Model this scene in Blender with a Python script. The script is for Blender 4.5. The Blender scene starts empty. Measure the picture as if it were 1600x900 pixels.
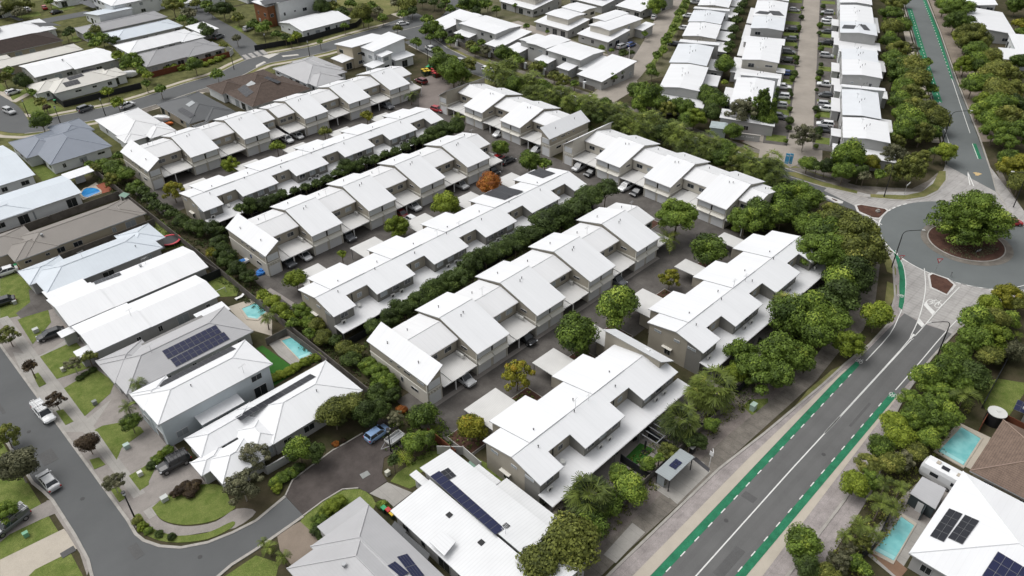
import bpy, math, random
from mathutils import Vector, Matrix
R = math.radians
sc = bpy.context.scene
COL = sc.collection
# ---------------------------------------------------------------- camera
HC = 85.0
FPX = 1199.43
_p, _y, _r = 0.61847764, 0.78239941, 0.01188506
FW = Vector((math.sin(_y)*math.cos(_p), math.cos(_y)*math.cos(_p), -math.sin(_p)))
_r0 = Vector((math.cos(_y), -math.sin(_y), 0)); _d0 = FW.cross(_r0)
RT = _r0*math.cos(_r) + _d0*math.sin(_r)
DN = _d0*math.cos(_r) - _r0*math.sin(_r)
cam = bpy.data.cameras.new('camera'); cam.lens = 36*FPX/1600; cam.sensor_width = 36
cam.clip_start = 1; cam.clip_end = 3000
co = bpy.data.objects.new('camera', cam); COL.objects.link(co)
mw = Matrix((( RT.x, -DN.x, -FW.x, 0), (RT.y, -DN.y, -FW.y, 0), (RT.z, -DN.z, -FW.z, HC), (0, 0, 0, 1)))
co.matrix_world = mw
sc.camera = co
# ---------------------------------------------------------------- world, sun
w = bpy.data.worlds.new('World'); sc.world = w; w.use_nodes = True
nt = w.node_tree; nt.nodes.clear()
sky = nt.nodes.new('ShaderNodeTexSky'); sky.sky_type = 'NISHITA'; sky.sun_disc = False
SUN_EL, SUN_AZ = R(60), R(335)
sky.sun_elevation = SUN_EL; sky.sun_rotation = SUN_AZ
sky.air_density = 1.2; sky.dust_density = 6.0; sky.ozone_density = 0.6
hs = nt.nodes.new('ShaderNodeHueSaturation'); hs.inputs['Saturation'].default_value = 0.13
bg = nt.nodes.new('ShaderNodeBackground'); bg.inputs['Strength'].default_value = 0.15
ow = nt.nodes.new('ShaderNodeOutputWorld')
nt.links.new(sky.outputs[0], hs.inputs['Color']); nt.links.new(hs.outputs[0], bg.inputs['Color']); nt.links.new(bg.outputs[0], ow.inputs[0])
sl = bpy.data.lights.new('sun', 'SUN'); sl.energy = 0.6; sl.angle = R(45); sl.color = (1.0, 0.97, 0.93)
so = bpy.data.objects.new('sun', sl); COL.objects.link(so)
# sun_rotation is clockwise from +Y in the sky texture
sd = Vector((math.sin(SUN_AZ)*math.cos(SUN_EL), math.cos(SUN_AZ)*math.cos(SUN_EL), math.sin(SUN_EL)))
so.rotation_euler = sd.to_track_quat('Z', 'Y').to_euler()
sc.view_settings.view_transform = 'Standard'; sc.view_settings.look = 'None'
sc.view_settings.exposure = 0.10; sc.view_settings.gamma = 1.0
sc.render.engine = 'CYCLES'
sc.cycles.max_bounces = 5; sc.cycles.diffuse_bounces = 3; sc.cycles.glossy_bounces = 2
sc.cycles.transparent_max_bounces = 4; sc.cycles.use_denoising = True

# ---------------------------------------------------------------- picture point -> world point
def W(px, py, z=0.0):
    d = RT*((px-800)/FPX) + DN*((py-450)/FPX) + FW
    t = (z-HC)/d.z
    return (d.x*t, d.y*t)
def tile(t, X, Y):                       # 4x enlarged tile coordinates -> photo coordinates
    return ((t//10)*400 + X/4.0, (t % 10)*225 + Y/4.0)
def Q(t, *a, z=0.0):
    return [W(*tile(t, a[i], a[i+1]), z) for i in range(0, len(a), 2)]
def PX(*a, z=0.0):
    return [W(a[i], a[i+1], z) for i in range(0, len(a), 2)]
def dist_at(x, y, z):
    return (Vector((x, y, z-HC))).dot(FW)

# ---------------------------------------------------------------- materials
MATS = {}
def _base(name, rough=0.7, spec=0.3, metal=0.0):
    m = bpy.data.materials.new(name); m.use_nodes = True
    n = m.node_tree.nodes; b = n['Principled BSDF']
    b.inputs['Roughness'].default_value = rough; b.inputs['Specular IOR Level'].default_value = spec
    b.inputs['Metallic'].default_value = metal
    return m, m.node_tree, b
def mat(name, col, rough=0.7, spec=0.3, var=0.12, scale=0.8, metal=0.0, lines=None, col2=None, fine=0.0, coords='Object', streak=False):
    """noise-varied surface; lines=(metres, depth, axis) adds seams along the UV axis"""
    if name in MATS: return MATS[name]
    m, t, b = _base(name, rough, spec, metal)
    N = t.nodes.new; K = t.links.new
    tc = N('ShaderNodeTexCoord'); src = tc.outputs['Object' if coords == 'Geo' else coords]
    if coords == 'Geo':
        g = N('ShaderNodeNewGeometry'); src = g.outputs['Position']
    nz = N('ShaderNodeTexNoise'); nz.inputs['Scale'].default_value = scale; nz.inputs['Detail'].default_value = 6
    nz.inputs['Roughness'].default_value = 0.65
    if streak:
        mp = N('ShaderNodeMapping'); mp.inputs['Scale'].default_value = (1.0, 0.12, 1.0)
        K(tc.outputs['UV'], mp.inputs[0]); K(mp.outputs[0], nz.inputs['Vector'])
    else:
        K(src, nz.inputs['Vector'])
    rp = N('ShaderNodeValToRGB'); e = rp.color_ramp.elements
    e[0].position = 0.3; e[1].position = 0.7
    c2 = col2 or tuple(c*(1-2*var) for c in col)
    e[0].color = (*c2, 1); e[1].color = (*(c for c in col), 1)
    K(nz.outputs['Fac'], rp.inputs[0]); out = rp.outputs[0]
    if fine:
        n2 = N('ShaderNodeTexNoise'); n2.inputs['Scale'].default_value = 14; n2.inputs['Detail'].default_value = 3
        K(src, n2.inputs['Vector'])
        mx = N('ShaderNodeMix'); mx.data_type = 'RGBA'; mx.blend_type = 'MULTIPLY'; mx.inputs[0].default_value = 1
        r2 = N('ShaderNodeMapRange'); r2.inputs[3].default_value = 1-fine; r2.inputs[4].default_value = 1+fine
        r2.inputs[1].default_value = 0.3; r2.inputs[2].default_value = 0.7
        K(n2.outputs['Fac'], r2.inputs[0]); K(out, mx.inputs[6]); K(r2.outputs[0], mx.inputs[7]); out = mx.outputs[2]
    for ln in (lines if isinstance(lines, list) else ([lines] if lines else [])):
        per, dep, ax = ln[0], ln[1], ln[2]; wd = ln[3] if len(ln) > 3 else 0.1
        sp = N('ShaderNodeSeparateXYZ'); K(tc.outputs['UV'], sp.inputs[0])
        d = N('ShaderNodeMath'); d.operation = 'DIVIDE'; d.inputs[1].default_value = per; K(sp.outputs[ax], d.inputs[0])
        f = N('ShaderNodeMath'); f.operation = 'FRACT'; K(d.outputs[0], f.inputs[0])
        l = N('ShaderNodeMath'); l.operation = 'LESS_THAN'; l.inputs[1].default_value = wd; K(f.outputs[0], l.inputs[0])
        mm = N('ShaderNodeMath'); mm.operation = 'MULTIPLY_ADD'; mm.inputs[1].default_value = -dep; mm.inputs[2].default_value = 1.0
        K(l.outputs[0], mm.inputs[0])
        mx = N('ShaderNodeMix'); mx.data_type = 'RGBA'; mx.blend_type = 'MULTIPLY'; mx.inputs[0].default_value = 1
        K(out, mx.inputs[6]); K(mm.outputs[0], mx.inputs[7]); out = mx.outputs[2]
    K(out, b.inputs['Base Color'])
    MATS[name] = m; return m
def plain(name, col, rough=0.5, spec=0.4, metal=0.0, coat=0.0):
    if name in MATS: return MATS[name]
    m, t, b = _base(name, rough, spec, metal); b.inputs['Base Color'].default_value = (*col, 1)
    if coat: b.inputs['Coat Weight'].default_value = coat
    MATS[name] = m; return m
# roofs
roof_white = mat('white_metal_roof', (0.715, 0.725, 0.74), 0.5, 0.3, 0.035, 0.5, lines=(0.76, 0.04, 0, 0.08), streak=True)
roof_white_b = mat('white_metal_roof_weathered', (0.70, 0.705, 0.715), 0.5, 0.3, 0.05, 0.35, lines=[(0.76, 0.06, 0, 0.08)], streak=True)
roof_ribbed = mat('ribbed_white_roof', (0.70, 0.71, 0.72), 0.45, 0.35, 0.04, 0.3, lines=(0.45, 0.065, 0, 0.25))
roof_carport = mat('offwhite_ribbed_roof', (0.62, 0.615, 0.60), 0.5, 0.3, 0.06, 0.3, lines=(0.25, 0.13, 0, 0.3))
roof_paleblue = mat('pale_blue_roof', (0.56, 0.61, 0.66), 0.45, 0.35, 0.04, 0.2, lines=(0.76, 0.05, 0, 0.08))
roof_bluegrey = mat('blue_grey_roof', (0.20, 0.225, 0.27), 0.5, 0.3, 0.06, 0.3, lines=(0.4, 0.12, 1, 0.12))
roof_dark = mat('dark_grey_roof', (0.095, 0.10, 0.105), 0.55, 0.3, 0.06, 0.3, lines=(0.76, 0.1, 0, 0.08))
roof_taupe = mat('taupe_metal_roof', (0.235, 0.215, 0.195), 0.5, 0.3, 0.05, 0.3, lines=(0.4, 0.06, 0, 0.1))
roof_brown = mat('brown_tile_roof', (0.115, 0.085, 0.07), 0.8, 0.2, 0.2, 1.2, lines=[(0.33, 0.35, 1, 0.18), (0.3, 0.2, 0, 0.12)], fine=0.3)
roof_brownlight = mat('light_brown_tile_roof', (0.20, 0.145, 0.115), 0.8, 0.2, 0.16, 1.2, lines=[(0.33, 0.32, 1, 0.18), (0.3, 0.2, 0, 0.12)], fine=0.3)
roof_choc = mat('dark_brown_tile_roof', (0.05, 0.035, 0.03), 0.8, 0.2, 0.2, 1.2, lines=[(0.33, 0.35, 1, 0.18)], fine=0.3)
roof_cream = mat('cream_metal_roof', (0.60, 0.585, 0.54), 0.5, 0.3, 0.05, 0.3, lines=(0.4, 0.08, 1, 0.1))
roof_grey = mat('pale_grey_roof', (0.42, 0.42, 0.43), 0.5, 0.3, 0.05, 0.3, lines=(0.4, 0.08, 1, 0.1))
roof_midgrey = mat('mid_grey_roof', (0.30, 0.30, 0.31), 0.5, 0.3, 0.05, 0.3, lines=(0.4, 0.08, 1, 0.1))
roof_green = mat('green_metal_roof', (0.17, 0.28, 0.22), 0.5, 0.3, 0.05, 0.3, lines=(0.25, 0.15, 0, 0.3))
cap_m = plain('roof_capping', (0.62, 0.63, 0.64))
roof_coolwhite = mat('cool_white_roof', (0.66, 0.685, 0.715), 0.45, 0.35, 0.04, 0.2, lines=(0.76, 0.05, 0, 0.08))
# walls
wall_cream = mat('cream_render', (0.56, 0.53, 0.47), 0.8, 0.2, 0.05, 0.6, lines=(2.7, 0.12, 1, 0.02))
wall_taupe = mat('taupe_cladding', (0.36, 0.33, 0.275), 0.8, 0.2, 0.06, 0.6, lines=(0.18, 0.15, 1, 0.12))
wall_grey = mat('grey_cladding', (0.21, 0.205, 0.19), 0.8, 0.2, 0.06, 0.6, lines=(0.18, 0.15, 1, 0.12))
wall_greyl = mat('light_grey_render', (0.40, 0.40, 0.395), 0.8, 0.2, 0.05, 0.6)
wall_white = mat('white_render', (0.70, 0.72, 0.73), 0.7, 0.3, 0.05, 0.6, lines=(0.3, 0.06, 1, 0.1))
wall_blue = mat('pale_blue_render', (0.50, 0.55, 0.58), 0.7, 0.3, 0.05, 0.6)
wall_brick = mat('brick_wall', (0.26, 0.16, 0.11), 0.85, 0.2, 0.15, 2, lines=[(0.09, 0.2, 1, 0.15)])
wall_beige = mat('beige_render', (0.42, 0.37, 0.28), 0.8, 0.2, 0.05, 0.6)
wall_rust = mat('rust_panel', (0.22, 0.09, 0.04), 0.7, 0.3, 0.15, 0.6)
trim_m = mat('cream_trim', (0.68, 0.66, 0.60), 0.6, 0.3, 0.04, 0.8)
soffit_m = plain('soffit', (0.5, 0.5, 0.5))
fascia_m = plain('grey_fascia', (0.40, 0.41, 0.42))
garage_m = mat('garage_door', (0.68, 0.69, 0.70), 0.55, 0.3, 0.03, 0.5, lines=(0.3, 0.14, 1, 0.1))
garage_dark = mat('dark_garage_door', (0.03, 0.035, 0.04), 0.5, 0.3, 0.03, 0.5, lines=(0.4, 0.2, 1, 0.1))
screen_m = mat('window_screen', (0.64, 0.66, 0.68), 0.35, 0.5, 0.04, 0.8, lines=(0.1, 0.12, 1, 0.3))
glass_m = plain('dark_glass', (0.02, 0.025, 0.03), 0.08, 0.7)
glass_l = plain('curtained_glass', (0.30, 0.33, 0.35), 0.15, 0.6)
frame_m = plain('white_frame', (0.62, 0.62, 0.62))
dark_m = plain('black_metal', (0.015, 0.015, 0.017), 0.4)
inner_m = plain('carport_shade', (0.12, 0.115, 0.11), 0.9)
ac_m = plain('air_conditioner_shell', (0.55, 0.55, 0.53))
pole_white = plain('white_post', (0.7, 0.7, 0.7))
galv = plain('galvanised', (0.35, 0.36, 0.37), 0.35, 0.5, 0.6)
# grounds
asphalt = mat('asphalt', (0.118, 0.122, 0.124), 0.9, 0.2, 0.09, 0.10, fine=0.12, coords='Geo')
asphalt_warm = mat('asphalt_main', (0.138, 0.138, 0.137), 0.9, 0.2, 0.10, 0.16, fine=0.16, coords='Geo', lines=(1.75, 0.05, 1, 0.4))
asphalt_pale = mat('asphalt_pale', (0.145, 0.158, 0.158), 0.9, 0.2, 0.08, 0.10, fine=0.1, coords='Geo')
drive_dark = mat('complex_driveway', (0.14, 0.13, 0.12), 0.9, 0.2, 0.2, 0.3, fine=0.2, coords='Geo', col2=(0.075, 0.068, 0.063), lines=(6.0, 0.2, 0, 0.012))
paver_dark = mat('dark_pavers', (0.10, 0.086, 0.08), 0.9, 0.2, 0.2, 0.25, fine=0.25, coords='Geo', col2=(0.045, 0.038, 0.035))
paver_pink = mat('pink_grey_pavers', (0.36, 0.325, 0.315), 0.9, 0.2, 0.2, 0.5, fine=0.25, coords='Geo', lines=(2.6, 0.12, 1, 0.03))
paver_stripe = mat('threshold_pavers', (0.42, 0.405, 0.39), 0.9, 0.2, 0.16, 0.35, fine=0.12, coords='Geo', lines=[(0.85, 0.10, 0, 0.3), (1.7, 0.10, 1, 0.15)])
conc = mat('concrete', (0.36, 0.345, 0.32), 0.9, 0.2, 0.13, 0.3, fine=0.1, coords='Geo', lines=(1.6, 0.25, 0, 0.025))
conc_dark = mat('weathered_concrete', (0.21, 0.19, 0.165), 0.9, 0.2, 0.22, 0.6, fine=0.25, coords='Geo', lines=(1.5, 0.35, 0, 0.035))
conc_beige = mat('beige_exposed_concrete', (0.46, 0.415, 0.35), 0.9, 0.2, 0.08, 0.3, fine=0.1, coords='Geo')
conc_grey = mat('exposed_aggregate', (0.30, 0.275, 0.255), 0.9, 0.2, 0.12, 0.5, fine=0.16, coords='Geo', lines=(4.0, 0.2, 1, 0.01))
lane_m = mat('lane_pavers', (0.345, 0.31, 0.27), 0.9, 0.2, 0.14, 0.12, fine=0.12, coords='Geo')
kerb_m = mat('kerb_concrete', (0.40, 0.38, 0.35), 0.9, 0.2, 0.15, 0.8, fine=0.12, coords='Geo')
grass_m = mat('lawn', (0.17, 0.195, 0.06), 0.95, 0.1, 0.1, 0.7, fine=0.5, coords='Geo', col2=(0.085, 0.125, 0.026))
grass_dry = mat('verge_grass', (0.22, 0.20, 0.09), 0.95, 0.1, 0.1, 0.3, fine=0.3, coords='Geo', col2=(0.10, 0.12, 0.036))
turf_m = mat('artificial_turf', (0.04, 0.13, 0.025), 0.95, 0.1, 0.1, 1.0, fine=0.1, coords='Geo')
soil_m = mat('garden_soil', (0.085, 0.07, 0.045), 0.95, 0.1, 0.1, 0.25, fine=0.4, coords='Geo', col2=(0.03, 0.034, 0.013))
mulch_m = mat('red_brown_mulch', (0.11, 0.06, 0.045), 0.95, 0.1, 0.1, 0.8, fine=0.4, coords='Geo', col2=(0.06, 0.033, 0.026))
gravel_m = mat('grey_mulch', (0.24, 0.21, 0.19), 0.95, 0.1, 0.1, 0.8, fine=0.35, coords='Geo', col2=(0.15, 0.13, 0.12))
green_lane = mat('green_cycle_lane', (0.030, 0.20, 0.105), 0.85, 0.2, 0.2, 0.7, fine=0.3, coords='Geo')
paint = mat('road_paint', (0.70, 0.70, 0.68), 0.7, 0.3, 0.08, 2.0, coords='Geo')
paint_buff = plain('buff_paint', (0.55, 0.40, 0.2))
deck_m = mat('timber_deck', (0.24, 0.15, 0.10), 0.8, 0.2, 0.12, 0.6, lines=(0.15, 0.3, 0, 0.1), coords='Geo')
red_paving = mat('terracotta_paving', (0.30, 0.10, 0.06), 0.85, 0.2, 0.1, 1.0, coords='Geo')
fence_grey = mat('weathered_timber_fence', (0.17, 0.155, 0.14), 0.9, 0.1, 0.2, 0.8, lines=(0.15, 0.3, 0, 0.14))
fence_black = mat('black_fence', (0.018, 0.02, 0.024), 0.6, 0.3, 0.1, 0.8, lines=(0.3, 0.2, 0, 0.1))
fence_brown = mat('red_brown_fence', (0.16, 0.055, 0.03), 0.8, 0.2, 0.12, 0.8, lines=(0.15, 0.25, 1, 0.14))
fence_pale = mat('pale_metal_fence', (0.5, 0.5, 0.48), 0.6, 0.3, 0.05, 0.8, lines=(0.2, 0.1, 0, 0.14))
def water_mat(name, c1, c2):
    m, t, b = _base(name, 0.06, 0.5)
    n = t.nodes.new('ShaderNodeTexNoise'); n.inputs['Scale'].default_value = 0.7; n.inputs['Detail'].default_value = 3
    g = t.nodes.new('ShaderNodeNewGeometry'); t.links.new(g.outputs['Position'], n.inputs['Vector'])
    r = t.nodes.new('ShaderNodeValToRGB'); r.color_ramp.elements[0].color = (*c1, 1); r.color_ramp.elements[1].color = (*c2, 1)
    r.color_ramp.elements[0].position = 0.35; r.color_ramp.elements[1].position = 0.65
    t.links.new(n.outputs['Fac'], r.inputs[0]); t.links.new(r.outputs[0], b.inputs['Base Color'])
    bp = t.nodes.new('ShaderNodeBump'); bp.inputs['Strength'].default_value = 0.15
    n2 = t.nodes.new('ShaderNodeTexNoise'); n2.inputs['Scale'].default_value = 3
    t.links.new(g.outputs['Position'], n2.inputs['Vector']); t.links.new(n2.outputs['Fac'], bp.inputs['Height']); t.links.new(bp.outputs[0], b.inputs['Normal'])
    return m
water_m = water_mat('pool_water', (0.14, 0.42, 0.43), (0.22, 0.52, 0.52))
water_blue = water_mat('blue_pool_water', (0.03, 0.20, 0.50), (0.05, 0.28, 0.60))
def solar_mat(name, c):
    m, t, b = _base(name, 0.28, 0.35)
    tc = t.nodes.new('ShaderNodeTexCoord'); N = t.nodes.new; K = t.links.new
    br = N('ShaderNodeTexBrick'); br.offset = 0; br.inputs['Scale'].default_value = 1
    br.inputs['Brick Width'].default_value = 0.165; br.inputs['Row Height'].default_value = 0.165; br.inputs['Mortar Size'].default_value = 0.006
    br.inputs['Color1'].default_value = (*c, 1); br.inputs['Color2'].default_value = (c[0]*1.2, c[1]*1.2, c[2]*1.25, 1)
    br.inputs['Mortar'].default_value = (c[0]*2.5+.02, c[1]*2.5+.02, c[2]*2+.03, 1)
    K(tc.outputs['UV'], br.inputs['Vector']); K(br.outputs['Color'], b.inputs['Base Color'])
    return m
solar_blue = solar_mat('solar_cells_blue', (0.008, 0.011, 0.040))
solar_black = solar_mat('solar_cells_black', (0.014, 0.015, 0.019))
# foliage
def leaf_mat(name, dark, light, tip=None):
    m, t, b = _base(name, 0.6, 0.25)
    N = t.nodes.new; K = t.links.new
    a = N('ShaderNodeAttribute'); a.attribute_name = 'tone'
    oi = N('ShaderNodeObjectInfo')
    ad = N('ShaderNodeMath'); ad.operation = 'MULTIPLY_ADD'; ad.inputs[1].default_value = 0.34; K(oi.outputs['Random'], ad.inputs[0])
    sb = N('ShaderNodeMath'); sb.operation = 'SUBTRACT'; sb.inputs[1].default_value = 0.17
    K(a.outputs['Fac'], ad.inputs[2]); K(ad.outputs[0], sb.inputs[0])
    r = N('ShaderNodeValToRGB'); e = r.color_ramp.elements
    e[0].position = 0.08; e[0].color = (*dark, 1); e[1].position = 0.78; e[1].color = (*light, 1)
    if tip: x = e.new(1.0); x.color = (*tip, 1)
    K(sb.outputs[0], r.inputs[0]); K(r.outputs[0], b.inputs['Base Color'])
    tr = N('ShaderNodeBsdfTranslucent'); K(r.outputs[0], tr.inputs['Color'])
    mx = N('ShaderNodeMixShader'); mx.inputs[0].default_value = 0.15
    K(b.outputs[0], mx.inputs[1]); K(tr.outputs[0], mx.inputs[2]); K(mx.outputs[0], t.nodes['Material Output'].inputs[0])
    return m
LEAF = {
 'dark': leaf_mat('dark_leaves', (0.020, 0.032, 0.008), (0.085, 0.13, 0.028), (0.14, 0.19, 0.04)),
 'mid': leaf_mat('green_leaves', (0.034, 0.060, 0.010), (0.175, 0.26, 0.038), (0.32, 0.40, 0.06)),
 'lime': leaf_mat('yellow_green_leaves', (0.070, 0.110, 0.012), (0.26, 0.325, 0.034), (0.42, 0.44, 0.06)),
 'olive': leaf_mat('olive_leaves', (0.045, 0.058, 0.014), (0.215, 0.24, 0.048), (0.36, 0.34, 0.08)),
 'grey': leaf_mat('grey_green_leaves', (0.05, 0.055, 0.028), (0.20, 0.20, 0.11), (0.30, 0.275, 0.17)),
 'red': leaf_mat('orange_red_leaves', (0.18, 0.055, 0.012), (0.42, 0.15, 0.025), (0.38, 0.22, 0.04)),
 'plum': leaf_mat('dark_reddish_leaves', (0.022, 0.014, 0.009), (0.095, 0.066, 0.036), (0.15, 0.11, 0.045)),
 'golden': leaf_mat('golden_leaves', (0.09, 0.105, 0.012), (0.31, 0.30, 0.03), (0.44, 0.26, 0.03)),
 'palm': leaf_mat('palm_fronds', (0.028, 0.044, 0.009), (0.20, 0.255, 0.045), (0.36, 0.35, 0.09)),
}
bark_m = mat('bark', (0.20, 0.165, 0.13), 0.9, 0.1, 0.2, 2.0)
bark_pale = mat('pale_bark', (0.40, 0.37, 0.32), 0.9, 0.1, 0.15, 2.0)

# ---------------------------------------------------------------- mesh builder
class MB:
    def __init__(s): s.v = []; s.f = []; s.m = []; s.mats = []; s.tone = None
    def mi(s, m):
        if m not in s.mats: s.mats.append(m)
        return s.mats.index(m)
    def face(s, pts, m):
        b = len(s.v); s.v.extend(pts); s.f.append(tuple(range(b, b+len(pts)))); s.m.append(s.mi(m))
    def hexa(s, lo, hi, m, top=None, bot=None):
        """lo, hi: matching polygons (lists of xyz), sides between them"""
        b = len(s.v); n = len(lo); s.v.extend(lo); s.v.extend(hi)
        k = s.mi(m); s.f.append(tuple(b+i for i in range(n-1, -1, -1))); s.m.append(s.mi(bot) if bot else k)
        s.f.append(tuple(b+n+i for i in range(n))); s.m.append(s.mi(top) if top else k)
        for i in range(n):
            j = (i+1) % n; s.f.append((b+i, b+j, b+n+j, b+n+i)); s.m.append(k)
    def box(s, x0, y0, z0, x1, y1, z1, m, top=None, bot=None):
        if x0 > x1: x0, x1 = x1, x0
        if y0 > y1: y0, y1 = y1, y0
        c = [(x0, y0), (x1, y0), (x1, y1), (x0, y1)]
        s.hexa([(x, y, z0) for x, y in c], [(x, y, z1) for x, y in c], m, top, bot)
    def prism(s, poly, z0, z1, m, top=None):
        if area(poly) < 0: poly = poly[::-1]
        s.hexa([(x, y, z0) for x, y in poly], [(x, y, z1) for x, y in poly], m, top)
    def slab(s, poly, zf, th, m, side=None, bot=None):
        """sloping sheet over poly, top at zf(x,y), thickness th"""
        if area(poly) < 0: poly = poly[::-1]
        s.hexa([(x, y, zf(x, y)-th) for x, y in poly], [(x, y, zf(x, y)) for x, y in poly], side or fascia_m, m, bot or soffit_m)
    def under(s, poly, z0, zf, m, drop=0.0):
        if area(poly) < 0: poly = poly[::-1]
        s.hexa([(x, y, z0) for x, y in poly], [(x, y, zf(x, y)-drop) for x, y in poly], m)
    def tube(s, p, q, r0, r1, m, n=6):
        p, q = Vector(p), Vector(q); d = (q-p).normalized()
        a = d.orthogonal().normalized(); c = d.cross(a)
        lo = [tuple(p+(a*math.cos(t)+c*math.sin(t))*r0) for t in [2*math.pi*i/n for i in range(n)]]
        hi = [tuple(q+(a*math.cos(t)+c*math.sin(t))*r1) for t in [2*math.pi*i/n for i in range(n)]]
        s.hexa(lo, hi, m)
    def cyl(s, x, y, z0, z1, r, m, n=16, top=None):
        c = [(x+r*math.cos(2*math.pi*i/n), y+r*math.sin(2*math.pi*i/n)) for i in range(n)]
        s.prism(c, z0, z1, m, top)
    def build(s, name, parent=None, uv=True, smooth=False, loc=None, obj=True):
        me = bpy.data.meshes.new(name); me.from_pydata(s.v, [], s.f)
        for m in s.mats: me.materials.append(m)
        me.polygons.foreach_set('material_index', s.m)
        if smooth: me.polygons.foreach_set('use_smooth', [True]*len(s.f))
        if uv and len(s.f) < 60000:
            ul = me.uv_layers.new(name='UVMap'); d = ul.data
            for p in me.polygons:
                n = p.normal
                t = Vector((1, 0, 0)) if abs(n.z) > 0.9995 else Vector((-n.y, n.x, 0)).normalized()
                b2 = n.cross(t)
                for li in p.loop_indices:
                    c = me.vertices[me.loops[li].vertex_index].co
                    d[li].uv = (c.dot(t), c.dot(b2))
        if s.tone is not None:
            at = me.attributes.new('tone', 'FLOAT', 'FACE'); at.data.foreach_set('value', s.tone)
        me.update()
        if not obj: return me
        return put(name, me, parent, loc)
def put(name, me, parent=None, loc=None):
    o = bpy.data.objects.new(name, me); COL.objects.link(o)
    if parent is not None: o.parent = parent
    if loc is not None: o.location = loc
    return o
def area(p):
    return 0.5*sum(p[i][0]*p[(i+1) % len(p)][1]-p[(i+1) % len(p)][0]*p[i][1] for i in range(len(p)))
def thing(name, label, cat, loc=(0, 0, 0), rz=0.0, group=None, scale=None):
    o = bpy.data.objects.new(name, None); COL.objects.link(o); o.empty_display_size = 0.5
    o.location = loc; o.rotation_euler = (0, 0, rz)
    if scale: o.scale = scale
    return tag(o, label, cat, group)
def tag(o, label, cat, group=None, kind=None):
    o['label'] = label; o['category'] = cat
    if group: o['group'] = group
    if kind: o['kind'] = kind
    return o
def dup(root, loc, rz=0.0, label=None, group=None, scale=None):
    r = root.copy(); COL.objects.link(r); r.location = loc; r.rotation_euler = (0, 0, rz)
    if scale: r.scale = scale
    if label: r['label'] = label
    if group: r['group'] = group
    for ch in root.children:
        c = ch.copy(); COL.objects.link(c); c.parent = r
        for g in ch.children:
            d = g.copy(); COL.objects.link(d); d.parent = c
    return r
ORD = ['first', 'second', 'third', 'fourth', 'fifth', 'sixth', 'seventh', 'eighth', 'ninth', 'tenth', 'eleventh', 'twelfth', 'thirteenth', 'fourteenth',
       'fifteenth', 'sixteenth', 'seventeenth', 'eighteenth', 'nineteenth', 'twentieth']
def ordn(i):
    n = i+1
    return ORD[i] if i < 20 else '%d%s' % (n, {1: 'st', 2: 'nd', 3: 'rd'}.get(n % 10, 'th'))
# ---------------------------------------------------------------- ground sheets
LV = {'lot': 0.016, 'lawn': 0.028, 'path': 0.040, 'drive': 0.052, 'road': 0.066, 'green': 0.087, 'paint': 0.102, 'top': 0.114}
_lvn = {}
def sheet(name, poly, m, lv='path', extra=0.0):
    if area(poly) < 0: poly = poly[::-1]
    k = _lvn.get(lv, 0); _lvn[lv] = k+1
    z = LV[lv] + ((k*7) % 11)*0.0009 + extra
    b = MB(); b.hexa([(x, y, -0.3) for x, y in poly], [(x, y, z) for x, y in poly], m)
    o = b.build(name); o['kind'] = 'structure'; return o
def rect(x0, y0, x1, y1): return [(x0, y0), (x1, y0), (x1, y1), (x0, y1)]
def strip(pts, wd, closed=False):
    """ribbon polygon pairs along a polyline"""
    L, Rr = [], []
    n = len(pts)
    for i in range(n):
        a = Vector(pts[i-1] if (i > 0 or closed) else pts[i]); c = Vector(pts[(i+1) % n] if (i < n-1 or closed) else pts[i])
        d = (c-a); d.normalize(); nn = Vector((-d.y, d.x)); p = Vector(pts[i])
        L.append(tuple(p+nn*wd/2)); Rr.append(tuple(p-nn*wd/2))
    return L, Rr
def ribbon(name, pts, wd, z0, z1, m, kind='structure', closed=False, build=True, mb=None):
    L, Rr = strip(pts, wd, closed); b = mb or MB(); n = len(pts)
    for i in range(n if closed else n-1):
        j = (i+1) % n
        q = [L[i], Rr[i], Rr[j], L[j]]
        if area(q) < 0: q = q[::-1]
        b.hexa([(x, y, z0) for x, y in q], [(x, y, z1) for x, y in q], m)
    if mb: return
    o = b.build(name); o['kind'] = kind; return o
def smooth(pts, n=5):
    out = []
    for i in range(len(pts)-1):
        p0 = pts[max(i-1, 0)]; p1 = pts[i]; p2 = pts[i+1]; p3 = pts[min(i+2, len(pts)-1)]
        for k in range(n):
            t = k/n
            out.append(tuple(0.5*((2*p1[a])+(-p0[a]+p2[a])*t+(2*p0[a]-5*p1[a]+4*p2[a]-p3[a])*t*t+(-p0[a]+3*p1[a]-3*p2[a]+p3[a])*t**3) for a in (0, 1)))
    out.append(pts[-1]); return out
def kerb(pts, wd=0.35, name='kerb'):
    return ribbon(name, pts, wd, -0.1, 0.13, kerb_m)
# ================================================================ GROUND
b = MB(); b.face([(-900, -900, 0), (1500, -900, 0), (1500, 1500, 0), (-900, 1500, 0)], soil_m)
g = b.build('ground'); g['kind'] = 'structure'
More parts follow.
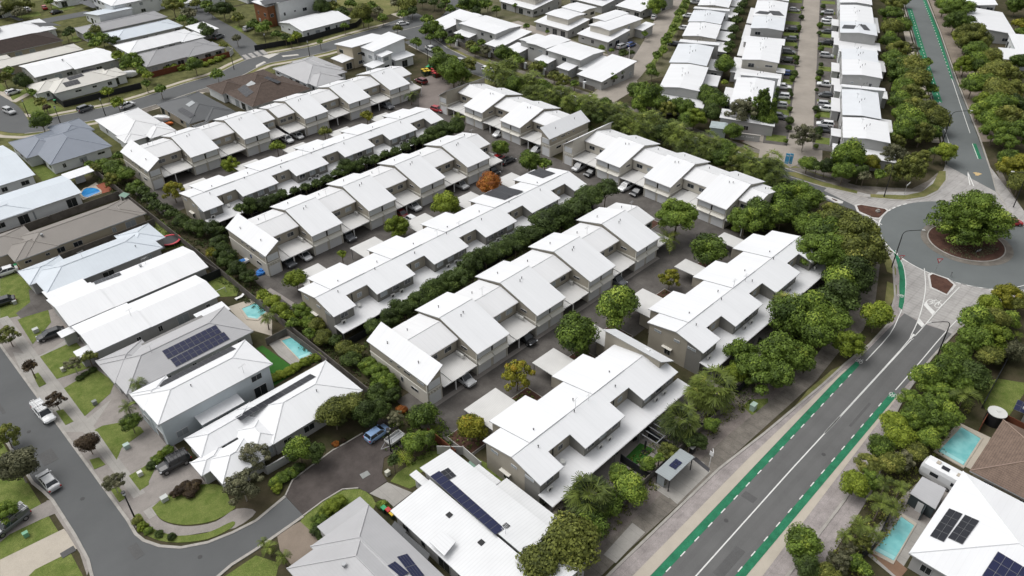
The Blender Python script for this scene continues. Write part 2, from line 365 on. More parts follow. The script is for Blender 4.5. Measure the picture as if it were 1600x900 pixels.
# --- main road
def kpts(*a, z=0): return smooth(PX(*a), 4)
left_k = [(-60, 32.4), (20, 32.4), (50, 32.4), (73, 32.0), (84, 30.9), (100, 29.7), (107.5, 29.4), (115, 28.7), (122.7, 28.8), (131.9, 31.4), (145.5, 37.6)]
right_k = PX(1600, 462, 1552, 476, 1520, 494, 1487, 525, 1455, 560, 1407, 618)
right_k = right_k[:-1] + [(106.5, 19.3), (96, 17.9), (80, 16.7), (60, 16.4), (20, 16.4), (-60, 16.4)]
sheet('main_road', left_k + [(150, 30)] + right_k, paver_pink, 'drive')
sheet('road_channel', [(-60, 30.2), (50, 30.2), (78, 30.0), (100, 29.2), (106, 28.8), (106, 19.9), (60, 18.6), (-60, 18.6)], conc_beige, 'road')
asph = [(-60, 28.65), (60, 28.65), (103, 28.65), (112, 28.3), (121, 28.2)] + PX(1413, 490, 1430, 500, 1448, 508, 1470, 515, 1487, 522, 1455, 557, 1413, 606) + [(104, 20.2), (-60, 20.1)]
sheet('road_asphalt', asph, asphalt_warm, 'road', 0.004)
sheet('road_threshold', PX(1404, 488, 1407, 440, 1400, 405, 1440, 400, 1520, 440, 1600, 440, 1600, 458, 1552, 471, 1515, 492, 1487, 522, 1470, 515, 1448, 506, 1430, 498), paver_stripe, 'road')
# --- far part of the main road beyond the roundabout
far_l = PX(1478, 258, 1481, 245, 1480, 232) + [(206.5, 49.8), (233, 62.5), (265.4, 78.9), (321, 106.2), (420, 156), (700, 290)]
far_r = [(700, 268), (420, 139), (337.6, 105), (299.4, 86), (254.7, 64.4), (216.9, 45.4)] + PX(1548, 270, 1556, 300)
sheet('far_main_road', far_l + far_r, asphalt_pale, 'road')
# --- roundabout
RC0 = (161.2, 28.5)
def ring(r0, r1, n=72, c=RC0):
    return [(c[0]+r1*math.cos(2*math.pi*i/n), c[1]+r1*math.sin(2*math.pi*i/n)) for i in range(n)]
sheet('roundabout_surround', PX(1340, 330, 1372, 300, 1440, 300, 1475, 265, 1480, 245, 1548, 262, 1600, 330, 1660, 380, 1660, 470, 1600, 465, 1400, 420, 1378, 380), paver_stripe, 'road', -0.006)
sheet('roundabout_road', ring(0, 17.1), asphalt_pale, 'road', 0.006)
sheet('roundabout_apron', ring(0, 8.6, c=(160.5, 28.7)), conc_dark, 'green', 0.01)
b = MB(); b.prism(ring(0, 7.3, c=(160.6, 28.8)), -0.1, 0.16, kerb_m); b.prism(ring(0, 7.05, c=(160.6, 28.8)), 0, 0.24, mulch_m)
o = b.build('roundabout_island'); o['kind'] = 'structure'
# street D, along the backs of the rotated rows
sheet('side_street', [(157.6, 40), (157.8, 120), (158.5, 190), (163, 216), (176, 216), (168, 196), (165.5, 170), (165.6, 60), (167.5, 44)], asphalt, 'drive')
sheet('side_street_threshold', PX(1287, 298, 1372, 340, 1385, 310, 1340, 300, 1300, 288), paver_stripe, 'road', 0.003)
sheet('side_footpath', [(168.6, 58), (170.6, 58), (171.0, 190), (178, 222), (176, 223), (168.9, 190)], conc_dark, 'path')
sheet('street_verge', [(165.8, 62), (168.6, 62), (168.9, 190), (176, 222), (172, 222), (165.8, 180)], grass_dry, 'lawn')
sheet('street_verge', [(152, 60), (157.5, 60), (157.8, 188), (152, 190)], grass_dry, 'lawn')
kerb([(165.8, 62), (165.9, 120), (165.8, 180), (169, 200), (174, 216)]); kerb([(157.4, 62), (157.6, 120), (158.2, 190), (162, 212)])
# corner between the side street and the main road
sheet('corner_footpath', Q(31, 110, 150, 200, 150, 330, 200, 560, 260, 700, 270, 900, 280, 1000, 230, 1060, 180, 1080, 200, 1060, 260, 1000, 310, 900, 340, 640, 335, 560, 310, 330, 250, 200, 215), conc_dark, 'path')
sheet('corner_grass', Q(31, 640, 315, 860, 322, 960, 300, 1030, 250, 1070, 170, 1110, 170, 1110, 225, 1060, 290, 980, 330, 850, 350, 640, 335), grass_dry, 'green', -0.01)
sheet('corner_grass', Q(31, 120, 175, 180, 180, 330, 235, 560, 295, 555, 312, 330, 262, 130, 195), grass_dry, 'green', -0.01)
kerb(smooth(Q(31, 620, 338, 850, 355, 990, 333, 1070, 290, 1115, 225, 1118, 160, 1105, 60), 4))
kerb(smooth(Q(31, 130, 205, 340, 268, 560, 322, 640, 340), 3))
# far side of the road
sheet('far_verge', Q(31, 1300, 0, 1330, 0, 1420, 230, 1480, 340, 1600, 470, 1600, 520, 1440, 320, 1390, 220), grass_dry, 'lawn')
sheet('far_footpath', Q(31, 1420, 160, 1460, 170, 1520, 300, 1600, 420, 1600, 465, 1500, 330), conc_dark, 'path')
kerb([(420, 138.6), (337.6, 104.6), (299.4, 85.5), (254.7, 64.0), (216.9, 45.0)] + PX(1549, 270, 1557, 300, 1580, 335, 1610, 365))
kerb(PX(1478, 258, 1481, 245, 1480, 232) + [(206.2, 50.3), (233, 63), (265.2, 79.4), (321, 106.8), (420, 156.6)])
sheet('bare_verge', [(214, 43.5), (254.7, 63.4), (299, 84.9), (340, 105), (338, 101), (302, 79), (255, 56), (218, 40)], mat('bare_ground', (0.26, 0.22, 0.18), 0.95, 0.1, 0.15, 0.4, fine=0.2, coords='Geo'), 'lawn')
sheet('far_path', [(206, 50.9), (233, 63.6), (265, 80), (320, 107), (319, 108.5), (264, 81.8), (232, 65.2), (205, 52.5)], conc_beige, 'path')
# footpath & verge by the main road
sheet('main_footpath', [(-60, 33.1), (51, 33.0), (100, 30.9), (109, 31.5), (118, 31.2), (128, 33.4), (140, 37.8), (146, 42), (143, 45), (137, 41.5), (128, 37.5), (118, 34.6), (109, 34.2), (100, 33.2), (80, 34.6), (51, 35.6), (-60, 35.6)], conc_dark, 'path')
sheet('light_footpath_slab', PX(943, 867, 962, 880, 1008, 832, 988, 817), conc, 'drive')
sheet('light_footpath_slab', PX(1036, 769, 1058, 788, 1110, 737, 1087, 716), conc, 'drive')
sheet('gravel_garden', [(20, 35.6), (51, 35.6), (80, 34.6), (100, 33.2), (104, 36), (90, 41), (20, 41)], gravel_m, 'lot')
sheet('roadside_verge', PX(1240, 637, 1262, 610, 1300, 578, 1318, 570, 1303, 586, 1262, 622), grass_dry, 'drive')
sheet('roadside_verge', Q(31, 735, 640, 770, 700, 800, 760, 800, 820, 745, 800, 725, 730), grass_dry, 'drive')
sheet('roadside_verge', PX(1386, 440, 1401, 446, 1401, 460, 1390, 478, 1382, 478), grass_dry, 'drive')
kerb(left_k[1:] ); kerb(right_k[:-1])
sheet('roadside_lawn', Q(22, 1440, 740, 1480, 700, 1600, 690, 1600, 740, 1500, 795), grass_m, 'path')
# right-hand verge
sheet('opposite_footpath', [(-60, 13.4), (62, 13.4), (84, 14.6), (97, 16.6), (96, 17.7), (80, 16.5), (-60, 16.2)], paver_pink, 'path')
# worn patches in the asphalt
patch_m = mat('asphalt_patch', (0.108, 0.108, 0.108), 0.9, 0.2, 0.1, 0.5, fine=0.2, coords='Geo')
for q in (rect(58, 22.0, 63.5, 23.3), rect(71, 25.3, 72.2, 27.2), rect(94, 22.2, 101, 22.6), rect(45, 25.6, 52, 26.2)): sheet('asphalt_patch', q, patch_m, 'green', -0.003)
for q in (rect(5.4, 102, 7.4, 105), rect(4.6, 118, 5.1, 131), rect(8.0, 77, 9.2, 79.6), rect(1.5, 84, 3.2, 85)): sheet('asphalt_patch', q, patch_m, 'green', -0.003)
for x, y in ((66, 26.4), (86, 22.6), (7, 92), (6.2, 111), (14, 71.5)):
    b = MB(); b.cyl(x, y, .02, LV['green']+.006, .30, plain('manhole_iron', (.07, .07, .07), .8, .2), 14); o = b.build('manhole_cover'); o['kind'] = 'structure'
# cycle lanes
sheet('cycle_lane', [(-60, 28.6), (104, 28.6), (109.2, 28.35), (108.6, 27.55), (-60, 27.6)], green_lane, 'green')
sheet('cycle_lane', [(-60, 21.1), (104.8, 21.1), (106.0, 20.9), (105.8, 20.1), (-60, 20.1)], green_lane, 'green')
sheet('cycle_lane', Q(31, 780, 665, 800, 668, 840, 740, 858, 830, 862, 900, 820, 900, 822, 830, 808, 750) , green_lane, 'green', 0.012)
sheet('cycle_lane', Q(32, 820, 0, 858, 0, 850, 90, 838, 140, 815, 120, 822, 60), green_lane, 'green', 0.012)
sheet('cycle_lane', Q(32, 1185, 210, 1250, 145, 1330, 90, 1420, 40, 1400, 90, 1330, 130, 1250, 180, 1215, 215), green_lane, 'green', 0.012)
sheet('cycle_lane', [(233, 62.3), (265.4, 78.6), (321, 105.9), (321.8, 104.4), (266.2, 76.9), (234, 60.6)], green_lane, 'green')
sheet('cycle_lane', [(337.0, 106.3), (299.2, 87.4), (254.9, 65.8), (254.2, 64.8), (299.4, 86.0), (337.5, 105.1)][::1], green_lane, 'green')
sheet('cycle_lane', Q(31, 1272, 0, 1300, 0, 1335, 95, 1308, 95), green_lane, 'green')
# paint
pm = MB()
def line(pts, wd=0.15, dash=None, z=LV['paint']):
    L = []
    if dash is None:
        ribbon('x', pts, wd, 0.02, z, paint, mb=pm); return
    on, off = dash
    seg = []; acc = 0.0; state = True; last = Vector(pts[0]); cur = [tuple(last)]
    for p in pts[1:]:
        p = Vector(p)
        while True:
            d = (p-last).length; need = (on if state else off)-acc
            if d < need: acc += d; cur.append(tuple(p)); last = p; break
            last = last+(p-last).normalized()*need; cur.append(tuple(last))
            if state and len(cur) > 1: ribbon('x', cur, wd, 0.02, z, paint, mb=pm)
            cur = [tuple(last)]; state = not state; acc = 0.0
line([(-60, 24.55), (80, 24.55), (95, 24.4)], 0.17)
line([(-59.4, 27.55), (107.5, 27.55)], 0.14, (1.0, 2.15)); line([(-59.4, 21.15), (103.5, 21.15)], 0.14, (1.0, 2.15))
line(smooth(PX(1353, 564, 1390, 523, 1405, 493, 1411, 477, 1414, 455, 1415, 440, 1411, 415, 1399, 392), 3))
line(smooth(PX(1399, 610, 1435, 569, 1475, 522, 1512, 485, 1555, 459, 1610, 444), 3))
line(smooth([(90, 24.5)]+PX(1408, 546, 1424, 523, 1436, 496, 1443, 470, 1446, 447, 1444, 420), 3)); line(smooth([(90, 24.4)]+PX(1412, 544, 1440, 514, 1466, 484, 1499, 449), 3))
for q in ((1422, 530, 1426, 532, 1430, 524, 1426, 522), (1433, 505, 1441, 513, 1445, 508, 1436, 498), (1443, 477, 1457, 493, 1461, 488, 1445, 472)):
    p = PX(*q); p = p if area(p) > 0 else p[::-1]; pm.prism(p, 0.02, LV['paint'], paint)
# give-way dashes at the roundabout, edge of the circle
def arc(a0, a1, r, c=RC0, n=24): return [(c[0]+r*math.cos(R(a0+(a1-a0)*i/n)), c[1]+r*math.sin(R(a0+(a1-a0)*i/n))) for i in range(n+1)]
line(arc(95, 160, 17.2), 0.3); line(arc(65, 95, 17.2), 0.3, (1.0, 0.8)); line(arc(160, 215, 17.2), 0.18); line(arc(-178, -110, 17.2), 0.3, (1.0, 0.9)); line(arc(10, 28, 17.3), 0.25)
line([(206.6, 48.7), (213, 52), (232, 61.3)], 0.15); line([(233.3, 61.0), (265.6, 77.3), (321.2, 104.9)], 0.17, (1.0, 2.15))
line([(254.5, 65.4), (299, 87.1), (337, 106)], 0.17, (1.0, 2.15)); line([(254.4, 65.3), (233, 55), (217.5, 47.5)], 0.15); line(Q(31, 1276, 0, 1312, 95), 0.15)
line([(337, 106), (360, 117)], 0.2); line(Q(31, 1245, 170, 1285, 265), 0.2); line(Q(31, 1245, 170, 1262, 260), 0.2); line(Q(31, 1290, 290, 1335, 350), 0.35)
line(Q(31, 560, 425, 640, 465, 712, 506), 0.2)
pm.build('road_markings')['kind'] = 'structure'
def bike(x, y, a, s=1.0):
    m = MB(); ca, sa = math.cos(a), math.sin(a)
    T = lambda u, v: (x+(u*ca-v*1.9*sa)*s, y+(u*sa+v*1.9*ca)*s)
    z = LV['top']
    for cx in (-0.55, 0.55):
        ribbon('x', [T(cx+0.36*math.cos(t*math.pi/6), 0.36*math.sin(t*math.pi/6)) for t in range(12)], 0.11*s, 0.03, z, paint, closed=True, mb=m)
    for k, l in enumerate(([(-.55, 0), (-.2, .5), (.4, .5), (.55, 0)], [(-.2, .5), (0, 0), (.4, .5)], [(-.55, 0), (0, 0)], [(-.28, .62), (-.08, .62)], [(.4, .5), (.42, .7), (.6, .7)])):
        ribbon('x', [T(*p) for p in l], 0.1*s, 0.03, z+0.003*(k+1), paint, mb=m)
    m.build('cycle_symbol')['kind'] = 'structure'
bike(W(1344, 566)[0], 28.0, R(-90), 0.58); bike(W(1400, 617)[0]-.4, 20.65, R(90), 0.58); bike(*W(1407, 463), R(-100), 0.55)
bike(*W(1459, 475), R(-90), 1.35)
m = MB(); ribbon('x', Q(31, 1290, 180, 1310, 195, 1325, 185), 0.9, 0.03, LV['top'], paint_buff, mb=m); ribbon('x', Q(31, 1300, 180, 1305, 200), 0.6, 0.03, LV['top']+.004, paint_buff, mb=m)
m.build('buff_road_symbol')['kind'] = 'structure'
# splitter islands with mulch
def island(poly, name='traffic_island', inset=0.35):
    c = (sum(p[0] for p in poly)/len(poly), sum(p[1] for p in poly)/len(poly))
    m = MB(); m.prism(poly, -0.1, 0.16, mat('white_kerb', (0.58, 0.57, 0.55), 0.8, 0.2, 0.1, 1, coords='Geo'))
    inn = []
    for x, y in poly:
        d = math.hypot(x-c[0], y-c[1]); k = max(0.3, (d-inset*1.5)/d); inn.append((c[0]+(x-c[0])*k, c[1]+(y-c[1])*k))
    m.prism(inn, 0, 0.22, mulch_m); o = m.build(name); o['kind'] = 'structure'
island(Q(31, 540, 385, 570, 378, 740, 408, 755, 420, 700, 472, 660, 470, 555, 425))
island(PX(1449, 430, 1455, 427, 1482, 436, 1494, 447, 1480, 463, 1453, 451))
island(Q(31, 350, 330, 370, 325, 470, 362, 465, 375, 430, 375), 'small_traffic_island', 1.2)
yard_m = mat('yard_mix', (0.15, 0.15, 0.06), 0.95, 0.1, 0.1, 0.35, fine=0.4, coords='Geo', col2=(0.05, 0.056, 0.02))
sheet('residential_ground', [(36, 192), (60, 192), (60, 222), (152, 222), (172, 236), (172, 262), (150, 300), (40, 300), (20, 262), (20, 215)], yard_m, 'lot', -0.006)
sheet('residential_ground', [(20, 302), (150, 302), (240, 250), (330, 300), (200, 420), (20, 420)], yard_m, 'lot', -0.006)
sheet('residential_ground', [(172, 136), (200, 130), (232, 150), (300, 190), (240, 240), (176, 222)], mat('garden_ground_b', (0.16, 0.145, 0.10), 0.95, 0.1, 0.1, 0.2, fine=0.35, coords='Geo', col2=(0.07, 0.075, 0.03)), 'lot', -0.006)
# --- left street and its bend
west = PX(67.5, 767.5, 82.5, 782.5, 117.5, 837.5, 137.5, 875, 145, 905)
east = [(9.9, 190), (9.9, 120), (9.9, 84.0)] + Q(3,  850, 640, 900, 680, 1000, 715, 1130, 725, 1300, 692, 1450, 632, 1600, 557) + PX(446, 776)
south = PX(474, 806, 400, 858, 362, 882, 335, 905, 300, 990, 200, 1100, 145, 1000)
ptx = west[0][0]
sheet('street', [(ptx-0.3, 190)] + [(ptx-0.3, 100)] + west + south[::-1][0:0] + [(-6, 60), (-4, 40), (8, 50)] + south[:5][::-1] + east[::-1], asphalt, 'road')
sheet('cul_de_sac_paving', PX(446, 775, 457, 752, 475, 738, 520, 705, 540, 694, 567, 678, 585, 655, 612, 655, 640, 690, 625, 703, 600, 716, 597, 740, 605, 752, 577, 771, 560, 763, 535, 765, 505, 783, 474, 806), paver_dark, 'road')
kerb(east, 0.4); kerb([(ptx-0.5, 190), (ptx-0.5, 100)]+west, 0.4); kerb(PX(474, 807, 400, 859, 362, 883, 335, 906), 0.4)
kerb(PX(446, 775, 457, 751, 475, 737, 520, 704, 540, 693, 567, 677), 0.2, 'paving_edge'); kerb(PX(474, 806, 505, 783, 535, 765, 560, 763), 0.2, 'paving_edge')
sheet('cover_plate', PX(562, 742, 574, 736, 579, 742, 567, 749), mat('steel_plate', (0.25, 0.26, 0.25), 0.5, 0.5, 0.1, 2), 'top')
# east verge: lawns, driveways, footpath (x 9.9 .. 20)
sheet('front_yard', rect(10.1, 82, 20.5, 175), conc_grey, 'lot')
sheet('footpath', rect(12.0, 82, 13.6, 175), conc, 'path')
for q in ((250, 430, 470, 330, 560, 440, 560, 500, 355, 570), (400, 628, 600, 505, 715, 590, 690, 660, 530, 803), (110, 200, 300, 130, 320, 215, 290, 250, 205, 352)):
    sheet('lawn', Q(2, *q), grass_m, 'drive')
sheet('lawn', Q(2, 590, 890, 640, 862, 760, 840, 880, 870, 900, 900, 760, 1000, 730, 1075, 610, 900), grass_m, 'drive')
sheet('lawn', Q(3, 805, 275, 930, 200, 990, 190, 930, 310, 930, 330, 875, 368), grass_m, 'drive')
sheet('lawn', smooth(Q(3, 950, 475, 1060, 390, 1250, 330, 1390, 340, 1440, 440, 1470, 475, 1350, 550, 1200, 580, 1080, 572, 1000, 540, 950, 475), 3), grass_m, 'drive')
sheet('curved_footpath', smooth(Q(3, 945, 470, 1000, 545, 1080, 580, 1200, 590, 1350, 560, 1480, 480, 1600, 500, 1470, 600, 1300, 625, 1130, 650, 1000, 630, 900, 550, 880, 500, 945, 470), 3), conc_grey, 'path', 0.003)
sheet('verge_strip', smooth(Q(3, 845, 520, 880, 515, 930, 590, 1050, 640, 1130, 650, 1300, 630, 1455, 560, 1450, 600, 1300, 670, 1130, 692, 1000, 680, 900, 635, 830, 560, 845, 520), 3), grass_m, 'green', -0.006)
for q in ((205, 545, 240, 530, 290, 600, 245, 622), (350, 770, 395, 760, 460, 835, 410, 858)):
    sheet('verge_strip', Q(2, *q), grass_m, 'green', -0.01)
sheet('verge_strip', Q(3, 560, 175, 620, 160, 660, 205, 590, 235), grass_m, 'green', -0.01)
sheet('verge_strip', Q(3, 690, 360, 740, 340, 790, 410, 745, 440), grass_m, 'green', -0.01)
sheet('pale_driveway', Q(3, 750, 460, 1010, 330, 1050, 300, 1240, 260, 1320, 300, 1040, 400, 820, 550), conc_grey, 'path', 0.004)
sheet('concrete_drive', Q(2, 80, 400, 240, 425, 330, 380, 480, 270, 500, 310, 250, 430, 530, 830, 700, 690, 560, 900, 380, 900, 130, 520), conc, 'lot', 0.004)
sheet('lawn', Q(1, 0, 845, 90, 800, 240, 900, 240, 1050, 0, 1100), grass_m, 'path')
sheet('lawn', Q(2, 0, 30, 170, 0, 180, 90, 100, 160, 0, 190), grass_m, 'drive')
sheet('dark_drive', Q(2, 180, 10, 260, 20, 330, 130, 130, 190, 100, 160, 190, 90), drive_dark, 'drive', 0.003)
# west side yards
sheet('lawn', [(-40, 60), (ptx-2, 60), (ptx-1.0, 87.5), (ptx-1.0, 120), (-40, 120)], grass_m, 'lot')
sheet('beige_driveway', Q(3, 0, 800, 400, 605, 440, 660, 480, 730, 220, 860, 100, 980, 0, 1000), conc_beige, 'path')
sheet('side_driveway', Q(3, 0, 620, 130, 520, 290, 435, 320, 430, 370, 500, 260, 545, 60, 640, 0, 690), conc_grey, 'path')
sheet('kerb_footpath', Q(3, 290, 430, 330, 425, 480, 660, 560, 860, 545, 900, 500, 760, 480, 730, 400, 600), conc_grey, 'drive')
# south-east side of the bend
sheet('corner_lawn', PX(345, 905, 400, 868, 436, 880, 425, 930, 340, 960), grass_m, 'path')
sheet('brown_driveway', Q(13, 130, 640, 275, 560, 440, 710, 235, 850, 150, 740), mat('brown_concrete', (0.25, 0.205, 0.165), 0.9, 0.2, 0.1, 0.4, fine=0.12, coords='Geo'), 'drive')
sheet('garden_lawn', smooth(Q(13, 275, 560, 370, 460, 480, 390, 600, 355, 690, 375, 750, 450, 700, 500, 600, 470, 500, 600, 420, 690, 330, 640, 275, 560), 2), grass_m, 'path')
sheet('grey_driveway', Q(13, 710, 385, 820, 315, 975, 380, 860, 470, 830, 440), conc, 'drive')
sheet('back_lawn', Q(13, 880, 260, 1090, 120, 1190, 130, 1230, 170, 1020, 260, 1010, 330, 960, 355, 840, 310), grass_m, 'drive')
sheet('side_lawn', PX(775, 742, 782, 738, 862, 815, 856, 824), grass_m, 'drive')
sheet('side_lawn', Q(13, 1250, 90, 1450, 200, 1600, 350, 1600, 380, 1400, 240), grass_m, 'path')
sheet('house_side_path', Q(12, 520, 480, 650, 600, 640, 650, 500, 520), conc_grey, 'path')
sheet('back_lawn', Q(12, 0, 380, 40, 360, 240, 500, 230, 540, 100, 620, 60, 420), turf_m, 'path')
sheet('pool_deck', Q(12, 80, 350, 240, 280, 300, 330, 380, 420, 350, 440, 250, 505, 140, 420), conc, 'drive')
sheet('pool_deck', Q(2, 1420, 120, 1600, 60, 1700, 100, 1700, 300, 1560, 260), conc_beige, 'path')
sheet('back_lawn', Q(1, 1280, 850, 1400, 790, 1500, 870, 1480, 950, 1350, 960), grass_m, 'path')
sheet('back_lawn', Q(1, 940, 490, 1010, 470, 1080, 540, 1190, 620, 1130, 640, 1000, 670, 960, 560), grass_m, 'path')
sheet('back_lawn', Q(1, 190, 145, 250, 120, 360, 195, 270, 235), grass_m, 'path')
sheet('terracotta_paving', Q(1, 600, 260, 650, 240, 710, 290, 640, 310), red_paving, 'drive')
sheet('pool_deck', Q(1, 480, 310, 600, 240, 660, 300, 520, 350), conc_beige, 'path')
# --- complex
sheet('complex_driveway', rect(49.5, 59.0, 131.5, 76.2), drive_dark, 'path')
sheet('complex_driveway', rect(51.0, 109.2, 131.5, 126.0), drive_dark, 'path')
sheet('complex_driveway', rect(50.0, 159.5, 136, 177.5), drive_dark, 'path')
sheet('complex_driveway', rect(118.5, 76, 136.0, 109.4), drive_dark, 'path')
sheet('complex_driveway', rect(119.0, 126, 136.0, 159.7), drive_dark, 'path')
sheet('bin_court', PX(655, 150, 662, 122, 690, 112, 745, 138, 700, 178, 655, 168), mat('court_paving', (0.22, 0.19, 0.175), 0.9, 0.2, 0.1, 0.3, fine=0.1, coords='Geo'), 'drive')
sheet('paved_yard', rect(49, 39.5, 84, 45.5), conc_grey, 'lot'); sheet('paved_yard', rect(87, 38.8, 128, 45.5), conc_grey, 'lot')
sheet('artificial_lawn', Q(23, 690, 180, 800, 70, 890, 110, 760, 222), turf_m, 'drive')
sheet('side_drain', PX(672, 634, 1026, 401, 1031, 404, 677, 639), conc_grey, 'drive')
sheet('garden_path', Q(12, 90, 0, 250, 100, 270, 150, 150, 60, 60, 20), conc_grey, 'path')
# --- top-left streets
tl = PX(-60, 180, 0, 192, 50, 199, 100, 188.5, 200, 168, 300, 136, 350, 121, 400, 97, 450, 87, 500, 77, 550, 62, 600, 48, 650, 36)
tls = smooth(tl, 3)
ribbon('residential_street', tls, 8.2, -0.3, LV['road'], asphalt)
L_, R_ = strip(tls, 11.5); L2, R2 = strip(tls, 8.6)
ribbon('verge', L_, 3.0, -0.3, 0.020, grass_dry); ribbon('verge', R_, 3.0, -0.3, 0.024, grass_dry)
L3, R3_ = strip(tls, 13.2)
ribbon('street_footpath', L3, 1.5, -0.3, 0.034, conc_beige); ribbon('street_footpath', R3_, 1.5, -0.3, 0.036, conc_beige)
kerb(L2[6:]); kerb(R2[6:])
ribbon('residential_street', smooth(PX(402, 92, 375, 65, 345, 45, 320, 30, 300, 12, 290, -10), 3), 8, -0.3, LV['road']+.006, asphalt)
ribbon('residential_street', smooth(PX(20, 195, 5, 172, -30, 150), 3), 8, -0.3, LV['road']+.006, asphalt)
ribbon('residential_street', PX(-30, 60, 70, 33, 140, 20), 7, -0.3, LV['road']+.002, asphalt)
sheet('junction', PX(590, 42, 650, 20, 690, 40, 700, 85, 655, 80, 640, 62, 615, 60), asphalt, 'road', 0.01)
ribbon('park_path', smooth(PX(640, 30, 600, 15, 560, 5, 540, -10), 3), 3.5, -0.3, 0.03, conc_beige)
ribbon('residential_street', smooth(PX(690, 40, 715, 10, 700, -15), 3), 7, -0.3, LV['road']-.004, asphalt)
sheet('park_grass', PX(440, -20, 640, -20, 650, 12, 600, 25, 560, 12, 480, 15), grass_dry, 'lawn')
isl = plain('pale_island', (0.5, 0.48, 0.44))
for q in ((410, 79+9, 425, 84, 437, 84, 420, 92), (0, 0, 0, 0, 0, 0, 0, 0)):
    if q[0]: sheet('painted_island', PX(*q), isl, 'top')
sheet('painted_island', Q(10, 0, 410, 50, 385, 65, 390, 0, 425), isl, 'top'); sheet('painted_island', Q(10, 160, 350, 260, 340, 270, 347, 170, 358), isl, 'top')
for k in range(4): sheet('crossing_bar', PX(378+k*9, 87-k*2.6, 384+k*9, 85.6-k*2.6, 392+k*9, 92-k*2.6, 386+k*9, 93.6-k*2.6), paver_stripe, 'top')
# lawns of corner lot etc.
sheet('corner_lawn', Q(0, 120, 650, 200, 610, 300, 640, 400, 680, 330, 710, 190, 715), grass_m, 'drive')
sheet('front_lawn', Q(0, 60, 600, 180, 545, 210, 560, 80, 628), grass_m, 'drive'); sheet('front_lawn', Q(0, 0, 520, 40, 555, 20, 575, 0, 570), grass_m, 'drive')
sheet('front_lawn', Q(0, 320, 40, 440, 20, 470, 50, 380, 70, 330, 60), grass_m, 'drive'); sheet('front_lawn', Q(0, 100, 105, 240, 70, 260, 95, 140, 118), grass_m, 'drive')
sheet('front_lawn', Q(0, 1410, 180, 1480, 160, 1540, 190, 1460, 212), grass_m, 'drive'); sheet('front_lawn', Q(0, 440, 235, 480, 225, 510, 255, 460, 265), grass_m, 'drive')
sheet('driveway', Q(0, 0, 560, 160, 560, 230, 570, 100, 640, 0, 620), conc_beige, 'path'); sheet('driveway', Q(0, 860, 670, 1000, 625, 1040, 650, 900, 710), red_paving if False else conc_dark, 'path', .004)
sheet('driveway', Q(0, 1200, 575, 1400, 510, 1440, 530, 1320, 580), conc_dark, 'path', .004)
# --- terrace lanes (frame TF: a along the lane, b to its left)
TH = R(26.0); TO = (172.0, 80.4)
def TF(a, b): return (TO[0]+a*math.cos(TH)-b*math.sin(TH), TO[1]+a*math.sin(TH)+b*math.cos(TH))
def TR(a0, b0, a1, b1): return [TF(a0, b0), TF(a1, b0), TF(a1, b1), TF(a0, b1)]
sheet('terrace_lane', TR(-3, -10.6, 190, -4.5), lane_m, 'road'); sheet('terrace_lane_mouth', TR(-6, -13, 4, 2), lane_m, 'drive')
sheet('parking_bays', TR(4, -4.5, 190, 1.6), drive_dark, 'path'); sheet('parking_bays', TR(4, -16.8, 190, -10.6), drive_dark, 'path')
k = 0
for a in (6, 24, 33, 49, 62, 75, 86, 97, 111, 126, 141, 156):
    sheet('front_lawn', TR(a, -4.0, a+4.2, 1.0), grass_m, 'road'); sheet('front_lawn', TR(a+2, -16.3, a+6.2, -11.2), grass_m, 'road')
lane2 = PX(930, 146, 975, 152, 1000, 110, 1030, 45, 1052, 0, 1075, -40, 1110, -70)
c2 = smooth(PX(948, 150, 985, 118, 1012, 80, 1030, 45, 1053, 0, 1085, -60), 3)
ribbon('townhouse_lane', c2, 6.5, -0.3, LV['road']-.006, lane_m)
sheet('lane_mouth', PX(920, 150, 960, 160, 1000, 135, 985, 110, 960, 120), lane_m, 'drive')
ribbon('townhouse_lane', PX(990, 110, 955, 95, 870, 60, 800, 35), 6.0, -0.3, LV['road']-.012, lane_m)
sheet('lane_parking', PX(940, 62, 985, 58, 1010, 80, 985, 92, 950, 86), drive_dark, 'path'); sheet('lane_verge', PX(1018, 110, 1060, 45, 1085, -10, 1062, -10, 1040, 45, 1003, 108), grass_m, 'lawn')
sheet('complex_entry', PX(1160, 222, 1200, 240, 1235, 262, 1262, 250, 1230, 215, 1195, 200), lane_m, 'path')
sheet('entry_garden', PX(1130, 205, 1160, 222, 1195, 200, 1175, 190), mat('brown_garden', (0.2, 0.13, 0.1), 0.95, 0.1, 0.15, 0.5, fine=0.3, coords='Geo'), 'lawn')
# bottom right yards
sheet('back_lawn', PX(1515, 600, 1560, 592, 1610, 600, 1570, 660, 1540, 640), grass_m, 'path')
sheet('pool_deck', PX(1458, 706, 1497, 660, 1548, 684, 1520, 735), conc_beige, 'path')
sheet('pool_deck', PX(1340, 855, 1395, 795, 1450, 822, 1400, 905), conc, 'path'); sheet('timber_deck', PX(1352, 858, 1370, 850, 1418, 890, 1405, 905), deck_m, 'drive')
sheet('paved_side_yard', PX(1395, 790, 1470, 720, 1520, 745, 1440, 830), conc_grey, 'lot')
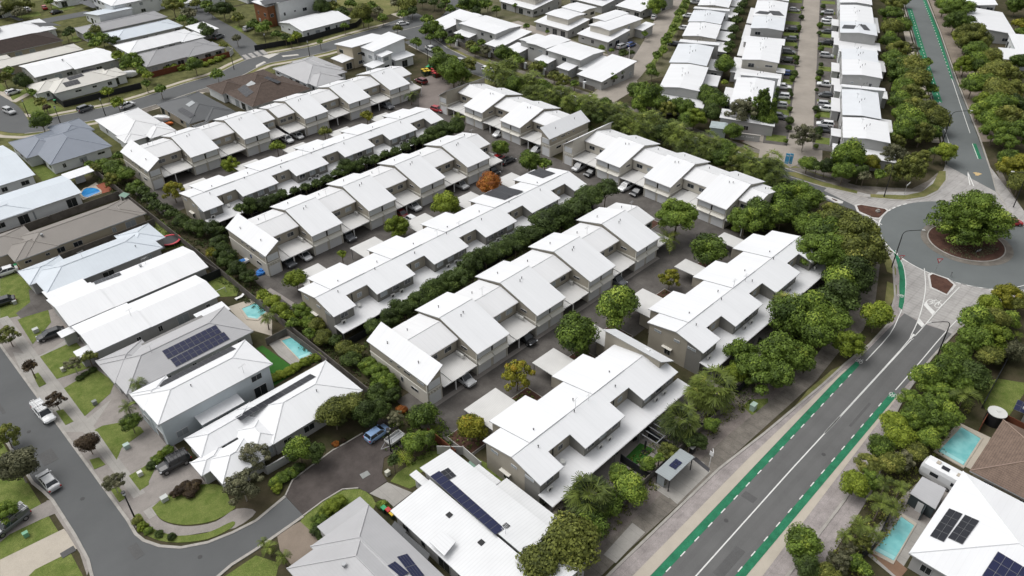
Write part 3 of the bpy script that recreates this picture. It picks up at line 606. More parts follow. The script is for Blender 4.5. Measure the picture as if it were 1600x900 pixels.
# ================================================================ BUILDINGS
def window(parent, x, y, z, wd, ht, face, pane=None, name='window', fr=None):
    """face: 's' -y, 'n' +y, 'w' -x, 'e' +x; (x,y) centre of the opening on the wall plane, z bottom"""
    m = MB(); p = MB(); t = 0.06; e = 0.05; pane = pane or glass_m; fr = fr or frame_m
    h = wd/2
    if face in 'sn':
        s = -1 if face == 's' else 1
        m.box(x-h, y-0.02*s, z, x+h, y+t*s, z+ht, fr); p.box(x-h+e, y+t*s*0.5, z+e, x-0.02, y+(t+.012)*s, z+ht-e, pane); p.box(x+0.02, y+t*s*0.5, z+e, x+h-e, y+(t+.012)*s, z+ht-e, pane)
    else:
        s = -1 if face == 'w' else 1
        m.box(x-0.02*s, y-h, z, x+t*s, y+h, z+ht, fr); p.box(x+t*s*0.5, y-h+e, z+e, x+(t+.012)*s, y-0.02, z+ht-e, pane); p.box(x+t*s*0.5, y+0.02, z+e, x+(t+.012)*s, y+h-e, z+ht-e, pane)
    o = m.build(name, parent); p.build('pane', o); return o
def aircon(parent, x, y, z, rz=0):
    m = MB(); m.box(-.42, -.16, 0, .42, .16, .58, ac_m); m.cyl(0, 0, .58, .6, .01, ac_m, 4)
    m.box(-.36, -.175, .06, .12, -.16, .52, dark_m)
    o = m.build('air_conditioner', parent, loc=(x, y, z+0.02)); o.rotation_euler = (0, 0, rz); return o
def pipes(parent, pts):
    for x, y, z in pts:
        m = MB(); m.cyl(x, y, z-.1, z+.35, .06, dark_m, 6); m.cyl(x, y, z+.35, z+.42, .11, dark_m, 6); m.build('roof_vent', parent)
def antenna(parent, x, y, z, h=1.5):
    m = MB(); m.tube((x, y, z-.1), (x, y, z+h), .03, .025, galv, 5); m.tube((x-.6, y, z+h), (x+.6, y+.2, z+h), .02, .02, galv, 4)
    for k in range(6):
        q = -.55+k*.22; m.tube((x+q, y-.3+q*.15, z+h), (x+q, y+.35+q*.15, z+h), .012, .012, galv, 3)
    m.build('antenna', parent)
def dish(parent, x, y, z):
    m = MB(); m.tube((x, y, z-.05), (x, y, z+.5), .03, .03, dark_m, 5)
    c = [(x+.35*math.cos(a*math.pi/5), y+.1+.3*math.sin(a*math.pi/5), z+.6+.2*math.sin(a*math.pi/5)) for a in range(10)]
    m.hexa([(p, q-.04, r) for p, q, r in c], c, ac_m); m.build('satellite_dish', parent)

gut_m = plain('gutter_grey', (0.47, 0.47, 0.47))
def front_row(label, origin, rz, n, e_left, e_right, c_first=False, c_last=False, wall_lo=None, wall_hi=None, u_start=0.0):
    """terrace seen from its garage side: E?, then C,B repeated.  local u along, v depth (0 = front eave)"""
    root = thing('townhouse_row', label, 'townhouses', (origin[0], origin[1], 0), rz)
    wl = wall_lo or wall_cream; wh = wall_hi or wall_taupe
    wl2, wh2 = wl, wh
    rnd = random.Random(hash_(label))
    zB = lambda x, y: 7.5-abs(y-9.0)*(0.278 if y < 9 else 0.277)
    zC = lambda x, y: 6.75-abs(y-9.0)*(0.26 if y < 9 else 0.23)
    def gable_wall(m, u0, u1, v0, v1, z0, zf, ml):
        prof = [(v0, z0), (v0, zf(0, v0)-.17), (9.0, zf(0, 9)-.17), (v1, zf(0, v1)-.17), (v1, z0)]
        m.hexa([(u0, a, c) for a, c in prof][::-1], [(u1, a, c) for a, c in prof][::-1], ml)
    def B(u0, u1):
        a, c = u0+.22, u1-.22
        m = MB(); m.box(a, .5, 0, c, 15.1, 3.0, wl2); m.build('ground_floor_wall', root)
        m = MB(); gable_wall(m, a+.03, c-.03, .53, 15.07, 3.0, zB, wh2); m.build('upper_wall', root)
        m = MB(); m.box(a-.04, .42, 2.86, c+.04, 15.1, 3.12, trim_m); m.build('floor_band', root)
        m = MB(); m.slab(rect(u0, 0, u1, 9.0), zB, .13, roof_white); m.build('roof', root)
        m = MB(); m.slab(rect(u0-.02, 9.01, u1+.02, 15.6), zB, .13, roof_white); m.build('roof', root)
        m = MB(); m.tube((u0, 9.0, zB(0, 9)+.01), (u1, 9.0, zB(0, 9)+.01), .08, .08, cap_m, 5); m.build('ridge_cap', root)
        m = MB(); m.box(u0, -.13, 4.86, u1, -.003, 4.99, gut_m); m.build('gutter', root)
        wd = (c-a)/2
        for k in range(2):
            g0 = a+k*wd+.3; g1 = a+(k+1)*wd-.3
            m = MB(); m.box(g0, .44, .05, g1, .52, 2.25, garage_m); m.build('garage_door', root)
            m = MB(); m.hexa([(g0-.25, -.15, 2.42), (g1+.2, -.15, 2.42), (g1+.2, .5, 2.78), (g0-.25, .5, 2.78)], [(g0-.25, -.15, 2.52), (g1+.2, -.15, 2.52), (g1+.2, .5, 2.9), (g0-.25, .5, 2.9)], trim_m); m.build('awning', root)
            m = MB(); m.box(g0-.1, .40, 3.35, g1+.1, .52, 4.7, frame_m); o = m.build('window', root)
            m = MB(); m.box(g0, .37, 3.43, g1, .41, 4.62, screen_m); m.build('screen', o)
        m = MB(); m.box((a+c)/2-.16, .43, 3.3, (a+c)/2+.16, .53, 4.75, dark_m); m.build('slot_panel', root)
        window(root, a-.0+.03, 3.4, 3.95, 1.5, .45, 'w'); window(root, c-.03, 3.4, 3.95, 1.5, .45, 'e')
        for x in (a, c):
            m = MB(); m.box(x-.05, .36, 0, x+.05, .5, 4.8, trim_m); m.build('downpipe', root)
        pipes(root, [((u0+u1)/2-.5, 7.2, zB(0, 7.2)), ((u0+u1)/2+.25, 7.5, zB(0, 7.5)), ((u0+u1)/2-1.2, 12.2, zB(0, 12.2))])
        for x in (a+1.8, c-1.8): window(root, x, 15.07, 3.7, 1.5, 1.0, 'n'); window(root, x, 15.1, .1, 2.2, 2.1, 'n')
    def C(u0, u1, two=True):
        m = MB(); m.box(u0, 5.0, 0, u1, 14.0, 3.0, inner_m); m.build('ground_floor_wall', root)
        m = MB(); gable_wall(m, u0-.2, u1+.2, 5.0, 13.96, 3.0, zC, wh2); m.build('upper_wall', root)
        m = MB(); m.slab(rect(u0-.25, 4.55, u1+.25, 9.0), zC, .12, roof_white_b); m.slab(rect(u0-.25, 9.01, u1+.25, 14.5), zC, .12, roof_white_b); m.build('roof', root)
        m = MB(); m.tube((u0-.2, 9.0, 6.76), (u1+.2, 9.0, 6.76), .07, .07, cap_m, 5); m.build('ridge_cap', root)
        m = MB(); m.box(u0-.2, 4.42, 5.45, u1+.2, 4.545, 5.58, gut_m); m.build('gutter', root)
        window(root, u0+(u1-u0)*.28, 5.0, 3.75, 1.7, .95, 's', glass_m if rnd.random() < .6 else glass_l); window(root, u0+(u1-u0)*.74, 5.0, 3.75, 1.5, .95, 's', glass_l if rnd.random() < .5 else glass_m)
        # carport: low narrow sheet plus the wider sheets
        zl = lambda x, y: 2.35+(y-.0)*.07
        zh = lambda x, y: 2.55+y*.08
        s = u0+1.5
        if two:
            m = MB(); m.slab(rect(u0-.2, .15, s+.1, 4.98), zl, .09, roof_carport); m.build('carport_roof', root)
            m = MB(); m.slab(rect(s, .0, s+2.75, 4.98), zh, .1, roof_carport); m.slab(rect(s+2.78, .15, u1+.2, 4.98), lambda x, y: zh(x, y)-.06, .1, roof_carport); m.build('carport_roof', root)
            for x in (s+.9,):
                m = MB(); m.box(x-.09, .3, 0, x+.09, .48, 2.42, pole_white); m.build('post', root)
        else:
            m = MB(); m.slab(rect(u0-.2, .15, u1+.2, 4.98), zh, .1, roof_carport); m.build('carport_roof', root)
            m = MB(); m.box(u1-.1, .3, 0, u1+.08, .48, 2.42, pole_white); m.build('post', root)
        m = MB(); m.box(u0-.2, .2, 2.25, u1+.2, .3, 2.46, pole_white); m.build('beam', root)
        for q in range(rnd.choice((0, 1, 2))): aircon(root, u1-.1-.45*q*0-.35, 4.0-.9*q, 2.95, R(90))
        for x in (u0+1.5, u1-1.5): window(root, x, 13.96, 3.7, 1.5, 1.0, 'n'); window(root, x, 14.0, .1, 2.0, 2.1, 'n')
        if rnd.random() < .6: antenna(root, u0+2.5, 9.4, 6.65)
        pipes(root, [(u0+2, 11.5, zC(0, 11.5))])
    def E(u0, u1, left):
        zE = (lambda x, y: 5.05+(x-u0)/(u1-u0)*2.1) if left else (lambda x, y: 7.15-(x-u0)/(u1-u0)*2.1)
        a, c = u0+.15, u1-.15
        m = MB(); m.box(a, .5, 0, c, 15.0, 3.0, wl2); m.build('ground_floor_wall', root)
        m = MB(); pr = [(a+.03, 3.0), (c-.03, 3.0), (c-.03, zE(c, 0)-.16), (a+.03, zE(a, 0)-.16)]
        m.hexa([(x, .53, z) for x, z in pr][::-1], [(x, 14.97, z) for x, z in pr][::-1], wh2); m.build('upper_wall', root)
        m = MB(); m.box(a-.05, .42, 2.86, c+.05, 15.05, 3.12, trim_m); m.build('floor_band', root)
        m = MB(); m.slab(rect(u0, 0, u1, 15.5), zE, .13, roof_white); m.build('roof', root)
        m = MB(); m.box(a+.35, .44, .05, c-.3, .52, 2.25, garage_m); m.build('garage_door', root)
        for q in range(4):
            m = MB(); x = a+.45+q*.55; m.box(x, .2, 2.5, x+.1, .5, 2.8, trim_m); m.build('bracket', root)
        m = MB(); m.box(a+.3, .38, 3.35, c-.3, .52, 4.7, frame_m); o = m.build('window', root)
        m = MB(); m.box(a+.38, .35, 3.43, c-.38, .4, 4.62, screen_m); m.build('screen', o)
        f, x = ('w', a) if left else ('e', c)
        for y_, w_ in ((1.9, 1.7), (5.2, 1.6), (7.3, .7), (9.3, .6)): window(root, x+(.03 if left else -.03), y_, 4.05, w_, .45, f, glass_l if y_ < 3 else glass_m)
        for y_, w_ in ((3.6, 1.8), (6.7, .6)): window(root, x, y_, 1.6, w_, .6 if w_ > 1 else 1.0, f)
        m = MB(); m.box(a-.05, .36, 0, a+.07, .5, 4.7, trim_m); m.build('downpipe', root)
        pipes(root, [((u0+u1)/2, 4.0, zE((u0+u1)/2, 0)), ((u0+u1)/2-.3, 11.5, zE((u0+u1)/2-.3, 0))])
    u = u_start
    if e_left: E(u, u+3.3, True); C(u+3.5, u+10.2)
    elif c_first: C(u+5.6, u+10.2, False)
    for k in range(n):
        B(u+10.4+14.05*k, u+17.8+14.05*k)
        if k < n-1: C(u+18.0+14.05*k, u+24.25+14.05*k)
    ue = u+17.8+14.05*(n-1)
    if e_right: C(ue+.2, ue+6.6); E(ue+6.9, ue+10.2, False)
    elif c_last: C(ue+.2, ue+4.0, False)
    return root
def hash_(s):
    h = 0
    for ch in s: h = (h*131+ord(ch)) & 0xffffff
    return h
front_row('nearest garage row of white-roofed townhouses, its beige end wall above the blue hatchback', (52.0, 70.9), 0, 4, True, False, False, True)
front_row('middle garage row of white-roofed townhouses, from the blue tarpaulin to the orange-leaved tree', (53.7, 121.0), 0, 4, True, False, False, True)
front_row('three-gabled townhouse row with garages beside the yellow-green tree and timber-pergola house', (53.7, 172.6), 0, 2, True, False, False, True)
front_row('townhouse row with garages ending at the red and yellow bin court', (85.3, 172.6), 0, 3, False, False, True, True)
front_row('two-gabled townhouse row facing the driveway just below the bin court', (130.4, 159.5), R(-90), 2, True, True)
front_row('three-gabled townhouse row facing the driveway, backed by the long palm belt', (130.4, 113.3), R(-90), 3, True, False, False, True, wall_hi=wall_cream)

def back_row(label, origin, U1, notches, gables, carports, skill=False, side_wall=wall_taupe, solar=None):
    """terrace seen from its garden side.  v=0 the upper eave, gardens at v<0, carports at v>13"""
    root = thing('garden_townhouse_row', label, 'townhouses', (origin[0], origin[1], 0))
    rnd = random.Random(hash_(label)); VR, ZR = 5.4, 6.55
    zf = lambda x, y: ZR-(VR-y)*.25 if y <= VR else ZR-(y-VR)*.19
    zg = lambda x, y: zf(x, y)+.16
    # roof, front sheet with notches
    pts = [(0, 0)]
    for a, c in notches: pts += [(a, 0), (a, 2.9), (c, 2.9), (c, 0)]
    pts += [(U1, 0), (U1, VR), (0, VR)]
    m = MB(); m.slab(pts, zf, .14, roof_white); m.build('roof', root)
    m = MB(); m.slab(rect(0, VR+.01, U1, 11.1), zf, .14, roof_white); m.build('roof', root)
    for k, (a, c) in enumerate(gables):
        m = MB(); m.slab(rect(a, VR-.05, c, 13.4), zg, .14, roof_white); m.build('gable_roof', root)
        m = MB(); m.under(rect(a+.25, 9.5, c-.25, 13.0), 0, zg, side_wall, .16); m.build('garage_block_wall', root)
        m = MB(); m.box(a+.8, 12.98, .05, a+3.2, 13.06, 2.2, garage_m); m.box(c-3.2, 12.98, .05, c-.8, 13.06, 2.2, garage_m); m.build('garage_door', root)
    
    m = MB(); m.tube((0, VR, ZR+.01), (U1, VR, ZR+.01), .08, .08, cap_m, 5); m.build('ridge_cap', root)
    m = MB(); m.box(0, -2.23, 2.68, U1+1.0, -2.103, 2.8, gut_m); m.build('gutter', root)
    # walls
    wm = MB(); prof = [(3.2, 2.9), (3.2, zf(0, 3.2)-.16), (VR, ZR-.16), (10.7, zf(0, 10.7)-.16), (10.7, 0), (3.2, 0)]
    wm.hexa([(.3, a, c) for a, c in prof], [(U1-.3, a, c) for a, c in prof], side_wall); wm.build('wall', root)
    bl = []; x0 = .3
    for a, c in notches+[(U1-.3+.35, 0)]:
        bl.append((x0, a-.35)); x0 = c+.35
    for a, c in bl:
        if c-a < .8: continue
        m = MB(); m.under(rect(a, .45, c, 3.22), 0.0, zf, wall_grey if a > 1 else wall_grey, .17); m.build('garden_front_wall', root)
        nw = 1 if c-a < 5 else 3
        for k in range(nw):
            window(root, a+(c-a)*(k+.5)/nw, .45, 3.75, 1.5, 1.1, 's', glass_l if rnd.random() < .6 else glass_m)
        for k in range(1 if nw == 1 else 2): aircon(root, a+(c-a)*(.35+.25*k), -.15, 3.08)
        for k in range(nw): window(root, a+(c-a)*(k+.5)/nw, .45, .1, 1.9, 2.1, 's')
    for a, c in notches:
        window(root, (a+c)/2+.6, 3.2, 3.95, 1.0, .9, 's', glass_l if rnd.random() < .5 else glass_m)
        m = MB(); m.box(a+1.2, 3.05, 3.1, a+1.32, 3.2, 5.4, dark_m); m.build('downpipe', root)
    # verandah roof
    zv = lambda x, y: 2.8+(y+2.1)*.085
    m = MB(); pv = [(0, -2.1), (U1+1.0, -2.1), (U1+1.0, .44), (U1-.0, .44), ]
    for a, c in reversed(notches): pv += [(c+.34, .44), (c+.34, 3.18), (a-.34, 3.18), (a-.34, .44)]
    pv += [(0, .44)]
    m.slab(pv, zv, .1, roof_white_b); m.build('verandah_roof', root)
    x = .2
    while x < U1:
        m = MB(); m.box(x-.06, -1.95, 0, x+.06, -1.83, 2.72, pole_white if False else galv); m.build('post', root); x += 6.7
    # end wall details (left)
    for y_, w_ in ((2.3, 1.6), (5.2, 1.1), (9.0, 1.4)): window(root, .3, y_, 4.35, w_, .5, 'w', glass_l)
    window(root, .3, 6.7, .9, 1.2, 1.2, 'w'); m = MB(); m.box(-.25, 5.8, 2.35, .3, 7.7, 2.45, trim_m); m.build('window_hood', root)
    for y_, w_ in ((3.3, 1.6), (8.2, 1.1)): window(root, U1-.3, y_, 4.35, w_, .5, 'e', glass_l)
    # carports
    for a, c in carports:
        m = MB(); m.slab(rect(a, 13.2, c, 19.8), lambda x, y: 2.62+(19.8-y)*.01, .14, roof_carport); m.build('carport_roof', root)
        for x in (a+.15, c-.15): 
            m = MB(); m.box(x-.06, 19.4, 0, x+.06, 19.55, 2.5, galv); m.build('post', root)
        m = MB(); m.box(a+.1, 13.3, 0, a+.2, 15.6, 2.5, side_wall); m.build('screen_wall', root)
    if skill:
        zs = lambda x, y: 7.5-(x-(U1-2.2))*.55
        m = MB(); m.slab(rect(U1-2.2, 1.8, U1+1.4, 13.4), zs, .13, roof_white); m.build('skillion_roof', root)
        m = MB(); m.under(rect(U1-1.9, 2.3, U1+1.0, 13.0), 0, zs, side_wall, .15); m.build('end_unit_wall', root)
    n = int(U1/9)
    for k in range(n):
        x = 4+k*(U1-6)/n; pipes(root, [(x, 4.2+.8*(k % 2), zf(0, 4.2+.8*(k % 2))), (x+1.8, 6.8, zf(0, 6.8))])
    antenna(root, U1*.42, VR, ZR); antenna(root, U1*.5, VR-.4, ZR-.05, 1.2)
    dish(root, 6.3, 1.6, 3.05) if notches else None
    return root
NT = lambda s, k: [(s+13.35*i, s+4.5+13.35*i) for i in range(k)]
back_row('large white-roofed townhouse row nearest the camera, gardens facing the bus shelter', (49.8, 45.2), 31.2, NT(4.6, 2), [(3.5, 11.0), (16.9, 24.3)], [(4.2, 10.9), (19.2, 24.4), (30.5, 34)], skill=True)
back_row('white-roofed garden townhouse row beside the main road, next to the round dense trees', (87.5, 44.9), 41.2, NT(5.1, 3), [(3.4, 10.9), (17.0, 24.5), (30.4, 38.0)], [(4.4, 10.8), (20.8, 24.6), (34.6, 38.4)])
R4 = back_row('long white-roofed garden townhouse row with grey solar panels at its far end', (51.8, 95.4), 66.8, NT(4.7, 5), [(3.3, 10.6), (16.8, 24.1), (30.2, 37.1), (43.6, 50.5), (57, 64.0)], [(3.4, 9.5), (17.0, 23.2), (30.4, 36.6), (43.8, 50.0), (57.2, 63.0)])
R2 = back_row('long white-roofed garden townhouse row third from the top, behind the dark clipped hedge', (53.6, 145.6), 66.8, NT(4.7, 5), [(3.3, 10.6), (16.8, 24.1), (30.2, 37.1), (43.6, 50.5), (57, 64.0)], [(3.4, 9.5), (17.0, 23.2), (30.4, 36.6), (43.8, 50.0), (57.2, 63.0)], side_wall=wall_taupe)

# ---------------------------------------------------------------- roofs for houses
HOUSES = []
class Roof:
    """height function of one rectangular wing"""
    def __init__(s, x0, y0, x1, y1, z, pitch, kind, hi=None):
        s.b = (x0, y0, x1, y1); s.z = z; s.t = math.tan(R(pitch)); s.k = kind; s.hi = hi
    def h(s, x, y):
        x0, y0, x1, y1 = s.b
        if not (x0 <= x <= x1 and y0 <= y <= y1): return -1
        if s.k == 'hip': return s.z+s.t*min(x-x0, x1-x, y-y0, y1-y)
        if s.k == 'gx': return s.z+s.t*min(y-y0, y1-y)
        if s.k == 'gy': return s.z+s.t*min(x-x0, x1-x)
        if s.k == 'sx+': return s.z+s.t*(x-x0)
        if s.k == 'sx-': return s.z+s.t*(x1-x)
        if s.k == 'sy+': return s.z+s.t*(y-y0)
        if s.k == 'sy-': return s.z+s.t*(y1-y)
        return s.z
    def mesh(s, m, mt):
        x0, y0, x1, y1 = s.b; z, t = s.z, s.t; th = .2
        P = []
        if s.k == 'hip':
            w_, d_ = x1-x0, y1-y0; r = min(w_, d_)/2; H = z+t*r
            if w_ >= d_: a, c = (x0+r, (y0+y1)/2, H), (x1-r, (y0+y1)/2, H)
            else: a, c = ((x0+x1)/2, y0+r, H), ((x0+x1)/2, y1-r, H)
            A, B_, C, D = (x0, y0, z), (x1, y0, z), (x1, y1, z), (x0, y1, z)
            if w_ >= d_:
                if w_-d_ < .05: P = [[A, B_, a], [B_, C, a], [C, D, a], [D, A, a]]
                else: P = [[A, B_, c, a], [B_, C, c], [C, D, a, c], [D, A, a]]
                hips = [(A, a), (D, a), (B_, c), (C, c), (a, c)]
            else:
                P = [[A, B_, a], [B_, C, c, a], [C, D, c], [D, A, a, c]]; hips = [(A, a), (B_, a), (C, c), (D, c), (a, c)]
            for f in P: m.face(f, mt)
            cm = cap_for(mt)
            for p, q in hips:
                if (Vector(p)-Vector(q)).length > .3: m.tube(Vector(p)+Vector((0, 0, .02)), Vector(q)+Vector((0, 0, .02)), .09, .09, cm, 5)
            lo = [(x, y, z-th) for x, y, _ in (A, B_, C, D)]; hi = [A, B_, C, D]
            for i in range(4):
                j = (i+1) % 4; m.face([lo[i], lo[j], hi[j], hi[i]], fascia_m)
            m.face(lo[::-1], soffit_m)
        elif s.k in ('gx', 'gy'):
            f = lambda x, y: s.h(min(max(x, x0), x1), min(max(y, y0), y1))
            if s.k == 'gx':
                ym = (y0+y1)/2; m.slab(rect(x0, y0, x1, ym), f, .16, mt); m.slab(rect(x0, ym+.003, x1, y1), f, .16, mt)
            else:
                xm = (x0+x1)/2; m.slab(rect(x0, y0, xm, y1), f, .16, mt); m.slab(rect(xm+.003, y0, x1, y1), f, .16, mt)
        else:
            m.slab(rect(x0, y0, x1, y1), lambda x, y: s.h(min(max(x, x0), x1), min(max(y, y0), y1)), .16, mt)
    def walls(s, m, mt, ins=.5):
        x0, y0, x1, y1 = s.b; x0 += ins; y0 += ins; x1 -= ins; y1 -= ins
        if s.k == 'hip' or s.t == 0: m.box(x0, y0, 0, x1, y1, s.z-.05, mt)
        elif s.k == 'gx':
            ym = (y0+y1)/2; pr = [(y0, 0), (y0, s.h(x0, y0)-.18), (ym, s.h(x0, ym)-.18), (y1, s.h(x0, y1)-.18), (y1, 0)][::-1]
            m.hexa([(x0, a, c) for a, c in pr], [(x1, a, c) for a, c in pr], mt)
        elif s.k == 'gy':
            xm = (x0+x1)/2; pr = [(x0, 0), (x0, s.h(x0, y0)-.18), (xm, s.h(xm, y0)-.18), (x1, s.h(x1, y0)-.18), (x1, 0)]
            m.hexa([(a, y0, c) for a, c in pr], [(a, y1, c) for a, c in pr], mt)
        else: m.under(rect(x0, y0, x1, y1), 0, s.h, mt, .18)
CAPS = {}
def cap_for(mt):
    if mt.name not in CAPS:
        e = mt.node_tree.nodes.get('Color Ramp'); c = e.color_ramp.elements[1].color if e else (.5, .5, .5, 1)
        CAPS[mt.name] = plain('capping_'+mt.name, tuple(min(1, v*(1.0 if c[0] > .4 else 1.35)) for v in c[:3]))
    return CAPS[mt.name]
_zo = [0]
def house(label, wings, roofm=roof_white, wallm=wall_white, floors=None, rz=0.0, origin=None, name='house', cat='house', group=None, garage=None, win=True, gpane=None, ins=.5):
    """wings: (x0,y0,x1,y1,z,pitch,kind[,roof material[,wall material]]) in world metres (or in the frame rz/origin)"""
    x0 = min(q[0] for q in wings); y0 = min(q[1] for q in wings)
    cx, cy = (origin if origin else (0, 0))
    root = thing(name, label, cat, (cx, cy, 0), rz, group)
    rs = []; rnd = random.Random(hash_(label))
    for k, q in enumerate(wings):
        r = Roof(*q[:4], q[4]-.011*k, q[5], q[6]); rs.append(r)
        m = MB(); r.mesh(m, q[7] if len(q) > 7 and q[7] else roofm); m.build('roof', root)
        if len(q) > 9: continue
        m = MB(); r.walls(m, q[8] if len(q) > 8 and q[8] else wallm, ins+.004*k); m.build('wall', root)
    def inside(x, y, skip):
        return any(i != skip and r.b[0]+.45 < x < r.b[2]-.45 and r.b[1]+.45 < y < r.b[3]-.45 for i, r in enumerate(rs))
    if win:
        for i, r in enumerate(rs):
            if len(wings[i]) > 9: continue
            X0, Y0, X1, Y1 = r.b; ii = ins+.004*i; X0 += ii; Y0 += ii; X1 -= ii; Y1 -= ii
            lev = [0.9] if r.z < 4 else [0.9, 3.5]
            for zl in lev:
                for face, L, fx in (('s', X1-X0, lambda t: (X0+t, Y0)), ('w', Y1-Y0, lambda t: (X0, Y0+t)), ('n', X1-X0, lambda t: (X0+t, Y1)), ('e', Y1-Y0, lambda t: (X1, Y0+t))):
                    n = max(1, int(L/3.6))
                    if L < 2.2: continue
                    for k in range(n):
                        x, y = fx(L*(k+.5)/n+rnd.uniform(-.3, .3)); ox, oy = {'s': (0, -1.2), 'n': (0, 1.2), 'w': (-1.2, 0), 'e': (1.2, 0)}[face]
                        if inside(x+ox*.3, y+oy*.3, i): continue
                        wd = rnd.choice((.8, 1.3, 1.8, 2.2)); ht = rnd.choice((.6, 1.1, 1.2))
                        z = zl + (.5 if ht < 1 else 0)
                        if zl < 1 and wd > 2: z, ht = .1, 2.1
                        if rnd.random() < .15: continue
                        window(root, x, y, z, min(wd, L*.6), ht, face, glass_l if rnd.random() < .25 else glass_m)
    if garage:
        for x, y, wd, f in garage:
            m = MB()
            if f in 'ns': m.box(x-wd/2, y-.05, .02, x+wd/2, y+.05, 2.2, garage_m)
            else: m.box(x-.05, y-wd/2, .02, x+.05, y+wd/2, 2.2, garage_m)
            m.build('garage_door', root)
    root_rs = (root, rs, rz, (cx, cy)); HOUSES.append(root_rs)
    return root_rs
def roof_hit(H, px, py):
    """where the sight line through a picture point meets the roof (so that panels lie on the real roof plane)"""
    root, rs, rz, (cx, cy) = H
    z = 11.0
    while z > 2.0:
        x, y = W(px, py, z); lx, ly = x-cx, y-cy
        if rz: lx, ly = lx*math.cos(rz)+ly*math.sin(rz), -lx*math.sin(rz)+ly*math.cos(rz)
        if max(r.h(lx, ly) for r in rs) >= z: break
        z -= .03
    return Vector((lx, ly, z))
def solar(H, quad, nu, nv, m_=None, loc=True):
    """panel array: quad = 4 picture points (origin, along u, opposite, along v)"""
    m_ = m_ or solar_black; root = H[0]
    c0 = roof_hit(H, sum(q[0] for q in quad)/4, sum(q[1] for q in quad)/4); rs = H[1]; cx, cy = H[3]; rz = H[2]
    hh = lambda x, y: max(r.h(x, y) for r in rs)
    gx = (hh(c0.x+.2, c0.y)-hh(c0.x-.2, c0.y))/.4; gy = (hh(c0.x, c0.y+.2)-hh(c0.x, c0.y-.2))/.4
    if abs(gx) > 1 or abs(gy) > 1: gx = gy = 0
    def hit(px, py):
        z = c0.z
        for _ in range(25):
            x, y = W(px, py, z); lx, ly = x-cx, y-cy
            if rz: lx, ly = lx*math.cos(rz)+ly*math.sin(rz), -lx*math.sin(rz)+ly*math.cos(rz)
            z = z*.3+.7*(c0.z+gx*(lx-c0.x)+gy*(ly-c0.y))
        return Vector((lx, ly, z))
    P = [hit(*q) for q in quad]
    o, eu, ev = P[0], P[1]-P[0], P[3]-P[0]
    nrm = eu.cross(ev).normalized()
    if nrm.z < 0: nrm = -nrm
    # straighten to a rectangle
    ev = nrm.cross(eu).normalized()*ev.length*(1 if nrm.cross(eu).dot(ev) > 0 else -1)
    fr = MB(); gl = MB(); g = .012; fm = plain('panel_frame', (.13, .135, .14), .35)
    for i in range(nu):
        for j in range(nv):
            a = o+eu*(i/nu)+ev*(j/nv); uu = eu/nu; vv = ev/nv; gu = uu.normalized()*g; gv = vv.normalized()*g
            c = [a+gu, a+uu-gu, a+uu-gu+vv-gv*2, a+gu+vv-gv*2]
            if (c[1]-c[0]).cross(c[2]-c[0]).dot(nrm) < 0: c = c[::-1]
            lo = [tuple(p+nrm*.07) for p in c]; hi = [tuple(p+nrm*.12) for p in c]
            fr.hexa(lo, hi, fm)
            cc = sum(c, Vector())/4; t2 = [p+(cc-p).normalized()*.035+nrm*.123 for p in c]
            gl.face([tuple(p) for p in t2], m_)
    p = fr.build('solar_array', root); gl.build('solar_cells', p)
def on_roof(H, px, py, kind='vent'):
    p = roof_hit(H, px, py); r = H[0]
    if kind == 'vent': pipes(r, [tuple(p)])
    elif kind == 'antenna': antenna(r, p.x, p.y, p.z, 1.4)
    elif kind == 'skylight':
        m = MB(); m.box(p.x-.35, p.y-.35, p.z-.1, p.x+.35, p.y+.35, p.z+.14, dark_m); m.build('skylight', r)
    elif kind == 'whirly':
        m = MB(); m.cyl(p.x, p.y, p.z-.1, p.z+.25, .16, galv, 8); m.cyl(p.x, p.y, p.z+.25, p.z+.55, .28, galv, 10); m.build('roof_ventilator', r)
# ---- east block of the left street (from the bend upwards)
h1 = house('white hip-roofed corner house with a long black solar array, behind the parked black off-roader', [(29.8, 79.2, 45.7, 89.4, 2.9, 15, 'hip'), (21.4, 84.4, 32, 89.7, 2.75, 18, 'hip'), (19.9, 81.4, 24.5, 84.9, 2.6, 18, 'hip'), (21.2, 77.9, 28.2, 84.0, 2.7, 20, 'hip'), (27, 79.4, 32, 86, 2.8, 18, 'hip')], roof_white, wall_greyl, garage=[(21.85, 87, 4.6, 'w')])
solar(h1, [(368, 653), (485, 585), (492, 590), (375, 659)], 12, 1)
on_roof(h1, 495, 612); on_roof(h1, 392, 650)
h2 = house('two-storey pale blue house with a strip of solar panels along its rear roof edge', [(19.3, 92.0, 38.0, 100.6, 5.4, 17, 'hip'), (19.2, 96.5, 25, 101.6, 5.3, 17, 'hip'), (24.5, 90.2, 31.5, 93.2, 2.9, 5, 'sy+')], roof_white, wall_blue)
solar(h2, [(245, 601), (362, 542), (367, 546), (250, 606)], 12, 1, solar_black)
on_roof(h2, 381, 583, 'antenna'); on_roof(h2, 299, 604)
h3 = house('pale grey-roofed house carrying two big rows of blue solar panels', [(19.4, 104.8, 41.4, 115.0, 2.9, 20, 'hip'), (19.2, 108.8, 27, 116.6, 2.8, 20, 'hip'), (36.5, 114, 42, 117.2, 2.5, 2, 'sy+', roof_white)], roof_grey, wall_greyl, garage=[(20.0, 111, 4.6, 'w')])
solar(h3, [(253, 549), (337, 508), (347, 519), (264, 561)], 10, 2, solar_blue); solar(h3, [(266, 562), (350, 519), (360, 531), (277, 573)], 10, 2, solar_blue)
solar(h3, [(198, 549), (315, 493), (326, 491), (203, 551)], 8, 1, plain('pool_heating_mat', (0.17, 0.165, 0.16)))
on_roof(h3, 237, 551, 'antenna')
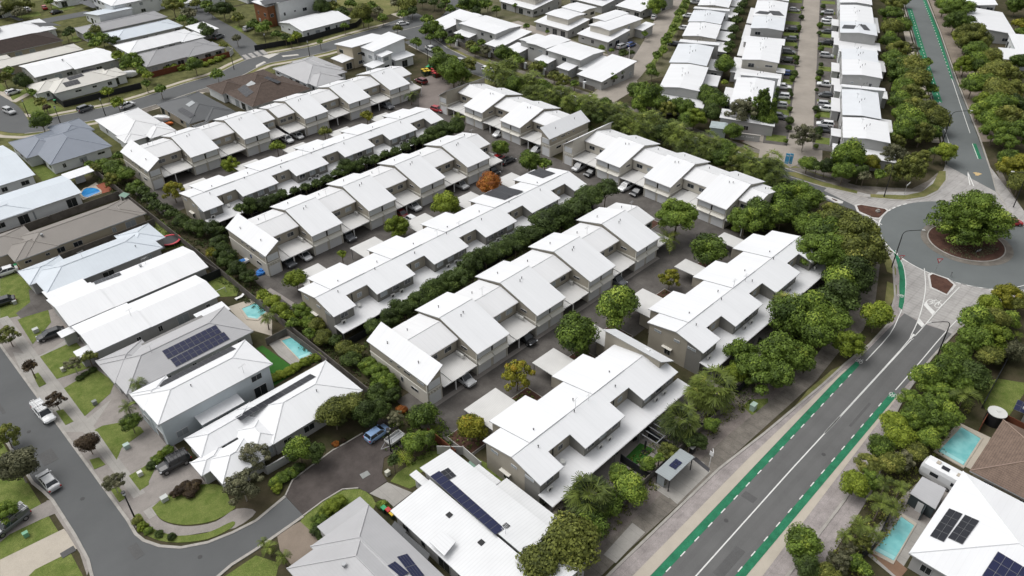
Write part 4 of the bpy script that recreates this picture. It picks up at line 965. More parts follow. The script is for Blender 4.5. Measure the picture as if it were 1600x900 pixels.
h4 = house('long white gable-roofed house with a small entry canopy beside the black sedan', [(20.0, 118.6, 42.5, 128.2, 2.9, 11, 'gx'), (19.8, 118.35, 29.5, 128.45, 3.15, 11, 'gx'), (17.6, 119.4, 20.5, 122.2, 2.5, 2, 'sx+'), (17.6, 127.4, 20.5, 129.6, 2.5, 2, 'sx+')], roof_white, wall_greyl)
on_roof(h4, 205, 494, 'antenna')
h5 = house('long white gable-roofed house with twin rows of dark solar strips, left of the trampoline', [(20.0, 129.0, 45.6, 139.8, 2.9, 12, 'gx'), (19.6, 128.8, 27.5, 140.0, 3.1, 12, 'gx'), (20.0, 139, 27, 143.8, 2.8, 5, 'sy-')], roof_white, wall_greyl)
solar(h5, [(146, 441), (187, 426), (190, 429), (149, 445)], 7, 1); on_roof(h5, 220, 417, 'whirly'); on_roof(h5, 228, 413, 'antenna')
h6 = house('pale blue-grey hip-roofed house next to the round red-rimmed trampoline', [(20.4, 142.4, 42.7, 152.4, 2.8, 16, 'hip'), (19.2, 147.8, 27, 154.6, 2.7, 16, 'hip'), (37.6, 145.9, 44.8, 154.0, 2.75, 15, 'hip')], roof_paleblue, wall_greyl)
on_roof(h6, 129, 403, 'antenna'); on_roof(h6, 212, 386)
h7 = house('taupe-roofed house with cream walls beside the timber paling fence', [(22.0, 158.4, 45.0, 168.2, 2.9, 19, 'hip'), (14, 162.5, 26, 172.0, 2.8, 19, 'hip'), (19.9, 158.2, 28.2, 166, 2.85, 19, 'hip'), (38.8, 158.5, 46.4, 167.6, 2.8, 16, 'hip')], roof_taupe, wall_beige)
on_roof(h7, 77, 341); on_roof(h7, 66, 369, 'whirly')
h8 = house('long white-roofed house by the blue kidney-shaped pool', [(22, 178.0, 40.2, 190.2, 2.9, 10, 'gx'), (12, 177.9, 30, 186.5, 2.8, 14, 'hip')], roof_paleblue, wall_white)
house('small flat white patio roof behind the blue pool', [(40.4, 187.5, 46.6, 191.6, 2.6, 1, 'sx+')], roof_white, wall_white, name='patio_shelter', cat='shelter', win=False, ins=2.0)
h9 = house('pale-roofed house cut off by the left edge of the photo above the long white house', [(14, 195.4, 36, 219, 2.8, 8, 'gx')], roof_paleblue, wall_white)
h10 = house('blue-grey hip-roofed house on the street corner with a tree in front', [(40.3, 198.2, 55.2, 216.6, 2.8, 18, 'hip'), (37.6, 206.5, 48, 220, 2.7, 18, 'hip'), (48, 212, 56.2, 222.8, 2.75, 17, 'hip')], roof_bluegrey, wall_white)
h11 = house('white hip-roofed house between the blue-grey roof and the pergola house', [(58.6, 198.8, 70.6, 218.2, 2.8, 18, 'hip'), (58.2, 197.4, 64, 203.5, 2.7, 16, 'hip'), (64, 195.6, 71, 204, 2.7, 16, 'hip')], roof_white_b, wall_white)
h12 = house('dark grey hip-roofed house with a slatted pergola and two roof window panels', [(75.3, 197.0, 88.0, 217.2, 2.8, 17, 'hip'), (79.5, 195.5, 88.2, 206, 2.7, 15, 'hip')], roof_dark, wall_beige)
solar(h12, [(277, 173), (297, 185), (303, 180), (283, 167)], 6, 1, solar_black); solar(h12, [(290, 164), (296, 167.5), (303, 160), (299, 157)], 3, 1, plain('pale_panel', (0.35, 0.37, 0.38), 0.2))
m = MB()
for k in range(7): m.box(75.4+.0, 192.0+k*.65, 2.4, 79.4, 192.22+k*.65, 2.5, galv)
for k in range(2): m.box(75.5+3.6*k, 191.9, 2.2, 75.7+3.6*k, 196.8, 2.4, dark_m)
for x in (75.5, 79.1):
    for y in (192, 196.4): m.box(x, y, 0, x+.15, y+.15, 2.3, dark_m)
m.build('pergola', h12[0])
h13 = house('brown tile-roofed house with solar panels on the corner behind the second garage row', [(91.6, 210.0, 100.2, 219.6, 2.8, 20, 'hip'), (92.8, 195.0, 112, 210.5, 2.85, 20, 'hip'), (97, 204, 111, 220, 2.8, 20, 'hip')], roof_brown, wall_white)
solar(h13, [(371, 140), (385, 152), (397, 143), (383, 133)], 3, 2, solar_black); solar(h13, [(384, 133), (391, 137), (397, 130), (392, 126)], 2, 1, plain('pale_panel', (0.4, 0.4, 0.4)))
solar(h13, [(412, 122), (434, 131), (440, 128), (416, 119)], 3, 1, solar_black)
h14 = house('pale grey hip-roofed house on the bend beside the two-storey white duplex', [(113.3, 199.2, 127.6, 218.6, 2.8, 18, 'hip'), (114, 195.4, 124, 206, 2.75, 17, 'hip'), (121, 203, 129, 220, 2.7, 16, 'hip')], roof_paleblue if False else roof_grey, wall_white)
h15 = house('two-storey white and beige duplex with stepped white roofs near the road junction', [(135.0, 206.2, 150.2, 216.2, 5.9, 6, 'sy-', None, wall_beige), (138.2, 199.4, 151.6, 208.4, 6.4, 6, 'sx+', None, wall_white), (131.0, 206.6, 136, 213, 3.0, 5, 'sx+', None, wall_beige), (134.5, 195.5, 139.5, 200.2, 3.0, 5, 'sx+'), (139.0, 196.2, 143.5, 200.0, 5.3, 5, 'sx+'), (143.5, 195.5, 151.5, 200, 3.1, 5, 'sy+')], roof_white, wall_white)
h16 = house('cream-roofed corner house with two small solar arrays behind the black fence', [(58, 246.6, 76.5, 257.4, 2.8, 19, 'hip'), (54.6, 250.5, 64, 260, 2.7, 18, 'hip'), (72, 247.6, 80, 256, 2.75, 16, 'hip')], roof_cream, wall_white)
solar(h16, [(104, 122), (127, 114.5), (132, 119), (108, 126.5)], 5, 1); solar(h16, [(97.5, 130), (121, 124), (126, 130), (101, 137)], 5, 1)
solar(h16, [(130, 110), (150, 107), (155, 110), (138, 113)], 4, 1)
h17 = house('long plain white house directly behind the cream corner house', [(58.8, 264.6, 83.2, 279.6, 2.9, 9, 'gx'), (70, 262.8, 84, 276, 3.0, 7, 'gx')], roof_white, wall_greyl)
on_roof(h17, 98, 95, 'whirly')
h18 = house('cream hip-roofed house leaning against the dark brown tiled roof', [(50, 281.5, 79.6, 290.0, 2.8, 16, 'hip'), (44, 283, 60, 295, 2.7, 16, 'hip')], roof_cream, wall_beige)
h19 = house('dark brown tile-roofed house behind the cream hip roof', [(46, 296.5, 78.5, 311, 2.8, 18, 'hip')], roof_choc, wall_beige)
h20 = house('white two-storey house with a low white wing and dark panels at the left edge', [(52, 318, 66, 334, 5.4, 14, 'hip'), (58, 312.5, 82, 330, 2.8, 14, 'hip'), (40, 300, 56, 316, 2.9, 12, 'hip')], roof_white, wall_white)
solar(h20, [(48, 36), (62, 41), (82, 43), (66, 32)], 3, 1) ; solar(h20, [(12, 26), (30, 33), (36, 32), (20, 25)], 3, 1)
h22 = house('dark grey flat-looking roof wedged between two lighter roofs near the top left', [(86, 297.0, 116, 308.5, 2.8, 12, 'hip')], roof_midgrey, wall_greyl)
h23 = house('light blue hip-roofed house between the white and dark grey roofs', [(90.4, 281.8, 114.8, 294.0, 2.8, 15, 'hip')], roof_paleblue, wall_greyl)
h24 = house('white hip-roofed house behind the long dark grey house with the trimmed hedge', [(88.2, 265.6, 113.4, 278.0, 2.8, 16, 'hip'), (106, 264.5, 114.5, 273, 2.7, 14, 'hip')], roof_white, wall_white)
h25 = house('long dark grey house behind the red-brown fence and hedge', [(86.6, 248.6, 112.6, 262.6, 2.9, 17, 'hip'), (100, 248.0, 113.2, 257, 2.85, 15, 'hip')], roof_midgrey, wall_greyl)
house('small flat-roofed white garage beside the white hip-roofed house', [(115, 269, 122, 281, 2.7, 2, 'sx+')], roof_white, wall_greyl, name='garage', cat='garage')
h27 = house('white low house with a gable roof beside the tall modern block', [(140.2, 243.8, 161.0, 259.6, 3.0, 9, 'gx')], roof_white, wall_white)
h28 = house('tall three-storey white modern block with rust-coloured end panel and roof panels', [(143, 263, 169, 277, 8.6, 2, 'sx+'), (139.5, 265, 143.6, 275.5, 7.6, 2, 'sx+', roof_white, wall_rust)], roof_white, wall_white)
solar(h28, [(412, 8), (478, -4), (470, -10), (404, 2)], 8, 1)
h21 = house('two-storey white house with a big solar array near the top left corner', [(104, 316.5, 122, 337, 5.4, 12, 'hip'), (121, 318, 134, 334, 5.3, 12, 'hip'), (96, 309.5, 109, 325, 2.9, 8, 'sy-', roof_paleblue), (128, 309, 146, 320, 2.9, 6, 'gx')], roof_white, wall_white)
solar(h21, [(122, 4), (145, 13), (150, 9), (128, 0)], 6, 2)
FARH = [(150, 300, 16, 22, 2.8, roof_white), (160, 322, 20, 15, 5.0, roof_white), (128, 345, 22, 14, 2.9, roof_white), (95, 350, 26, 14, 2.8, roof_white), (60, 352, 24, 14, 2.8, roof_taupe), (172, 300, 20, 14, 2.8, roof_white), (190, 330, 22, 16, 5.0, roof_paleblue), (215, 345, 20, 14, 2.8, roof_white), (20, 330, 18, 16, 2.8, roof_white), (175, 355, 22, 14, 3, roof_white), (130, 372, 22, 14, 2.8, roof_midgrey), (240, 330, 22, 13, 3, roof_white)]
for k, (x, y, w_, d_, z, rm) in enumerate(FARH[:8]):
    house('far %s-roofed house, %s from the left along the top edge' % ({'white_metal_roof': 'white', 'taupe_metal_roof': 'taupe', 'pale_blue_roof': 'pale blue', 'mid_grey_roof': 'grey'}[rm.name], ordn(k)), [(x, y, x+w_, y+d_, z, 14, 'hip')], rm, wall_white, group='far houses along the top edge')
# ---- townhouses beyond the palm belt
def thouse(label, upper, lower, wallu=wall_greyl, walll=wall_greyl, extra=()):
    wings = [(*u, 5.5+.3*(i_ % 2), 4, 'gy' if (u[3]-u[1]) > (u[2]-u[0]) else 'gx', None, wallu) for i_, u in enumerate(upper)]+[(*l, 2.95, 7, 'sx+', None, walll) for l in lower]
    return house(label, wings, roof_white, wallu)
thouse('grey two-storey house with white verandah roof nearest the road junction', [(178.6, 186.2, 191.6, 204.4), (180.4, 204.2, 190, 209)], [(174.9, 180.6, 190.6, 187.5), (176.2, 209, 192, 218.8), (175.6, 196, 180, 204)])
thouse('grey two-storey townhouses with small white porch roofs behind the palm belt', [(178.4, 148.6, 190.4, 163), (178.6, 163.2, 190.6, 172), (180, 172.4, 188.5, 176.6)], [(174.6, 150, 179.2, 155), (175, 159, 179.4, 165), (176, 172.5, 182, 179.0), (174.2, 136.6, 191, 146.4), (178, 145.8, 189.5, 149.2)])
thouse('cream two-storey house with a wide white verandah roof behind the porch townhouses', [(207.4, 179.2, 217.2, 190.2), (216.8, 181, 225.5, 190.8)], [(204.2, 176.4, 216, 192.6)], wall_cream, wall_greyl)
thouse('cream and grey two-storey house beside the lane with two cars parked in front', [(207.6, 160.8, 226.2, 170.2), (214, 168, 227.5, 174.2)], [(204.0, 158.4, 216, 172.2), (222, 157.5, 229, 161.5)], wall_cream, wall_greyl)
thouse('white and grey two-storey house near the top edge right of the dense park trees', [(218, 205, 234, 219)], [(214.5, 203, 230, 221)], wall_cream, wall_greyl)
thouse('two-storey house near the top edge partly hidden by the white-roofed garage', [(240, 190, 262, 205)], [(236, 187, 252, 204)], wall_greyl)
thouse('long white roof at the top edge beside the townhouse lane', [(262, 184, 286, 200)], [(240, 172, 262, 184)], wall_white)
thouse('white-walled terrace high at the top centre above the lane', [(262, 215, 290, 232)], [(250, 210, 266, 226)], wall_white)
# ---- terraces in the rotated frame
def terrace(label, secs, lows, wl=wall_greyl):
    wings = [(a0, b0, a1, b1, z, 5 if k != 'sx-' else 5, k, (roof_white, roof_coolwhite, roof_white)[(i+len(secs)) % 3], w_) for i, (a0, b0, a1, b1, z, k, w_) in enumerate(secs)]
    wings += [(a0, b0, a1, b1, 2.95, 3, 'sy+' , roof_white_b, wl) for a0, b0, a1, b1 in lows]
    H = house(label, wings, roof_white, wl, rz=TH, origin=TO, name='terrace_house', cat='terrace house', ins=.3, group='white terraces along the straight lanes')
    for a0, b0, a1, b1, z, k, w_ in secs:
        c = ((a0+a1)/2, (b0+b1)/2); pipes(H[0], [(c[0]-1.5, c[1]+.6, z+.75), (c[0]+1.2, c[1]-.8, z+.75), (c[0]+.3, c[1], z+.75)])
        antenna(H[0], c[0]+2, c[1]+1, z+.7, 1.1)
    return H
terrace('nearest white terrace block between the tree-lined lane and the narrow dark garden', [(20.6, 20.6, 40.6, 31.8, 5.6, 'gx', wall_greyl), (40.8, 21.2, 59.2, 32.4, 5.9, 'gx', wall_cream), (59.4, 19.8, 63.4, 32.4, 6.1, 'sx-', wall_greyl)], [(15.2, 18.6, 21, 33.0), (20.8, 16.8, 31, 21), (33, 16.8, 42, 21.4), (46, 16.6, 56, 21.4)])
terrace('second white terrace block up the tree-lined lane', [(68.4, 21.6, 84, 32.6, 5.6, 'gx', wall_cream), (84.2, 21.8, 98.4, 33, 5.8, 'gx', wall_greyl), (98.6, 20.6, 102.4, 33.2, 6.1, 'sx-', wall_white)], [(64, 17.4, 74, 22), (76, 17.6, 86, 22), (88, 18, 98, 22)])
terrace('third white terrace block up the tree-lined lane at the top edge', [(106, 21.4, 126, 32.6, 5.6, 'gx', wall_cream), (126.4, 21.4, 150, 33, 5.8, 'gx', wall_greyl), (151, 21, 176, 33, 5.7, 'gx', wall_greyl)], [(103, 18, 116, 21.8), (118, 18, 150, 21.8)])
terrace('nearest terrace left of the straight paved lane, half hidden by bamboo', [(14.2, 1.2, 35.4, 11.8, 5.4, 'gx', wall_greyl), (35.6, .2, 38.4, 11.2, 5.9, 'sx-', wall_white)], [(8.6, -.6, 15, 13.6), (22, 11.4, 33, 14.4), (38.6, -.4, 48.8, 12.8)])
terrace('white terrace with cream side wall, second up the left side of the paved lane', [(50.6, 1.0, 70.6, 12.0, 5.6, 'gx', wall_cream), (70.8, .2, 80.4, 13.2, 3.9, 'sx-', wall_greyl)], [(46, 11.6, 60, 14.6), (62, 11.8, 80, 14.0), (50, -1.2, 54, 1.4)])
terrace('white terrace with two dark panel patches, third up the left side of the paved lane', [(83.4, 1.2, 98.0, 12.0, 5.6, 'gx', wall_greyl), (99.6, 1.2, 120.6, 12.4, 5.2, 'gx', wall_greyl), (121, 1.2, 142, 12.4, 5.6, 'gx', wall_cream), (143, 1.2, 168, 12.4, 5.4, 'gx', wall_cream)], [(80, 11.6, 96, 14.2), (98, 11.6, 118, 14.2)])
for H, q in ((HOUSES[-1], [(1180, 21), (1199, 23), (1201, 18), (1182, 17)]), (HOUSES[-1], [(1208, 24), (1225, 25), (1227, 18), (1210, 18)])): solar(H, q, 3, 1)
terrace('lowest terrace right of the paved lane beside the main-road trees', [(.4, -27.4, 13.6, -16.6, 5.6, 'gx', wall_greyl), (15.0, -26.0, 34, -16.6, 5.6, 'gx', wall_greyl), (34.2, -27.8, 37, -16.4, 6.0, 'sx-', wall_white)], [(-4.5, -29.2, .8, -14.6), (13.4, -29.4, 22, -26), (7, -16.8, 12, -14.4), (37.4, -29.4, 43.4, -15.0), (24, -16.8, 34, -14.4)])
terrace('terrace right of the paved lane with a grey end wall, second from the roundabout', [(43.6, -27.4, 57.2, -16.6, 6.4, 'gx', wall_greyl), (57.4, -27.2, 70.2, -16.8, 5.6, 'gx', wall_greyl), (70.4, -27.8, 79.6, -16.4, 3.8, 'sx-', wall_white)], [(44, -16.8, 50, -14.4), (56, -16.8, 64, -14.4), (60, -30, 70, -27)])
terrace('terrace right of the paved lane with two grey roof panels, third from the roundabout', [(84.8, -27.8, 98, -16.4, 6.2, 'gx', wall_greyl), (99.8, -27.6, 121.2, -16.6, 5.6, 'gx', wall_greyl), (123.8, -27.8, 142, -16.6, 5.8, 'gx', wall_white), (143, -27.8, 168, -16.6, 5.6, 'gx', wall_white)], [(80, -29.4, 88, -15.0), (90, -16.8, 97, -14.4), (104, -16.8, 112, -14.4), (100, -30, 118, -27.4)])
solar(HOUSES[-1], [(1315, 44.5), (1334, 45.5), (1333, 39), (1315, 39)], 3, 1); solar(HOUSES[-1], [(1350, 47), (1360, 48), (1358, 39), (1349, 39)], 2, 2)
terrace('far white terrace block at the very top of the right-hand lane', [(172, -27.8, 200, -16.6, 5.6, 'gx', wall_white), (176, 1.2, 204, 12.4, 5.4, 'gx', wall_white)], [])
# ---- right edge
hr1 = house('white skillion-roofed house at the top right corner among trees', [(0, 0, 27, 13.5, 3.6, 6, 'sy+'), (28, 2, 50, 14, 4.6, 6, 'sy-')], roof_white, wall_greyl, rz=TH, origin=(301.5, 62.8))
hr2 = house('white flat-roofed house with a plunge pool near the right edge', [(0, 0, 16, 8, 3.4, 3, 'sx+'), (-9, 4, 1, 13, 3.2, 3, 'sx+')], roof_white, wall_white, rz=TH, origin=(288, 50.5))
solar(hr2, [(1588, 80), (1598, 84), (1606, 76), (1596, 70)], 2, 2)
hr3 = house('pale roof corner at the right edge below the treetops', [(0, 0, 12, 12, 3.0, 14, 'hip')], roof_paleblue, wall_white, rz=TH, origin=(234, 14))
rc = house('white-roofed house with two black solar arrays beside the lower pool', [(75.2, -14, 93.4, 6.8, 3.0, 11, 'hip')], roof_white, wall_greyl)
rd = house('light brown tile-roofed house beside the parked white caravan', [(94.4, -7.5, 108, 6.2, 2.8, 20, 'hip'), (100, -12, 114, 3, 2.8, 20, 'hip')], roof_brownlight, wall_beige)
solar(rc, [(1453, 838), (1483, 795), (1504, 801), (1476, 845)], 4, 2); solar(rc, [(1481, 841), (1508, 805), (1527, 813), (1505, 849)], 4, 2); solar(rc, [(1534, 900), (1559, 862), (1610, 885), (1590, 925)], 3, 4, solar_blue)
re_ = house('grey-walled house with pale roof and solar panel by the round black water tank', [(110.5, -11, 128, 4.8, 4.4, 12, 'hip')], roof_grey, wall_grey)
solar(re_, [(1583, 640), (1590, 625), (1604, 622), (1600, 640)], 2, 2, solar_blue)
rf = house('small pale roof and screen wall among trees near the right edge', [(128, 2.5, 136, 8, 2.8, 4, 'sx+')], roof_white, wall_greyl)
# ---- bottom
s1 = house('pale grey many-hipped house in the bottom centre with solar panels', [(20.2, 40, 32.6, 60.0, 2.9, 21, 'hip'), (24, 44, 33.0, 60.6, 2.95, 21, 'hip'), (14, 44, 27, 54, 2.85, 21, 'hip')], roof_grey, wall_greyl)
solar(s1, [(605, 885), (617, 878), (632, 900), (620, 907)], 3, 1, solar_blue); solar(s1, [(620, 871), (636, 866), (667, 898), (650, 905)], 4, 2, solar_blue)
on_roof(s1, 538, 885, 'whirly')
b = MB(); b.slab(rect(26.4, 60.9, 33.2, 62.9), lambda x, y: 2.5, .12, roof_grey); b.box(26.6, 60.8, 0, 26.8, 62.6, 2.4, wall_greyl); b.box(32.8, 60.8, 0, 33.0, 62.6, 2.4, wall_greyl); b.build('patio_roof', s1[0])
s2 = house('white ribbed skillion-roofed house with an L-shaped row of solar panels, beside the green shed', [(41.3, 34, 46.8, 59.9, 3.5, 5, 'sx-'), (34.3, 34, 41.1, 57.6, 3.2, 4, 'sx+'), (40.2, 57.4, 41.4, 61.0, 2.6, 2, 'sx+'), (47.0, 36, 49.2, 51.0, 2.6, 2, 'sx-'), (46.9, 51.2, 48.3, 55.6, 2.5, 2, 'sx-')], roof_ribbed, wall_greyl)
solar(s2, [(672, 745), (774, 837), (784, 830), (688, 738)], 12, 1, solar_blue); solar(s2, [(688, 738), (701, 751), (714, 744), (701, 732)], 2, 2, solar_black)
on_roof(s2, 702, 805, 'skylight'); on_roof(s2, 752, 848, 'skylight'); on_roof(s2, 791, 822, 'skylight'); on_roof(s2, 790, 834, 'antenna')
b = MB(); b.slab(PX(671, 848, 692, 831, 712, 848, 694, 870, z=3.9), lambda x, y: 4.1, .12, roof_ribbed); b.build('patio_roof', s2[0])
# solar arrays on the long garden row
FAKE4 = (R4, [Roof(0, 0, 66.8, 13.4, 5.36, 10.7, 'x')], 0.0, (51.8, 95.4)); FAKE4[1][0].h = lambda x, y: (6.7-(y-5.4)*.19 if y > 5.4 else 6.7-(5.4-y)*.25) if 0 <= x <= 66.8 and 0 <= y <= 13.4 else -1
solar(FAKE4, [(755, 304), (789, 313), (813, 298), (780, 290)], 5, 2, solar_black); solar(FAKE4, [(824, 271), (848, 279), (866, 270), (842, 263)], 4, 2, solar_black)
# ================================================================ VEGETATION
def leaf_blob(m, rnd, c, r, n, size, tones, mt, squash=.85, fill=.35):
    """n leaf-sized faces spread through a lumpy shell"""
    k = m.mi(mt); base = rnd.gauss(.42, .16)
    for _ in range(n):
        z = rnd.uniform(-.75, 1); a = rnd.uniform(0, 6.2832); q = math.sqrt(max(0, 1-z*z))
        d = Vector((q*math.cos(a), q*math.sin(a), z)); rr = r*(1-fill*rnd.random()**2)*(1+.1*math.sin(5*a+z*7))
        p = Vector(c)+Vector((d.x*rr, d.y*rr, d.z*rr*squash))
        nn = (d+Vector((rnd.uniform(-.55, .55), rnd.uniform(-.55, .55), rnd.uniform(-.3, .6)))).normalized()
        u = nn.orthogonal().normalized(); v = nn.cross(u); t = rnd.uniform(0, 6.28)
        u, v = u*math.cos(t)+v*math.sin(t), v*math.cos(t)-u*math.sin(t)
        s1 = size*rnd.uniform(.6, 1.3); s2 = s1*rnd.uniform(.45, .8)
        i = len(m.v)
        m.v += [tuple(p-u*s1), tuple(p-v*s2), tuple(p+u*s1), tuple(p+v*s2)]
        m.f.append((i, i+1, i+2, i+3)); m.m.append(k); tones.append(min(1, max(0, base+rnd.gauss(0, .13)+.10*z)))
def make_crown(name, kind, seed, nb=16, nl=230, size=.085, zs=.75, spread=.62, rb=(.32, .5), core=True, flat=False):
    """crown of radius about 1 centred on the origin"""
    rnd = random.Random(seed); m = MB(); tones = []; mt = LEAF[kind]
    bl = []
    for i in range(nb):
        a = i*2.39996+rnd.uniform(-.4, .4); t = math.sqrt((i+.5)/nb); z = math.sqrt(max(0, 1-t*t))*rnd.uniform(.25, 1)*zs if rnd.random() < .75 else rnd.uniform(-.45, .1)*zs
        if flat: z = rnd.uniform(-.3, .5)*zs*(1.1-t)
        d = spread*t*rnd.uniform(.85, 1.12); bl.append(((d*math.cos(a), d*math.sin(a), z), rnd.uniform(*rb)))
    for c, r in bl:
        if core:
            # opaque core added in each clump to block light, toned darker than average leaves
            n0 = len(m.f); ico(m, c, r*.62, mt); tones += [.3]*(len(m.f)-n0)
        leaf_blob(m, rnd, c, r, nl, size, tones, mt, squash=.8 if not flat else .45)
    m.tone = tones
    return m.build(name, uv=False, obj=False)
def ico(m, c, r, mt):
    t = (1+5**.5)/2; V = [(-1, t, 0), (1, t, 0), (-1, -t, 0), (1, -t, 0), (0, -1, t), (0, 1, t), (0, -1, -t), (0, 1, -t), (t, 0, -1), (t, 0, 1), (-t, 0, -1), (-t, 0, 1)]
    F = [(0, 11, 5), (0, 5, 1), (0, 1, 7), (0, 7, 10), (0, 10, 11), (1, 5, 9), (5, 11, 4), (11, 10, 2), (10, 7, 6), (7, 1, 8), (3, 9, 4), (3, 4, 2), (3, 2, 6), (3, 6, 8), (3, 8, 9), (4, 9, 5), (2, 4, 11), (6, 2, 10), (8, 6, 7), (9, 8, 1)]
    i = len(m.v); s = r/math.sqrt(1+t*t); m.v += [(c[0]+a*s, c[1]+b_*s, c[2]+d*s*.85) for a, b_, d in V]; k = m.mi(mt)
    for f in F: m.f.append(tuple(i+q for q in f)); m.m.append(k)
def make_trunk(name, h, r, mt, seed, n=5, spread=.55):
    """trunk of height h with limbs reaching into a crown of radius 1"""
    rnd = random.Random(seed); m = MB(); lean = (rnd.uniform(-.05, .05), rnd.uniform(-.05, .05))
    top = (lean[0], lean[1], h); m.tube((0, 0, -.1), top, r, r*.7, mt, 7)
    for k in range(n):
        a = k*6.28/n+rnd.uniform(-.4, .4); e = (top[0]+spread*math.cos(a), top[1]+spread*math.sin(a), h+rnd.uniform(.35, .7)); m.tube(top, e, r*.55, r*.2, mt, 5)
    return m.build(name, obj=False)
def make_palm(seed, nf=16, L=1.0, droop=.9, kind='palm', up=.6, leaflets=11, wd=.2):
    rnd = random.Random(seed); m = MB(); tones = []; k = m.mi(LEAF[kind])
    for f in range(nf):
        a = f*2.39996+rnd.uniform(-.2, .2); el = up+rnd.uniform(-.5, .45)-(.7 if f % 4 == 0 else 0); ln = L*rnd.uniform(.8, 1.1); tn = rnd.gauss(.45, .15)-(.15 if f % 4 == 0 else 0)
        P = []; p = Vector((0, 0, 0)); e = el
        for s in range(7):
            P.append(p.copy()); p = p+Vector((math.cos(a)*math.cos(e), math.sin(a)*math.cos(e), math.sin(e)))*ln/6; e -= droop*rnd.uniform(.8, 1.2)/6*1.6
        side = Vector((-math.sin(a), math.cos(a), 0))
        for s in range(leaflets):
            t = (s+.8)/leaflets*6*.98; i0 = min(5, int(t)); q = P[i0].lerp(P[i0+1], t-i0); d = (P[i0+1]-P[i0]).normalized(); upv = side.cross(d).normalized()
            w_ = wd*math.sin(min(1, (s+1)/leaflets*1.15)*math.pi)**.6*L+.02
            for sg in (-1, 1):
                tip = q+side*sg*w_+d*w_*.7-upv*abs(w_)*.35*rnd.uniform(.5, 1.5); i = len(m.v); hw = d*ln*.035
                m.v += [tuple(q-hw), tuple(q+hw), tuple(tip+hw*.3), tuple(tip-hw*.3)]; m.f.append((i, i+1, i+2, i+3)); m.m.append(k); tones.append(min(1, max(0, tn+rnd.gauss(0, .08))))
    m.tone = tones
    return m.build('fronds', uv=False, obj=False)
def make_fan(seed, nf=52):
    rnd = random.Random(seed); m = MB(); tones = []; k = m.mi(LEAF['palm'])
    for f in range(nf):
        a = f*2.39996; el = .9-1.6*(f/nf)+rnd.uniform(-.15, .15); d = Vector((math.cos(a)*math.cos(el), math.sin(a)*math.cos(el), math.sin(el))); c = d*.6*rnd.uniform(.6, 1.12)
        side = Vector((-math.sin(a), math.cos(a), 0)); upv = side.cross(d); tn = rnd.gauss(.5, .15)-.25*(f/nf)
        for q in range(15):
            t = -1.45+2.9*q/14+rnd.uniform(-.08, .08); dd = (d*math.cos(t)+side*math.sin(t)); tip = c+dd*.40*rnd.uniform(.75, 1.1)+Vector((0, 0, -.12-rnd.random()*.16)); s = (side*math.cos(t)-d*math.sin(t))*.026; i = len(m.v)
            m.v += [tuple(c-s*.6), tuple(c+s*.6), tuple(tip+s*.5), tuple(tip-s*.5)]; m.f.append((i, i+1, i+2, i+3)); m.m.append(k); tones.append(min(1, max(0, tn+rnd.gauss(0, .08))))
        i = len(m.v); m.v += [(-.01, 0, 0), (.01, 0, 0), tuple(c+side*.01), tuple(c-side*.01)]; m.f.append((i, i+1, i+2, i+3)); m.m.append(k); tones.append(.6)
    m.tone = tones
    return m.build('fronds', uv=False, obj=False)
CR = {}
for kind in LEAF:
    if kind == 'palm': continue
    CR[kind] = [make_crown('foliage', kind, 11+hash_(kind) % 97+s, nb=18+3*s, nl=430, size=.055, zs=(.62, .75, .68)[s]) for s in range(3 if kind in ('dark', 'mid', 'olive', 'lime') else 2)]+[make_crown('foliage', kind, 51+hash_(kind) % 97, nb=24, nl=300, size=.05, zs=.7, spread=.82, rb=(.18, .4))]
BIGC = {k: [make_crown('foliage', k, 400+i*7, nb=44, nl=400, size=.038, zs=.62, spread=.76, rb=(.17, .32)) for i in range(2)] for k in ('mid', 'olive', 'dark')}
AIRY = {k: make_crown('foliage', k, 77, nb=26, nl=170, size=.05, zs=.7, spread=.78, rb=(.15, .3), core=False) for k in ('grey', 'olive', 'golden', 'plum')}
PALMS = [make_palm(5), make_palm(9, nf=13, droop=1.3)]
FANS = [make_fan(3), make_fan(8, 60)]
BANANA = make_palm(31, nf=9, droop=.7, kind='lime', up=.95, leaflets=7, wd=.28)
TRK = [make_trunk('trunk', .9, .055, bark_m, 3), make_trunk('trunk', .9, .05, bark_m, 8, 4)]
TRKP = make_trunk('trunk', .9, .045, bark_pale, 12, 5, .6)
mm_ = MB(); mm_.tube((0, 0, -.1), (.05, 0, 1), .05, .035, bark_m, 7); PTRK = mm_.build('trunk', obj=False)
mm_ = MB(); mm_.tube((0, 0, -.1), (.02, 0, 1), .11, .08, bark_m, 8); FTRK = mm_.build('trunk', obj=False)
rt = random.Random(4)
DESC = {'dark': 'dark green', 'mid': 'bushy green', 'lime': 'bright yellow-green', 'olive': 'olive-green', 'grey': 'grey-green', 'red': 'orange-red', 'plum': 'dark reddish', 'golden': 'golden-green', 'palm': 'palm'}
SEEN = {}
def uniq(lab):
    n = SEEN.get(lab, 0); SEEN[lab] = n+1
    return lab
TREES = []; GROW = 1.12
def plant(*a, **k):
    f = k.get('form', a[6] if len(a) > 6 else 'tree')
    if f == 'tree': TREES.append((a, k))
    else: plant_now(*a, **k)
